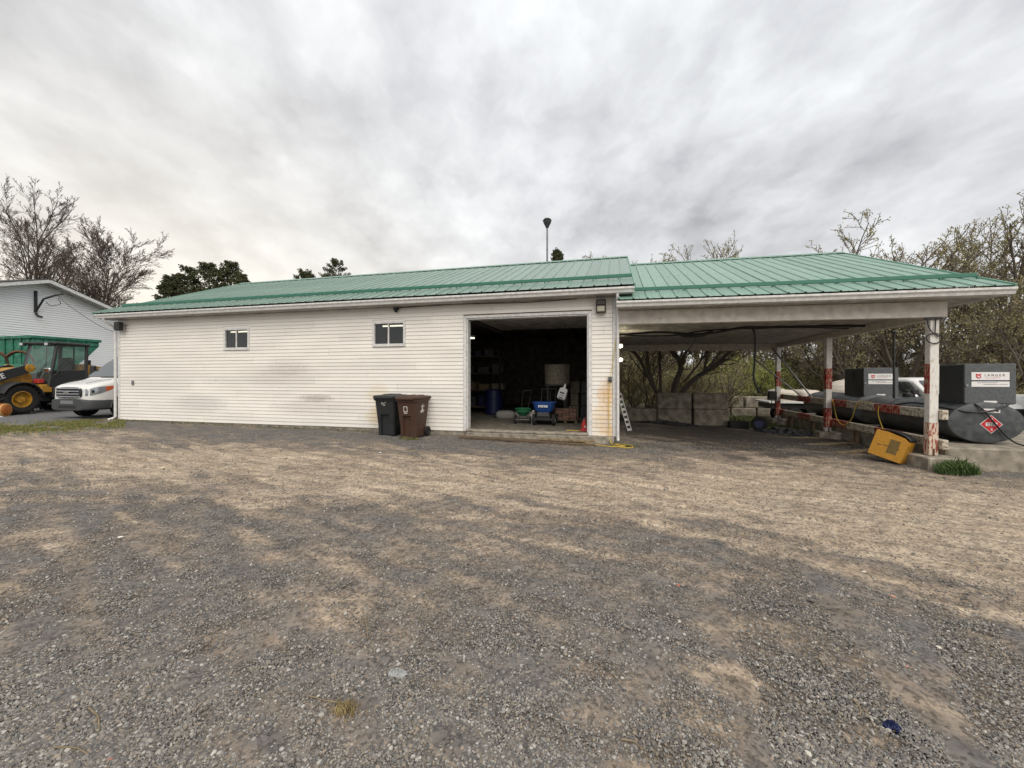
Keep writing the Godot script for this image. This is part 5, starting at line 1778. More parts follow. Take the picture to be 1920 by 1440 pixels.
	wheel(jw, Vector3(0, 0.25, 0), 0.25, 0.16, M.blue_dark, Vector3(-0.3, 0.15, 1))
	crumple("dark_tarp", "crumpled dark tarpaulin heaped beside the loose wheel", "tarp", Vector3(5.35, gy(5.35, -14.9), -14.9), 0.95, 0.55, 0.2, M.tarp, 91)
	crumple("rag_heap", "low heap of dark rags below the concrete blocks", "rags", Vector3(1.9, gy(1.9, -15.9), -15.9), 1.1, 0.28, 0.14, M.tarp, 92)
	var bx := thing("black_tray", "black plastic tray lying behind the loose wheel", "tray", on(4.25, -16.1))
	var tb := MB.new()
	tb.mm(Vector3(-0.3, 0, -0.2), Vector3(0.3, 0.02, 0.2))
	for s in [-1.0, 1.0]:
		tb.bx(Vector3(s * 0.29, 0.13, 0), Vector3(0.02, 0.22, 0.4))
		tb.bx(Vector3(0, 0.13, s * 0.19), Vector3(0.56, 0.22, 0.02))
	put(tb, "shell", M.black_soft, bx, false)
	# planks lying by the middle footing
	for k in 3:
		var p := put_mesh(plank_mesh(2.4, 0.14, 0.04, 30 + k), "loose_plank", M.wood_pale)
		p.position = on(6.9 - 0.35 * k, -14.0 + 1.1 * k, 0.03)
		p.position.x = minf(p.position.x, 6.0)
		p.rotation.y = 0.25 + 0.2 * k
		tag(p, ["weathered plank lying by the middle post footing", "weathered plank lying between the middle and far posts", "short way-off plank lying in grass by far post"][k], "plank", "loose planks")
	# grass under the rails and behind
	var spots := []
	for i in 2600:
		var x := rng.randf_range(4.9, 6.45)
		var z := rng.randf_range(-19.5, -14.6)
		if x < 5.4 and z > -16: continue
		spots.append([Vector3(x, gy(x, z), z), rng.randf_range(0.06, 0.16)])
	for i in 5000:
		var x := rng.randf_range(3.9, 11.5)
		var z := rng.randf_range(-24.0, -17.0)
		if x > 6.4 and z > -18.5 and x < 10.7: continue
		spots.append([Vector3(x, gy(x, z), z), rng.randf_range(0.08, 0.25)])
	blades("grass", spots, "green grass growing around the posts and behind the canopy", [Color(0.07, 0.10, 0.025), Color(0.10, 0.13, 0.035), Color(0.14, 0.13, 0.06)])

func crumple(called: String, label: String, cat: String, at: Vector3, rx: float, rz: float, h: float, m: Material, sd: int) -> void:
	var nz := noise(sd, 2.2, FastNoiseLite.TYPE_SIMPLEX_SMOOTH, 4)
	var mb := MB.new()
	var g := []
	for j in 25:
		var row := PackedVector3Array()
		for i in 33:
			var u := i / 16.0 - 1.0
			var v := j / 12.0 - 1.0
			var d := u * u + v * v
			var y := h * maxf(0.0, 1.0 - d) * (0.6 + 1.1 * nz.get_noise_2d(u * 1.7, v * 1.7)) + 0.05 * h * absf(nz.get_noise_2d(u * 6.0, v * 6.0)) - (0.05 if d > 1.05 else 0.0)
			var k := 1.0 + 0.25 * nz.get_noise_2d(u * 1.5 + 9.0, v * 1.5)
			var x := u * rx * k
			var z := v * rz * k
			row.append(Vector3(x, y + 0.012 + gy(at.x + x, at.z + z) - at.y, z))
		g.append(row)
	for j in 24:
		for i in 32:
			mb.quad(g[j + 1][i], g[j + 1][i + 1], g[j][i + 1], g[j][i])
	var o := put(mb, called, m)
	o.position = at
	tag(o, label, cat)

func plank_mesh(ln: float, w: float, t: float, sd: int) -> ArrayMesh:
	var r := RandomNumberGenerator.new()
	r.seed = sd
	var mb := MB.new()
	var rings := []
	for i in 9:
		var x := (i / 8.0 - 0.5) * ln
		var s := r.randf_range(-0.004, 0.004)
		var e := t / 2
		rings.append(PackedVector3Array([Vector3(x, -e + s, w / 2), Vector3(x, -e + s, -w / 2 + r.randf_range(-0.006, 0.006)), Vector3(x, e + s, -w / 2), Vector3(x, e + s, w / 2 + r.randf_range(-0.006, 0.006))]))
	for i in 8:
		for j in 4:
			var k := (j + 1) % 4
			mb.quad(rings[i][j], rings[i][k], rings[i + 1][k], rings[i + 1][j])
	mb.quad(rings[0][3], rings[0][2], rings[0][1], rings[0][0])
	mb.quad(rings[8][0], rings[8][1], rings[8][2], rings[8][3])
	return mb.mesh()

func blades(called: String, spots: Array, label: String, tints: Array) -> void:
	var mb := MB.new()
	mb.use_col = true
	var w := 0.055
	for s in [[-w, 0.0, 0.25], [w, 0.1, -0.2], [0.0, -0.1, 0.45]]:
		var b := Vector3(s[0] * 3.0, 0, s[1])
		var mid := b + Vector3(s[2] * 0.25, 0.6, 0.05)
		var tip := b + Vector3(s[2], 1.0, 0.15)
		mb.quad(b - Vector3(w, 0, 0), b + Vector3(w, 0, 0), mid + Vector3(w * 0.8, 0, 0), mid - Vector3(w * 0.8, 0, 0))
		mb.tri(mid - Vector3(w * 0.8, 0, 0), mid + Vector3(w * 0.8, 0, 0), tip)
	var mm := MultiMesh.new()
	mm.transform_format = MultiMesh.TRANSFORM_3D
	mm.use_colors = true
	mm.mesh = mb.mesh()
	mm.instance_count = spots.size()
	for i in spots.size():
		var s: Array = spots[i]
		var h: float = s[1]
		mm.set_instance_transform(i, Transform3D(Basis.from_euler(Vector3(rng.randf_range(-0.4, 0.4), rng.randf() * TAU, rng.randf_range(-0.4, 0.4))).scaled(Vector3(h * 0.9, h, h * 0.9)), s[0]))
		mm.set_instance_color(i, tints[rng.randi() % tints.size()] * rng.randf_range(0.7, 1.3))
	var o := MultiMeshInstance3D.new()
	o.name = numbered(called)
	o.multimesh = mm
	o.material_override = M.grass
	add_child(o)
	tag(o, label, "grass", "", "stuff")

# ---------------------------------------------------------------- vehicles on the left
func make_left_vehicles() -> void:
	make_van()
	make_loader()
	make_hopper()
	# orange drum lying in front of the loader
	var dq := px(-4, 775, 14.6)
	var dr := thing("orange_drum", "orange plastic drum lying on its side by loader wheel", "drum", on(dq.x, dq.z, 0.0), "", 0.5)
	var mb := MB.new()
	mb.lathe(Transform3D(Basis(Vector3(0, 0, 1), -PI / 2), Vector3(-0.35, 0.235, 0)), [Vector2(0.0, 0.0), Vector2(0.19, 0.0), Vector2(0.225, 0.08), Vector2(0.235, 0.2), Vector2(0.235, 0.42), Vector2(0.215, 0.55), Vector2(0.16, 0.62), Vector2(0.0, 0.64)], 28)
	put(mb, "shell", M.orange, dr, false)
	mb = MB.new()
	mb.lathe(Transform3D(Basis(Vector3(0, 0, 1), -PI / 2), Vector3(0.2, 0.235, 0)), [Vector2(0.215, 0.0), Vector2(0.232, 0.0), Vector2(0.232, 0.035), Vector2(0.2, 0.045)], 28)
	put(mb, "rim", mat(0.55, 0.30, 0.10, 0.6), dr, false)
	crumple("white_rag", "small crumpled white rag on the asphalt by the drum", "rag", on(dq.x + 0.55, dq.z + 0.25), 0.16, 0.1, 0.07, M.cloth, 97)

func make_van() -> void:
	var t := thing("white_van", "white cargo van with grey bumper parked by the garage end", "van", on(-17.95, -9.75))
	t.position.y = gy(-17.95, -10.5)
	var mb := MB.new()
	mb.loft([car_ring(0.96, 0.45, 2.4, -5.95), car_ring(0.99, 0.42, 2.5, -5.8), car_ring(1.0, 0.42, 2.52, -3.0), car_ring(0.99, 0.42, 2.50, -2.5), car_ring(0.98, 0.42, 2.42, -2.15), car_ring(0.985, 0.42, 1.92, -1.55), car_ring(0.99, 0.42, 1.42, -0.98), car_ring(0.985, 0.42, 1.32, -0.76), car_ring(0.965, 0.42, 1.25, -0.42), car_ring(0.92, 0.44, 1.18, -0.18), car_ring(0.84, 0.48, 1.12, -0.05), car_ring(0.70, 0.55, 1.04, 0.01)], true, true)
	put(mb, "body", M.white_paint, t, false)
	mb = MB.new()
	mb.loft([car_ring(1.0, 0.30, 0.66, -0.95), car_ring(1.0, 0.28, 0.68, -0.5), car_ring(0.95, 0.28, 0.68, -0.15), car_ring(0.86, 0.28, 0.67, 0.02), car_ring(0.72, 0.30, 0.66, 0.08)], true, true)
	put(mb, "bumper", M.plastic_gray, t, false)
	pbox("bumper_intake", M.black, t, Vector3(-0.42, 0.36, 0.06), Vector3(0.42, 0.46, 0.088), 0.008, false)
	pbox("number_plate", mat(0.16, 0.17, 0.17, 0.6), t, Vector3(-0.3, 0.5, 0.07), Vector3(0.3, 0.62, 0.094), 0.006, false)
	# windscreen, proud of the body by a few mm
	mb = MB.new()
	mb.quad(Vector3(-0.86, 1.44, -0.965), Vector3(0.86, 1.44, -0.965), Vector3(0.85, 1.93, -1.525), Vector3(-0.85, 1.93, -1.525))
	mb.quad(Vector3(-0.85, 1.93, -1.525), Vector3(0.85, 1.93, -1.525), Vector3(0.80, 2.36, -2.045), Vector3(-0.80, 2.36, -2.045))
	put(mb, "windshield", M.glass_dark, t, false)
	pbox("wiper", M.black, t, Vector3(-0.1, 1.40, -0.95), Vector3(0.75, 1.42, -0.91), 0.004, false)
	for s in [-1.0, 1.0]:
		mb = MB.new()
		var a := [Vector3(s * 0.996, 1.42, -2.2), Vector3(s * 0.996, 1.42, -1.2), Vector3(s * 0.985, 1.8, -1.55), Vector3(s * 0.985, 2.1, -2.0), Vector3(s * 0.985, 2.15, -2.2)]
		for k in 3:
			if s > 0: mb.tri(a[0], a[k + 2], a[k + 1])
			else: mb.tri(a[0], a[k + 1], a[k + 2])
		put(mb, "side_window", M.glass_dark, t, false)
		# swept-back headlight
		var hl := Node3D.new()
		hl.name = "headlight"
		t.add_child(hl, true)
		var rings := []
		for k in 10:
			var u := k / 9.0
			var z := lerpf(0.0, -0.66, u)
			var yc := lerpf(0.90, 1.07, u)
			var hh := 0.13 * (1.0 - 0.7 * u * u)
			var row := PackedVector3Array()
			for e in 4:
				var yy := yc + hh * lerpf(-1.0, 1.0 if u > 0.2 else 0.8, e / 3.0)
				row.append(Vector3(s * (van_half_width(z, yy) + 0.008), yy, z + 0.006))
			rings.append(row)
		mb = MB.new()
		mb.loft(rings.slice(0, 7), false)
		put(mb, "lens", mat(0.34, 0.36, 0.38, 0.1, 0.7), hl, false)
		mb = MB.new()
		mb.loft(rings.slice(6, 10), false)
		put(mb, "turn_signal", mat(0.55, 0.10, 0.02, 0.2), hl, false)
		mb = MB.new()
		mb.bx(Vector3(s * (van_half_width(-0.14, 0.93) - 0.02), 0.93, -0.14), Vector3(0.07, 0.12, 0.12), 0.03)
		put(mb, "reflector", M.black, hl, false)
		pbox("mirror", M.black, t, Vector3(s * 1.1 - 0.1, 1.45, -1.35), Vector3(s * 1.1 + 0.1, 1.85, -1.2), 0.04, false)
		for wz in [-0.98, -4.75]:
			wheel(t, Vector3(s * 0.88, 0.35, wz), 0.35, 0.23, M.steel, Vector3(s, 0, 0))
			mb = MB.new()
			var arch := []
			for k in 11:
				var an := PI * k / 10.0
				arch.append(Vector3(s * 0.995, 0.36 + sin(an) * 0.42, wz + cos(an) * 0.42))
			mb.tube(arch, [0.03], 6)
			put(mb, "wheel_arch", M.plastic_gray, t, false)
		mb = MB.new()
		mb.lathe(Transform3D(Basis(Vector3(0, 0, 1), -PI / 2 * s), Vector3(s * 0.985, 0.37, -0.98)), [Vector2(0.40, 0.0), Vector2(0.40, 0.012), Vector2(0.0, 0.012)], 24)
		put(mb, "wheel_well", M.black, t, false)
	# grille of chrome bars with an oval badge
	var g := Node3D.new()
	g.name = "grille"
	t.add_child(g)
	mb = MB.new()
	mb.loft([grille_ring(0.62, 0.19, 0.03), grille_ring(0.60, 0.175, 0.075)], true, true)
	put(mb, "surround", M.black, g, false)
	for k in 4:
		var y := 0.745 + 0.095 * k
		mb = MB.new()
		mb.tube([Vector3(-0.55, y, 0.05), Vector3(-0.25, y, 0.09), Vector3(0.25, y, 0.09), Vector3(0.55, y, 0.05)], [0.024], 8)
		put(mb, "bar", M.chrome, g, false)
	mb = MB.new()
	mb.loft([ell_ring(Vector3(0, 0.89, 0.08), 0.115, 0.045, 20), ell_ring(Vector3(0, 0.89, 0.115), 0.11, 0.042, 20)], true, true)
	put(mb, "badge", M.chrome, g, false)
	# raised hood creases
	for s in [-1.0, 1.0]:
		pipe(t, "hood_crease", M.plastic_gray, [Vector3(s * 0.55, 1.205, -0.12), Vector3(s * 0.6, 1.29, -0.42), Vector3(s * 0.66, 1.345, -0.8)], 0.006, 4, false)

func van_half_width(z: float, y: float) -> float: # the body's half width at that place, as lofted
	var T := [[-0.98, 0.99, 0.42, 1.42], [-0.76, 0.985, 0.42, 1.32], [-0.42, 0.965, 0.42, 1.25], [-0.18, 0.92, 0.44, 1.18], [-0.05, 0.84, 0.48, 1.12], [0.01, 0.70, 0.55, 1.04]]
	for i in 5:
		if z <= T[i + 1][0]:
			var k: float = (z - T[i][0]) / (T[i + 1][0] - T[i][0])
			var hw := lerpf(T[i][1], T[i + 1][1], k)
			var y0 := lerpf(T[i][2], T[i + 1][2], k)
			var y1 := lerpf(T[i][3], T[i + 1][3], k)
			var v := minf(absf((y - (y0 + y1) / 2) / ((y1 - y0) / 2)), 0.995)
			return hw * pow(1.0 - pow(v, 2.0 / 0.32), 0.32 / 2.0)
	return 0.7

func grille_ring(hx: float, hy: float, z: float) -> PackedVector3Array:
	var p := PackedVector3Array()
	for j in 24:
		var a := TAU * j / 24
		var c := cos(a)
		var s := sin(a)
		p.append(Vector3(signf(c) * pow(absf(c), 0.5) * hx, 0.885 + signf(s) * pow(absf(s), 0.5) * hy, z - absf(c) * 0.03))
	return p

func make_loader() -> void:
	var at := on(-22.75, -11.26)
	at.y = gy(-22.0, -11.0) + 0.02
	var t := thing("wheel_loader", "yellow and black wheel loader with a glazed cab", "loader", at, "", 0.18)
	for s in [-1.0, 1.0]:
		for z in [1.05, -1.05]:
			wheel(t, Vector3(s * 0.72, 0.55, z), 0.55, 0.42, M.loader_yellow, Vector3(s, 0, 0), true)
		# mudguard over the front wheel
		var mg := MB.new()
		var arc := []
		for k in 10:
			var a := lerpf(0.25, 2.75, k / 9.0)
			arc.append(PackedVector3Array([Vector3(s * 0.5, 0.55 + sin(a) * 0.66, 1.05 - cos(a) * 0.66), Vector3(s * 0.98, 0.55 + sin(a) * 0.66, 1.05 - cos(a) * 0.66), Vector3(s * 0.98, 0.55 + sin(a) * 0.61, 1.05 - cos(a) * 0.61), Vector3(s * 0.5, 0.55 + sin(a) * 0.61, 1.05 - cos(a) * 0.61)]))
		mg.loft(arc, true, true)
		put(mg, "mudguard", M.loader_dark, t, false)
	pbox("chassis", M.loader_dark, t, Vector3(-0.42, 0.4, -2.2), Vector3(0.42, 0.95, 0.3), 0.03, false)
	pbox("side_tank", M.loader_dark, t, Vector3(-0.7, 0.55, -0.75), Vector3(0.7, 1.0, -0.1), 0.04, false)
	pbox("yellow_sill", M.loader_yellow, t, Vector3(-0.66, 0.78, -0.1), Vector3(0.66, 1.1, 0.28), 0.03, false)
	pbox("step", M.galv, t, Vector3(0.62, 0.3, -0.3), Vector3(0.9, 0.34, 0.05), 0.008, false)
	# engine hood
	var mb := MB.new()
	mb.extr(Transform3D(Basis(Vector3(0, 0, -1), Vector3.UP, Vector3(1, 0, 0)), Vector3(0, 0, 0)), PackedVector2Array([Vector2(1.36, 0.95), Vector2(2.5, 0.95), Vector2(2.55, 1.55), Vector2(2.2, 1.82), Vector2(1.36, 1.95)]), 1.25)
	var hood := put(mb, "engine_hood", M.loader_yellow, t, false)
	pbox("vent", M.black, hood, Vector3(0.627, 1.35, -1.9), Vector3(0.635, 1.5, -1.4), 0.0, false)
	pbox("seam", M.black, hood, Vector3(0.627, 0.98, -2.02), Vector3(0.633, 1.86, -2.0), 0.0, false)
	pipe(t, "exhaust_stack", M.black, [Vector3(0.3, 1.8, -1.75), Vector3(0.3, 2.15, -1.75)], 0.05, 10, false)
	# cab: posts, roof, lower panels, glass
	var cab := Node3D.new()
	cab.name = "cab"
	t.add_child(cab)
	mb = MB.new()
	mb.bx(Vector3(0, 2.78, -0.8), Vector3(1.42, 0.12, 1.35), 0.04)
	put(mb, "roof", M.loader_dark, cab, false)
	for s in [-1.0, 1.0]:
		for q in [[Vector3(s * 0.64, 1.05, 0.02), Vector3(s * 0.6, 2.74, -0.3)], [Vector3(s * 0.64, 1.0, -1.3), Vector3(s * 0.62, 2.74, -1.38)]]:
			mb = MB.new()
			mb.tube([q[0], q[1]], [0.06], 8)
			put(mb, "pillar", M.loader_dark, cab, false)
		mb = MB.new()
		mb.extr(Transform3D(Basis(Vector3(0, 0, -1), Vector3.UP, Vector3(1, 0, 0)), Vector3(s * 0.64, 0, 0)), PackedVector2Array([Vector2(0.0, 1.0), Vector2(1.3, 1.0), Vector2(1.34, 1.72), Vector2(0.9, 1.66), Vector2(0.12, 1.5)]), 0.05)
		put(mb, "door_panel", M.loader_dark, cab, false)
		mb = MB.new()
		var g := [Vector3(s * 0.635, 1.6, -0.12), Vector3(s * 0.635, 1.7, -1.3), Vector3(s * 0.62, 2.7, -1.36), Vector3(s * 0.605, 2.7, -0.32)]
		if s > 0: mb.quad(g[0], g[1], g[2], g[3])
		else: mb.quad(g[3], g[2], g[1], g[0])
		put(mb, "door_glass", M.glass_clear, cab, false)
		pipe(cab, "glazing_bar", M.black, [Vector3(s * 0.64, 1.72, -0.86), Vector3(s * 0.63, 2.7, -0.88)], 0.022, 6, false)
		pipe(cab, "grab_rail", M.black, curve([Vector3(s * 0.70, 1.3, 0.02), Vector3(s * 0.74, 1.75, -0.35), Vector3(s * 0.70, 2.1, -0.7)], 4), 0.016, 6, false)
		pbox("work_light", M.black, cab, Vector3(s * 0.55 - 0.09, 2.66, -0.1), Vector3(s * 0.55 + 0.09, 2.8, 0.04), 0.02, false)
		pbox("work_light_lens", M.chrome, cab, Vector3(s * 0.55 - 0.07, 2.68, 0.041), Vector3(s * 0.55 + 0.07, 2.78, 0.05), 0.0, false)
	mb = MB.new()
	mb.quad(Vector3(-0.6, 1.25, 0.03), Vector3(0.6, 1.25, 0.03), Vector3(0.56, 2.72, -0.26), Vector3(-0.56, 2.72, -0.26))
	put(mb, "windshield", M.glass_clear, cab, false)
	mb = MB.new()
	mb.quad(Vector3(0.6, 1.72, -1.33), Vector3(-0.6, 1.72, -1.33), Vector3(-0.58, 2.72, -1.4), Vector3(0.58, 2.72, -1.4))
	put(mb, "rear_glass", M.glass_clear, cab, false)
	pbox("front_panel", M.loader_dark, cab, Vector3(-0.62, 0.98, -0.02), Vector3(0.62, 1.26, 0.05), 0.01, false)
	var seat := MB.new()
	seat.bx(Vector3(0, 1.45, -0.85), Vector3(0.5, 0.18, 0.5), 0.05)
	seat.bx(Vector3(0, 1.85, -1.12), Vector3(0.48, 0.75, 0.14), 0.05)
	put(seat, "seat", M.black_soft, cab, false)
	mb = MB.new()
	mb.tube([Vector3(0, 1.2, -0.15), Vector3(0, 1.65, -0.35)], [0.05], 8)
	var sw := []
	for k in 17:
		var a := TAU * k / 16.0
		sw.append(Vector3(cos(a) * 0.19, 1.68 + sin(a) * 0.1, -0.38 + sin(a) * 0.16))
	mb.tube(sw, [0.016], 6)
	put(mb, "steering_column", M.black, cab, false)
	pipe(t, "wiper", M.black, [Vector3(0.1, 1.3, 0.06), Vector3(0.42, 2.0, -0.08)], 0.012, 5, false)
	pbox("mirror", M.chrome, t, Vector3(0.62, 1.62, 0.12), Vector3(0.9, 1.76, 0.2), 0.04, false)
	# front frame, lift tower and boom
	mb = MB.new()
	mb.extr(Transform3D(Basis(Vector3(0, 0, -1), Vector3.UP, Vector3(1, 0, 0)), Vector3(0, 0, 0)), PackedVector2Array([Vector2(-1.45, 0.45), Vector2(-0.3, 0.45), Vector2(-0.3, 1.45), Vector2(-0.55, 1.78), Vector2(-0.85, 1.75), Vector2(-1.5, 1.0)]), 0.55)
	put(mb, "front_frame", M.loader_yellow, t, false)
	for s in [-1.0, 1.0]:
		mb = MB.new()
		mb.extr(Transform3D(Basis(Vector3(0, 0, -1), Vector3.UP, Vector3(1, 0, 0)), Vector3(s * 0.42, 0, 0)), PackedVector2Array([Vector2(-2.75, 0.55), Vector2(-2.55, 0.45), Vector2(-1.7, 1.08), Vector2(-0.45, 1.60), Vector2(-0.38, 1.78), Vector2(-0.55, 1.88), Vector2(-1.75, 1.46), Vector2(-2.8, 0.75)]), 0.09)
		var arm := put(mb, "boom_arm", M.loader_dark, t, false)
		mb = MB.new()
		mb.lathe(Transform3D(Basis(Vector3(0, 0, 1), -PI / 2 * s), Vector3(s * 0.42, 1.74, 0.5)), [Vector2(0.0, 0.0), Vector2(0.16, 0.0), Vector2(0.16, 0.075), Vector2(0.08, 0.09), Vector2(0.0, 0.09)], 18)
		put(mb, "boom_pin", M.loader_yellow, arm, false)
		if s > 0:
			var b := Basis(Vector3.UP, PI / 2) * Basis(Vector3(0, 0, 1), 0.385)
			var tx := text("DEERE", 0.2, M.sign_white, arm, Vector3(0.468, 1.31, 1.62))
			tx.basis = b
		mb = MB.new()
		mb.tube([Vector3(s * 0.3, 0.75, 0.75), Vector3(s * 0.32, 1.3, 1.75)], [0.06], 10)
		put(mb, "lift_cylinder", M.loader_yellow, t, false)
	pbox("red_reservoir", M.red, t, Vector3(0.3, 1.15, 0.1), Vector3(0.56, 1.32, 0.3), 0.02, false)
	# bucket
	mb = MB.new()
	mb.extr(Transform3D(Basis(Vector3(0, 0, -1), Vector3.UP, Vector3(1, 0, 0)), Vector3(0, 0, 0)), PackedVector2Array([Vector2(-3.6, 0.03), Vector2(-2.75, 0.05), Vector2(-2.6, 0.3), Vector2(-2.65, 0.8), Vector2(-2.72, 0.8), Vector2(-2.7, 0.3), Vector2(-2.8, 0.12), Vector2(-3.6, 0.06)]), 1.9)
	put(mb, "bucket", M.loader_dark, t, false)

func make_hopper() -> void:
	var c := cw(-22.4, 0, 19.1)
	var X := cw(0.257, 0, 0.966).normalized()
	var y := gy(c.x, c.z)
	var t := thing("hopper_trailer", "green steel hopper trailer with ribbed side behind the loader", "trailer", Vector3(c.x, y, c.z))
	t.basis = Basis(X, Vector3.UP, X.cross(Vector3.UP))
	var L := 5.0
	var mb := MB.new()
	var h := 3.55 - y
	mb.extr(Transform3D(Basis(), Vector3(0, 0, -L / 2)), PackedVector2Array([Vector2(0.88, 1.3), Vector2(1.6, 1.3), Vector2(1.6, 2.0), Vector2(2.03, 2.45), Vector2(2.48, 3.0), Vector2(2.48, h), Vector2(2.42, h), Vector2(2.40, 3.05), Vector2(1.24, 1.6), Vector2(0.08, 2.1), Vector2(0.06, h), Vector2(0.0, h), Vector2(0.0, 1.9), Vector2(0.5, 1.3)]), L)
	put(mb, "hopper", M.dump_green, t, false)
	mb = MB.new()
	mb.extr(Transform3D(Basis(), Vector3(0, 0, 0.02)), PackedVector2Array([Vector2(0.9, 1.35), Vector2(1.58, 1.35), Vector2(1.58, 2.0), Vector2(2.02, 2.45), Vector2(2.46, 3.0), Vector2(2.46, h - 0.05), Vector2(0.02, h - 0.05), Vector2(0.02, 1.9), Vector2(0.5, 1.35)]), 0.03)
	put(mb, "end_plate", M.dump_green, t, false)
	pbox("top_rail", M.dump_green, t, Vector3(-0.05, h - 0.1, 0.036), Vector3(2.53, h + 0.03, 0.12), 0.01, false)
	pbox("top_rail", M.dump_green, t, Vector3(-0.1, h - 0.1, -L), Vector3(-0.002, h + 0.03, 0.03), 0.01, false)
	for k in 3:
		pbox("end_rib", M.dump_green, t, Vector3(0.35 + 0.8 * k, 2.55 if k != 1 else 1.6, 0.037), Vector3(0.45 + 0.8 * k, h - 0.1, 0.09), 0.006, false)
	pbox("end_rib", M.dump_green, t, Vector3(0.05, 3.0, 0.037), Vector3(2.43, 3.08, 0.088), 0.006, false)
	for k in 8:
		mb = MB.new()
		mb.tube([Vector3(-0.03, h - 0.1, -0.25 - k * 0.6), Vector3(-0.03, 2.0, -0.25 - k * 0.6)], [0.045], 4)
		put(mb, "side_rib", M.dump_green, t, false)
	pbox("chassis", M.black, t, Vector3(0.8, 0.75, -L), Vector3(1.68, 1.3, 0.0), 0.02, false)
	for s in [0.35, 2.1]:
		for z in [-1.4, -3.2]:
			wheel(t, Vector3(s, 0.5, z), 0.5, 0.32, M.steel, Vector3(signf(s - 1.2), 0, 0))
	for z in [-1.4, -3.2]:
		pipe(t, "axle", M.black, [Vector3(0.35, 0.5, z), Vector3(2.1, 0.5, z)], 0.08, 8, false)
		pbox("axle_block", M.black, t, Vector3(1.0, 0.45, z - 0.2), Vector3(1.5, 0.75, z + 0.2), 0.01, false)
	# green implement with rusty hoops, between the loader and the trailer
	var q := px(24, 700, 17.4)
	var yi := gy(q.x, q.z)
	var im := thing("implement", "green farm implement with two rusty curved hoops on top", "implement", Vector3(q.x, yi, q.z), "", 0.9)
	pbox("frame", M.dump_green, im, Vector3(-0.9, 1.45, -0.3), Vector3(0.75, 1.95, 0.3), 0.03, false)
	pbox("stand", M.black, im, Vector3(-0.6, 0.0, -0.25), Vector3(0.5, 1.449, 0.25), 0.03, false)
	pbox("decal", M.sign_white, im, Vector3(-0.75, 1.7, 0.301), Vector3(-0.35, 1.88, 0.306), 0.0, false)
	for k in 2:
		var arc := []
		for i in 12:
			var a := lerpf(0.05, 2.5, i / 11.0)
			arc.append(Vector3(-0.55 + k * 0.75 + cos(a) * 0.42, 1.95 + sin(a) * 0.55, 0.05 * k))
		mb = MB.new()
		var rings := []
		for p in arc:
			rings.append(PackedVector3Array([p + Vector3(0, 0.05, 0.14), p + Vector3(0, -0.05, 0.14), p + Vector3(0, -0.05, -0.14), p + Vector3(0, 0.05, -0.14)]))
		mb.loft(rings, true, true)
		put(mb, "hoop", M.rust, im, false)
	mb = MB.new()
	mb.lathe(Transform3D(Basis(Vector3.RIGHT, PI / 2), Vector3(0.25, 1.5, 0.3)), [Vector2(0.0, 0.0), Vector2(0.22, 0.0), Vector2(0.22, 0.12), Vector2(0.1, 0.14), Vector2(0.0, 0.14)], 18)
	put(mb, "pulley", M.loader_yellow, im, false)

# ---------------------------------------------------------------- wheeled bins
func bin_ring(hx: float, hz: float, y: float, n: float, zo := 0.0) -> PackedVector3Array:
	var b := 0.035
	return PackedVector3Array([Vector3(hx - b, y, hz + zo), Vector3(hx, y, hz - b + zo), Vector3(hx, y, -hz + b + zo), Vector3(hx - b, y, -hz + zo), Vector3(-hx + b, y, -hz + zo), Vector3(-hx, y, -hz + b + zo), Vector3(-hx, y, hz - b + zo), Vector3(-hx + b, y, hz + zo), Vector3(-0.13, y, hz + zo), Vector3(-0.115, y, hz - n + zo), Vector3(0.085, y, hz - n + zo), Vector3(0.10, y, hz + zo)])

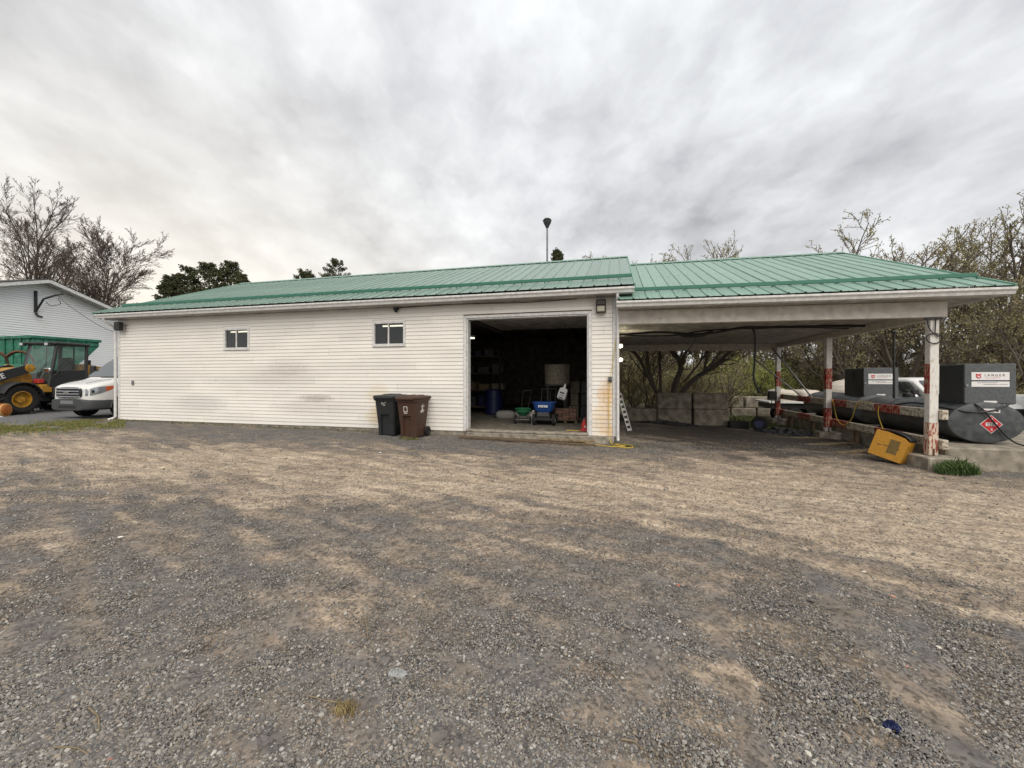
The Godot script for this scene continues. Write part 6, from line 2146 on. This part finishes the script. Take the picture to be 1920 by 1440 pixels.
func make_bin(label: String, at: Vector3, turn: float, m: Material, brown: bool) -> void:
	var t := thing("wheeled_bin", label, "bin", at, "wheeled bins against the wall", turn)
	var mb := MB.new()
	mb.loft_flat([bin_ring(0.225, 0.26, 0.03, 0.05), bin_ring(0.23, 0.27, 0.30, 0.05), bin_ring(0.245, 0.285, 0.44, 0.055), bin_ring(0.25, 0.295, 0.53, 0.05), bin_ring(0.252, 0.298, 0.56, 0.004), bin_ring(0.278, 0.335, 0.90, 0.002), bin_ring(0.283, 0.34, 0.94, 0.002)])
	put(mb, "body", m, t, false)
	mb = MB.new()
	mb.loft_flat([bin_ring(0.30, 0.36, 0.915, 0.001, 0.01), bin_ring(0.305, 0.365, 0.965, 0.001, 0.01), bin_ring(0.29, 0.35, 0.97, 0.001, 0.01)])
	put(mb, "rim", m, t, false)
	mb = MB.new()
	mb.loft_flat([bin_ring(0.31, 0.40, 0.975, 0.001, -0.01), bin_ring(0.318, 0.405, 1.01, 0.001, -0.01), bin_ring(0.29, 0.37, 1.045, 0.001, -0.01), bin_ring(0.16, 0.24, 1.06, 0.001, -0.03)])
	mb.bx(Vector3(0, 1.055, -0.08), Vector3(0.34, 0.035, 0.4), 0.015)
	mb.bx(Vector3(0, 0.985, 0.40), Vector3(0.5, 0.035, 0.07), 0.012)
	var lid := put(mb, "lid", m, t, false)
	if brown:
		for k in 2:
			pbox("lid_print", M.print, lid, Vector3(-0.2 + 0.28 * k, 1.0735, -0.12 + 0.06 * k), Vector3(-0.1 + 0.28 * k, 1.0755, -0.02 + 0.08 * k), 0, false)
	mb = MB.new()
	mb.tube([Vector3(-0.24, 0.96, -0.44), Vector3(0.24, 0.96, -0.44)], [0.016], 8)
	for s in [-1.0, 1.0]:
		mb.tube([Vector3(s * 0.22, 0.96, -0.44), Vector3(s * 0.22, 0.94, -0.33)], [0.016], 6)
	put(mb, "handle", m, t, false)
	for s in [-1.0, 1.0]:
		wheel(t, Vector3(s * 0.265, 0.125, -0.27), 0.125, 0.06, M.black, Vector3(s, 0, 0))
	pipe(t, "axle", M.steel, [Vector3(-0.27, 0.125, -0.27), Vector3(0.27, 0.125, -0.27)], 0.012, 6, false)
	if brown:
		var pr := Node3D.new()
		pr.name = "print"
		t.add_child(pr)
		var sl := Basis(Vector3.RIGHT, 0.11)
		for q in [[0.0, 0.79, 0.11, 0.016], [0.0, 0.665, 0.11, 0.016], [-0.047, 0.727, 0.016, 0.125], [0.047, 0.727, 0.016, 0.125], [0.0, 0.63, 0.09, 0.02]]:
			mb = MB.new()
			mb.box(Transform3D(sl, Vector3(q[0] - 0.03, q[1], 0.298 + (q[1] - 0.56) * 0.109 + 0.004)), Vector3(q[2], q[3], 0.003))
			put(mb, "mark", M.print, pr, false)
		var ss := Basis(Vector3(0, 0, 1), -0.076)
		for q in [[0.83, 0.0, 0.03, 0.03], [0.79, 0.0, 0.025, 0.16], [0.73, 0.01, 0.07, 0.05], [0.68, 0.0, 0.03, 0.17], [0.645, 0.02, 0.025, 0.15]]:
			mb = MB.new()
			mb.box(Transform3D(ss, Vector3(0.252 + (q[0] - 0.56) * 0.0765 + 0.004, q[0], q[1])), Vector3(0.003, q[2], q[3]))
			put(mb, "mark", M.print, pr, false)
	else:
		var pr := Node3D.new()
		pr.name = "print"
		t.add_child(pr)
		for q in [[-0.05, 0.86], [-0.01, 0.84], [0.035, 0.865], [-0.02, 0.80], [0.02, 0.80], [-0.06, 0.83]]:
			mb = MB.new()
			mb.box(Transform3D(Basis(Vector3.RIGHT, 0.11) * Basis(Vector3(0, 0, 1), q[0] * 20.0), Vector3(q[0] - 0.02, q[1], 0.298 + (q[1] - 0.56) * 0.109 + 0.004)), Vector3(0.028, 0.018, 0.003))
			put(mb, "mark", M.print, pr, false)

func make_bins() -> void:
	make_bin("charcoal wheeled bin with small white mark beside the brown one", on(-5.72, -9.62), 0.06, M.bin_black, false)
	make_bin("brown wheeled bin with printed marks and a black wheel", on(-5.02, -9.52), -0.05, M.bin_brown, true)

# ---------------------------------------------------------------- inside the garage
func make_garage_contents() -> void:
	var fy := 0.25
	# fluorescent fittings, lit
	var tubes := [[Vector3(-5.25, 2.95, -13.2), "lit fluorescent tube seen past the left door jamb"], [Vector3(-13.1, 3.27, -12.0), "lit fluorescent tube seen through the far small window"], [Vector3(-6.85, 3.29, -12.0), "lit fluorescent tube seen through the window near the door"]]
	for q in tubes:
		var t := thing("tube_lamp", q[1], "lamp", q[0], "fluorescent lamps in the garage")
		pbox("housing", M.trim, t, Vector3(-0.6, 0.03, -0.08), Vector3(0.6, 0.1, 0.08), 0.01, false)
		pipe(t, "hanger", M.black, [Vector3(-0.5, 0.1, 0), Vector3(-0.5, 3.53 - q[0].y, 0)], 0.005, 4, false)
		pipe(t, "hanger", M.black, [Vector3(0.5, 0.1, 0), Vector3(0.5, 3.53 - q[0].y, 0)], 0.005, 4, false)
		var mb := MB.new()
		mb.tube([Vector3(-0.58, 0.0, 0), Vector3(0.58, 0.0, 0)], [0.022], 10)
		put(mb, "tube", M.lamp_on, t, false)
		var al := AreaLight3D.new()
		al.name = "tube_glow"
		al.area_size = Vector2(1.15, 0.06)
		al.light_energy = 0.03
		al.light_color = Color(1.0, 0.97, 0.9)
		al.shadow_enabled = true
		t.add_child(al)
		al.position = Vector3(0, -0.03, 0)
		al.rotation.x = -PI / 2
	# storage shelves at the left
	var sh := thing("storage_shelf", "dark storage shelf loaded with boxes along the garage back", "shelf", Vector3(-5.55, fy, -15.2))
	for s in [-1.0, 1.0]:
		for z in [-0.3, 0.3]:
			pbox("upright", M.black, sh, Vector3(s * 1.3 - 0.03, 0, z - 0.03), Vector3(s * 1.3 + 0.03, 2.4, z + 0.03), 0.004, false)
	for k in 4:
		pbox("shelf_board", M.wood, sh, Vector3(-1.27, 0.2 + k * 0.65, -0.33), Vector3(1.27, 0.235 + k * 0.65, 0.33), 0.004, false)
	var tones := [M.cardboard, M.tank_buff, M.blue_dark, M.plastic_gray, M.plastic_gray]
	for k in 4:
		var x := -1.15
		while x < 1.0:
			var w := rng.randf_range(0.25, 0.5)
			var h := rng.randf_range(0.18, 0.45)
			var b := put_mesh(carton_mesh(w, h, 0.45), "carton", tones[rng.randi() % 5])
			b.position = Vector3(-5.55 + x + w / 2, fy + 0.236 + k * 0.65, -15.2 + rng.randf_range(-0.05, 0.05))
			b.rotation.y = rng.randf_range(-0.06, 0.06)
			tag(b, "carton on the " + ["bottom", "second", "third", "top"][k] + " board of the garage storage shelf", "carton", "cartons on the garage shelf")
			x += w + 0.12
	# blue drum and pale sacks
	var dr := thing("blue_drum", "dark blue plastic drum beside the garage shelf", "drum", Vector3(-4.35, fy, -14.4))
	var mb := MB.new()
	mb.lathe(Transform3D(), [Vector2(0.0, 0.0), Vector2(0.27, 0.0), Vector2(0.29, 0.04), Vector2(0.29, 0.28), Vector2(0.3, 0.3), Vector2(0.29, 0.33), Vector2(0.29, 0.6), Vector2(0.3, 0.62), Vector2(0.29, 0.65), Vector2(0.28, 0.88), Vector2(0.22, 0.93), Vector2(0.0, 0.93)], 28)
	put(mb, "shell", M.blue_dark, dr, false)
	for k in 2:
		sack("sack", ["pale sack slumped on the garage floor by the drum", "pale sack lying behind the green spreader"][k], Vector3(-3.6 + k * 0.6, fy, -13.3 - 0.2 * k), 0.33, 0.2, 0.24, M.cloth_shaded)
	# green push spreader
	spreader("small green push spreader on black wheels in the doorway", Vector3(-2.60, fy, -11.6), 0.24, 0.30, 0.2, M.green_plastic, 0.13)
	# blue ride-on spreader
	var bs := Vector3(-1.96, fy, -11.55)
	var rs := thing("powered_spreader", "blue-hoppered powered spreader with black wheels in the doorway", "spreader", bs)
	mb = MB.new()
	mb.loft([rr_ring(0.16, 0.16, 0.34), rr_ring(0.27, 0.24, 0.44), rr_ring(0.31, 0.28, 0.62), rr_ring(0.33, 0.30, 0.64), rr_ring(0.33, 0.30, 0.66), rr_ring(0.29, 0.26, 0.655)], true, true)
	put(mb, "hopper", M.blue, rs, false)
	pbox("hopper_label", M.sign_white, rs, Vector3(-0.13, 0.52, 0.283), Vector3(0.13, 0.575, 0.292), 0, false)
	for k in 4:
		pbox("label_print", M.navy, rs, Vector3(-0.1 + 0.055 * k, 0.53 + 0.01 * (k % 2), 0.2925), Vector3(-0.065 + 0.055 * k, 0.562, 0.294), 0, false)
	pbox("front_plate", M.plastic_gray, rs, Vector3(-0.17, 0.26, 0.24), Vector3(0.17, 0.38, 0.27), 0.01, false)
	pbox("frame", M.black, rs, Vector3(-0.2, 0.14, -0.5), Vector3(0.2, 0.33, 0.22), 0.01, false)
	for s in [-1.0, 1.0]:
		wheel(rs, Vector3(s * 0.28, 0.16, 0.1), 0.16, 0.09, M.galv, Vector3(s, 0, 0))
		wheel(rs, Vector3(s * 0.28, 0.14, -0.55), 0.14, 0.09, M.galv, Vector3(s, 0, 0))
		pipe(rs, "handle", M.black, [Vector3(s * 0.2, 0.3, -0.45), Vector3(s * 0.22, 1.0, -0.8)], 0.016, 6, false)
	pipe(rs, "axle", M.steel, [Vector3(-0.28, 0.16, 0.1), Vector3(0.28, 0.16, 0.1)], 0.018, 8, false)
	pipe(rs, "axle", M.steel, [Vector3(-0.28, 0.14, -0.55), Vector3(0.28, 0.14, -0.55)], 0.018, 8, false)
	pipe(rs, "handle_bar", M.black, [Vector3(-0.24, 1.0, -0.8), Vector3(0.24, 1.0, -0.8)], 0.018, 6, false)
	# white jug between the spreaders
	var jg := thing("white_jug", "white plastic jug standing between the two spreaders", "jug", Vector3(-2.30, fy, -11.65))
	mb = MB.new()
	mb.loft([rr_ring(0.09, 0.12, 0.0), rr_ring(0.1, 0.13, 0.03), rr_ring(0.1, 0.13, 0.26), rr_ring(0.06, 0.08, 0.34), rr_ring(0.035, 0.035, 0.37)], true, true)
	put(mb, "shell", M.cloth_shaded, jg, false)
	mb = MB.new()
	mb.lathe(Transform3D(Basis(), Vector3(0, 0.365, 0)), [Vector2(0.038, 0.0), Vector2(0.038, 0.04), Vector2(0.0, 0.045)], 12)
	put(mb, "cap", M.sign_white, jg, false)
	# big buff tank on a stand
	var bt := thing("round_tank", "big buff round tank raised on a dark stand", "tank", Vector3(-1.82, fy, -13.2))
	mb = MB.new()
	mb.lathe(Transform3D(Basis(), Vector3(0, 1.12, 0)), [Vector2(0.0, 0.0), Vector2(0.38, 0.0), Vector2(0.4, 0.03), Vector2(0.415, 0.6), Vector2(0.43, 0.62), Vector2(0.42, 0.65), Vector2(0.0, 0.66)], 36)
	put(mb, "shell", M.tank_buff, bt, false)
	for s in [[-1, -1], [1, -1], [1, 1], [-1, 1]]:
		pbox("leg", M.black, bt, Vector3(s[0] * 0.27 - 0.03, 0, s[1] * 0.27 - 0.03), Vector3(s[0] * 0.27 + 0.03, 1.08, s[1] * 0.27 + 0.03), 0.004, false)
	pbox("stand_top", M.black, bt, Vector3(-0.36, 1.08, -0.36), Vector3(0.36, 1.119, 0.36), 0.006, false)
	# white sack hung on a hook
	var sk := thing("hanging_sack", "white printed sack hanging above the blue spreader", "sack", Vector3(-1.52, 0.98, -11.75))
	var hk := Basis(Vector3(0, 0, 1), -0.3)
	mb = MB.new()
	var rings := []
	for q in [[0.0, 0.10, 0.04], [0.04, 0.13, 0.07], [0.2, 0.125, 0.075], [0.31, 0.115, 0.05], [0.34, 0.04, 0.03], [0.46, 0.02, 0.015]]:
		var ring := PackedVector3Array()
		for p in rr_ring(q[1], q[2], q[0]): ring.append(hk * p)
		rings.append(ring)
	mb.loft(rings, true, true)
	put(mb, "bag", M.cloth, sk, false)
	for q in [[0.19, 0.07, 0.022], [0.12, 0.05, 0.008], [0.05, 0.06, 0.012]]:
		mb = MB.new()
		mb.box(Transform3D(hk, hk * Vector3(-0.01, q[0], 0.079)), Vector3(q[1] * 2, q[2] * 2, 0.004))
		put(mb, "print", M.text_dark, sk, false)
	pipe(sk, "cord", M.black, [hk * Vector3(0, 0.45, 0), Vector3(0.14, 2.53, 0)], 0.004, 4, false)
	# stack of bricks on a pallet, one by one
	var pl := thing("pallet", "low wooden pallet carrying a stack of old bricks", "pallet", Vector3(-1.42, fy, -12.35))
	for k in 5:
		pbox("deck_board", M.wood, pl, Vector3(-0.36, 0.08, -0.36 + k * 0.155), Vector3(0.36, 0.1, -0.26 + k * 0.155), 0.003, false)
	for k in 3:
		pbox("runner", M.wood, pl, Vector3(-0.35 + k * 0.31, 0.0, -0.36), Vector3(-0.27 + k * 0.31, 0.079, 0.36), 0.003, false)
	var brick := MB.new()
	brick.bx(Vector3(0, 0.033, 0), Vector3(0.2, 0.064, 0.096), 0.006)
	var bme := brick.mesh()
	var bmats := [mat(0.16, 0.085, 0.06, 0.9), mat(0.20, 0.12, 0.085, 0.9), mat(0.12, 0.075, 0.06, 0.9)]
	for lay in 5:
		for i in 3:
			for j in 2:
				var b := put_mesh(bme, "brick", bmats[(lay + i * 2 + j) % 3])
				b.position = Vector3(-1.42 - 0.21 + i * 0.21 + rng.randf_range(-0.008, 0.008), fy + 0.101 + lay * 0.067, -12.35 + 0.12 + j * 0.11)
				b.rotation.y = rng.randf_range(-0.05, 0.05)
				tag(b, "old brick in " + ["the bottom", "the second", "the middle", "the fourth", "the top"][lay] + " layer of the stack on the pallet", "brick", "bricks on the pallet")
	# gas cylinders and the red jack by the right jamb
	for k in 2:
		var gc := thing("gas_cylinder", ["green gas cylinder standing behind the right door jamb", "rust-brown gas cylinder behind the green one"][k], "gas cylinder", Vector3(-0.55 - 0.14 * k, fy, -11.75 - 0.3 * k))
		mb = MB.new()
		mb.lathe(Transform3D(), [Vector2(0.0, 0.0), Vector2(0.105, 0.0), Vector2(0.11, 0.02), Vector2(0.11, 0.95), Vector2(0.09, 1.03), Vector2(0.04, 1.09), Vector2(0.04, 1.16), Vector2(0.0, 1.16)], 20)
		put(mb, "shell", M.green_plastic if k == 0 else M.rust, gc, false)
		pipe(gc, "valve", M.steel, [Vector3(-0.05, 1.2, 0), Vector3(0.05, 1.2, 0)], 0.02, 6, false)
		pipe(gc, "stem", M.steel, [Vector3(0, 1.15, 0), Vector3(0, 1.24, 0)], 0.018, 6, false)
	var jk := thing("bottle_jack", "small red bottle jack on the sill by the right jamb", "jack", Vector3(-0.76, 0.252, -10.42))
	mb = MB.new()
	mb.bx(Vector3(0, 0.02, 0), Vector3(0.2, 0.04, 0.16), 0.008)
	mb.bx(Vector3(0.075, 0.1, 0), Vector3(0.05, 0.14, 0.06), 0.008)
	mb.lathe(Transform3D(Basis(), Vector3(0, 0.04, 0)), [Vector2(0.065, 0.0), Vector2(0.065, 0.15), Vector2(0.045, 0.17), Vector2(0.04, 0.22), Vector2(0.0, 0.22)], 18)
	put(mb, "body", M.red, jk, false)
	pbox("label", M.sign_white, jk, Vector3(0.0, 0.09, 0.058), Vector3(0.035, 0.15, 0.062), 0, false)
	pipe(jk, "ram", M.steel, [Vector3(0, 0.25, 0), Vector3(0, 0.32, 0)], 0.016, 8, false)
	pipe(jk, "handle", M.red, [Vector3(0.03, 0.05, 0.03), Vector3(0.04, 0.36, 0.05)], 0.009, 6, false)
	var rp := thing("yellow_strap", "yellow strap end lying on the floor beside the red jack", "strap", Vector3(-1.0, 0.252, -10.4))
	pipe(rp, "strap", M.cord, curve([Vector3(-0.2, 0.01, 0.05), Vector3(-0.05, 0.012, 0.0), Vector3(0.06, 0.012, 0.04), Vector3(0.14, 0.012, -0.03)], 4), 0.01, 5, false)
	# clutter deeper in
	for k in 9:
		var w := rng.randf_range(0.25, 0.45)
		var h := rng.randf_range(0.2, 0.4)
		var b := put_mesh(carton_mesh(w, h, 0.35), "floor_carton", [M.cardboard, M.plastic_gray, M.tank_buff][k % 3])
		b.position = Vector3(-0.5 - 0.42 * (k % 3), fy + 0.41 * (k / 3), -13.9 - 0.03 * k)
		b.scale.y = 0.40 / h
		b.rotation.y = rng.randf_range(-0.1, 0.1)
		tag(b, "carton in the " + ["bottom", "middle", "top"][k / 3] + " row piled behind the gas cylinders", "carton", "cartons piled in the garage")
	# ceiling joists and posts
	for k in 4:
		var j := put_mesh(plank_mesh(9.6, 0.06, 0.2, 60 + k), "ceiling_joist", M.dark_wall)
		j.position = Vector3(-4.4 + k * 1.35, 3.425, -15.05)
		j.rotation.y = PI / 2
		tag(j, ["joist", "second joist", "third joist", "fourth joist"][k] + " counted from the storage shelf under the garage ceiling", "joist", "joists in the garage")

func carton_mesh(w: float, h: float, d: float) -> ArrayMesh:
	var mb := MB.new()
	mb.bx(Vector3(0, h / 2, 0), Vector3(w, h, d), 0.012)
	mb.bx(Vector3(0, h + 0.002, 0), Vector3(w * 0.12, 0.004, d * 0.98))
	return mb.mesh()

func sack(called: String, label: String, at: Vector3, rx: float, rz: float, h: float, m: Material) -> void:
	var mb := MB.new()
	mb.loft([rr_ring(rx * 0.85, rz * 0.85, 0.0), rr_ring(rx, rz, h * 0.3), rr_ring(rx * 0.96, rz * 0.96, h * 0.7), rr_ring(rx * 0.7, rz * 0.65, h * 0.95), rr_ring(rx * 0.3, rz * 0.3, h)], true, true)
	var o := put(mb, called, m)
	o.position = at
	o.rotation.y = 0.3
	tag(o, label, "sack")

func spreader(label: String, at: Vector3, r: float, y0: float, h: float, m: Material, wr: float) -> void:
	var t := thing("push_spreader", label, "spreader", at)
	var mb := MB.new()
	mb.lathe(Transform3D(Basis(), Vector3(0, y0 - 0.06, 0)), [Vector2(0.0, 0.0), Vector2(r * 0.4, 0.0), Vector2(r * 0.9, h * 0.6), Vector2(r, h), Vector2(r * 1.06, h + 0.01), Vector2(r * 0.98, h + 0.02), Vector2(r * 0.5, h * 0.5), Vector2(0.0, h * 0.45)], 28)
	put(mb, "hopper", m, t, false)
	for s in [-1.0, 1.0]:
		wheel(t, Vector3(s * (r * 0.95), wr, 0.0), wr, 0.06, M.galv, Vector3(s, 0, 0))
		pipe(t, "strut", M.black, [Vector3(s * r * 0.6, wr, 0), Vector3(s * r * 0.3, y0, 0)], 0.012, 6, false)
		pipe(t, "handle", M.black, [Vector3(s * 0.1, y0, -0.1), Vector3(s * 0.12, 0.95, -0.6)], 0.012, 6, false)
	pipe(t, "axle", M.steel, [Vector3(-r * 0.95, wr, 0), Vector3(r * 0.95, wr, 0)], 0.01, 6, false)
	pipe(t, "grip", M.black, [Vector3(-0.14, 0.95, -0.6), Vector3(0.14, 0.95, -0.6)], 0.016, 6, false)

# ---------------------------------------------------------------- small things in the yard
func make_small_things() -> void:
	# yellow extension cord down the pier and coiled on the gravel
	var ec := thing("extension_cord", "yellow extension cord hanging from the outlet box onto gravel", "cord", on(-0.15, -9.95))
	var z := WZ + 0.055
	pipe(ec, "cord", M.cord, curve([Vector3(0.035, 2.65, z), Vector3(-0.02, 2.2, z), Vector3(-0.11, 1.62, z + 0.02)], 4), 0.007, 5)
	var g0 := gy(0.0, -9.6) + 0.012
	pipe(ec, "cord", M.cord, curve([Vector3(-0.13, 1.5, z + 0.03), Vector3(-0.15, 1.0, z), Vector3(-0.14, 0.3, z + 0.01), Vector3(-0.10, 0.08, -9.86), Vector3(0.0, g0, -9.55), Vector3(0.2, g0, -9.4), Vector3(0.38, g0, -9.5), Vector3(0.3, g0 + 0.02, -9.72), Vector3(0.08, g0 + 0.02, -9.75), Vector3(0.0, g0 + 0.03, -9.6), Vector3(0.22, g0 + 0.03, -9.45)], 6), 0.010, 6)
	pipe(ec, "cord", M.cord, curve([Vector3(0.22, g0 + 0.03, -9.45), Vector3(-0.1, g0 + 0.012, -9.42), Vector3(-0.45, gy(-0.5, -9.6) + 0.03, -9.6), Vector3(-0.85, gy(-0.9, -9.75) + 0.05, -9.74)], 6), 0.010, 6)
	# boards lying along the door sill
	var bl := [[3.1, 0.16, 0.045, Vector3(-2.25, 0.0, -9.72), 0.035, "long weathered board lying against the concrete door sill"], [2.2, 0.12, 0.04, Vector3(-1.55, 0.0, -9.56), -0.03, "shorter weathered board lying in front of the long one"], [1.3, 0.1, 0.03, Vector3(-1.1, 0.07, -9.64), 0.06, "split strip of wood lying on top of the boards"]]
	for k in 3:
		var b: Array = bl[k]
		var o := put_mesh(plank_mesh(b[0], b[1], b[2], 80 + k), "weathered_board", M.wood if k != 2 else M.wood_pale)
		o.position = Vector3(b[3].x, gy(b[3].x, b[3].z) + 0.03 + b[3].y, b[3].z)
		o.rotation = Vector3(0.1, b[4], -0.018)
		tag(o, b[5], "board", "boards by the door sill")
	# yard light behind the roof
	var lq := px(1026, 700, 30.0)
	var top := px(1026, 416, 30.0).y
	var sl := thing("yard_light", "tall grey pole with a dark acorn lamp behind the roof", "lamp post", Vector3(lq.x, 0.0, lq.z))
	var mb := MB.new()
	mb.tube([Vector3(0, 0, 0), Vector3(0, 4, 0), Vector3(0, top - 0.4, 0)], [0.11, 0.09, 0.06], 10)
	put(mb, "pole", M.galv, sl, false)
	mb = MB.new()
	mb.lathe(Transform3D(Basis(), Vector3(0, top - 0.45, 0)), [Vector2(0.09, 0.0), Vector2(0.13, 0.06), Vector2(0.15, 0.12), Vector2(0.28, 0.38), Vector2(0.31, 0.5)], 20)
	put(mb, "lamp_globe", mat(0.05, 0.055, 0.06, 0.3), sl, false)
	mb = MB.new()
	mb.lathe(Transform3D(Basis(), Vector3(0, top + 0.052, 0)), [Vector2(0.33, 0.0), Vector2(0.33, 0.05), Vector2(0.24, 0.16), Vector2(0.1, 0.22), Vector2(0.0, 0.23)], 20)
	put(mb, "lamp_cap", M.black_soft, sl, false)
	# grass
	var spots := []
	for i in 17000:
		var x := rng.randf_range(-60.0, 235.0)
		var yy := lerpf(805.0, 792.0, clampf(x / 220.0, 0, 1)) + rng.randfn() * 4.5
		if yy < 786.0: continue
		var f := 1.4 * F / (yy - 708.0)
		var p := px(x, yy, f)
		if n_patch2.get_noise_2d(p.x * 0.7, p.z * 0.7) < -0.12: continue
		p.y = gy(p.x, p.z) - 0.004
		spots.append([p, rng.randf_range(0.025, 0.07)])
	blades("grass", spots, "patchy green and straw grass strip beside the asphalt", [Color(0.10, 0.15, 0.03), Color(0.13, 0.17, 0.04), Color(0.30, 0.22, 0.09), Color(0.17, 0.17, 0.05)])
	spots = []
	for i in 420:
		var a := rng.randf() * TAU
		var r := sqrt(rng.randf())
		var x := 6.25 + cos(a) * r * 0.32
		var zz := -9.5 + sin(a) * r * 0.15
		spots.append([Vector3(x, gy(x, zz) - 0.005, zz), rng.randf_range(0.10, 0.34) * (1.1 - r * 0.5)])
	blades("grass_tuft", spots, "dark green grass tuft at the foot of the near post", [Color(0.045, 0.085, 0.02), Color(0.06, 0.11, 0.025), Color(0.08, 0.12, 0.035)])
	spots = []
	for i in 1500:
		var w := rng.randf()
		var x := lerpf(-15.8, -6.5, rng.randf()) if w < 0.45 else (rng.randfn() * 0.12 - 4.9 if w < 0.7 else rng.randfn() * 0.16 + 0.2)
		var zz := (-9.95 + absf(rng.randfn()) * 0.12) if w < 0.45 else (-9.1 + rng.randfn() * 0.06 if w < 0.7 else -9.72 + rng.randfn() * 0.1)
		spots.append([Vector3(x, gy(x, zz) - 0.003, zz), rng.randf_range(0.02, 0.075)])
	blades("weeds", spots, "sparse weeds along the foot of the white wall", [Color(0.09, 0.10, 0.03), Color(0.18, 0.16, 0.07), Color(0.12, 0.12, 0.04)])
	# litter and dry sticks
	var st := [[[1165, 1390], [1205, 1410], "curved dry stalk lying on the near gravel"], [[580, 1308], [650, 1322], "bent dry twig lying on the gravel beside straw"], [[100, 1405], [165, 1418], "pale broken stick lying on the gravel near a red stone"], [[685, 1160], [690, 1200], "thin straight straw lying across the gravel"], [[1528, 1235], [1545, 1252], "short thin straw lying on fine gravel"], [[1600, 1315], [1612, 1345], "short pale straw standing out near the blue scrap"], [[165, 1330], [185, 1375], "forked dark twig lying on grey stones"]]
	for k in st.size():
		var s: Array = st[k]
		var a := ground_px(s[0][0], s[0][1])
		var b := ground_px(s[1][0], s[1][1])
		var mid := (a + b) / 2 + Vector3(0.01, 0.004, 0.012 * (1 if k % 2 else -1))
		var t := thing("dry_stick", s[2], "stick", a)
		pipe(t, "stem", M.wood_pale, curve([a + Vector3.UP * 0.009, mid + Vector3.UP * 0.009, b + Vector3.UP * 0.009], 4), 0.0035, 5)
		pipe(t, "side_twig", M.wood_pale, [mid + Vector3.UP * 0.009, mid + Vector3(0.025, 0.012, 0.02)], 0.002, 4)
	var pebbles := [[206, 1425, 0.016, Color(0.42, 0.17, 0.11), "reddish brick chip beside the pale broken stick"], [1272, 1098, 0.02, Color(0.40, 0.13, 0.08), "red brick chip on the edge of the tan dirt"], [1703, 1252, 0.018, Color(0.50, 0.27, 0.20), "pink stone chip lying on dark gravel"], [1412, 1412, 0.014, Color(0.40, 0.16, 0.11), "dull red pebble next to a pale lump"], [1516, 1415, 0.02, Color(0.55, 0.52, 0.45), "pale stone lump next to the dull red pebble"], [1620, 1073, 0.02, Color(0.65, 0.62, 0.56), "white pebble on the tan dirt edge"], [1760, 1215, 0.022, Color(0.60, 0.55, 0.46), "long pale stone chip on dark gravel"], [1675, 1120, 0.026, Color(0.45, 0.26, 0.18), "flat orange stone on the dirt edge"], [1055, 1215, 0.016, Color(0.5, 0.47, 0.42), "pale cube-like stone among grey gravel"], [713, 849, 0.04, Color(0.72, 0.72, 0.70), "white scrap on the gravel before the bins"], [226, 1008, 0.03, Color(0.66, 0.63, 0.58), "white stone on grey gravel patch"]]
	for k in pebbles.size():
		var q: Array = pebbles[k]
		var o := put_mesh(stone_mesh(200 + k), "stone_chip", mat(q[3].r, q[3].g, q[3].b, 0.85))
		o.position = ground_px(q[0], q[1]) + Vector3.UP * (q[2] * 0.22)
		o.scale = Vector3(q[2], q[2] * 0.55, q[2] * 0.8)
		o.rotation.y = k * 1.3
		tag(o, q[4], "stone")
	crumple("blue_scrap", "crumpled dark blue scrap lying on the near gravel", "scrap", ground_px(1672, 1366), 0.035, 0.02, 0.03, M.blue_dark, 95)
	crumple("clear_scrap", "crumpled pale plastic scrap lying on the gravel", "scrap", ground_px(745, 1266), 0.05, 0.03, 0.025, mat(0.32, 0.33, 0.33, 0.25), 96)
	# straw tuft
	var ts := []
	for i in 130:
		var p := ground_px(650 + rng.randfn() * 10.0, 1335 + rng.randfn() * 7.0)
		ts.append([p, rng.randf_range(0.015, 0.05)])
	blades("straw_tuft", ts, "small tuft of dry straw on the near gravel", [Color(0.30, 0.23, 0.11), Color(0.22, 0.17, 0.08)])

func ground_px(x: float, y: float) -> Vector3:
	var f := 1.6 * F / (y - 708.0)
	for i in 6:
		var p := px(x, y, f)
		f = (CAM_Y - gy(p.x, p.z)) * F / (y - 708.0)
	var q := px(x, y, f)
	q.y = gy(q.x, q.z)
	return q
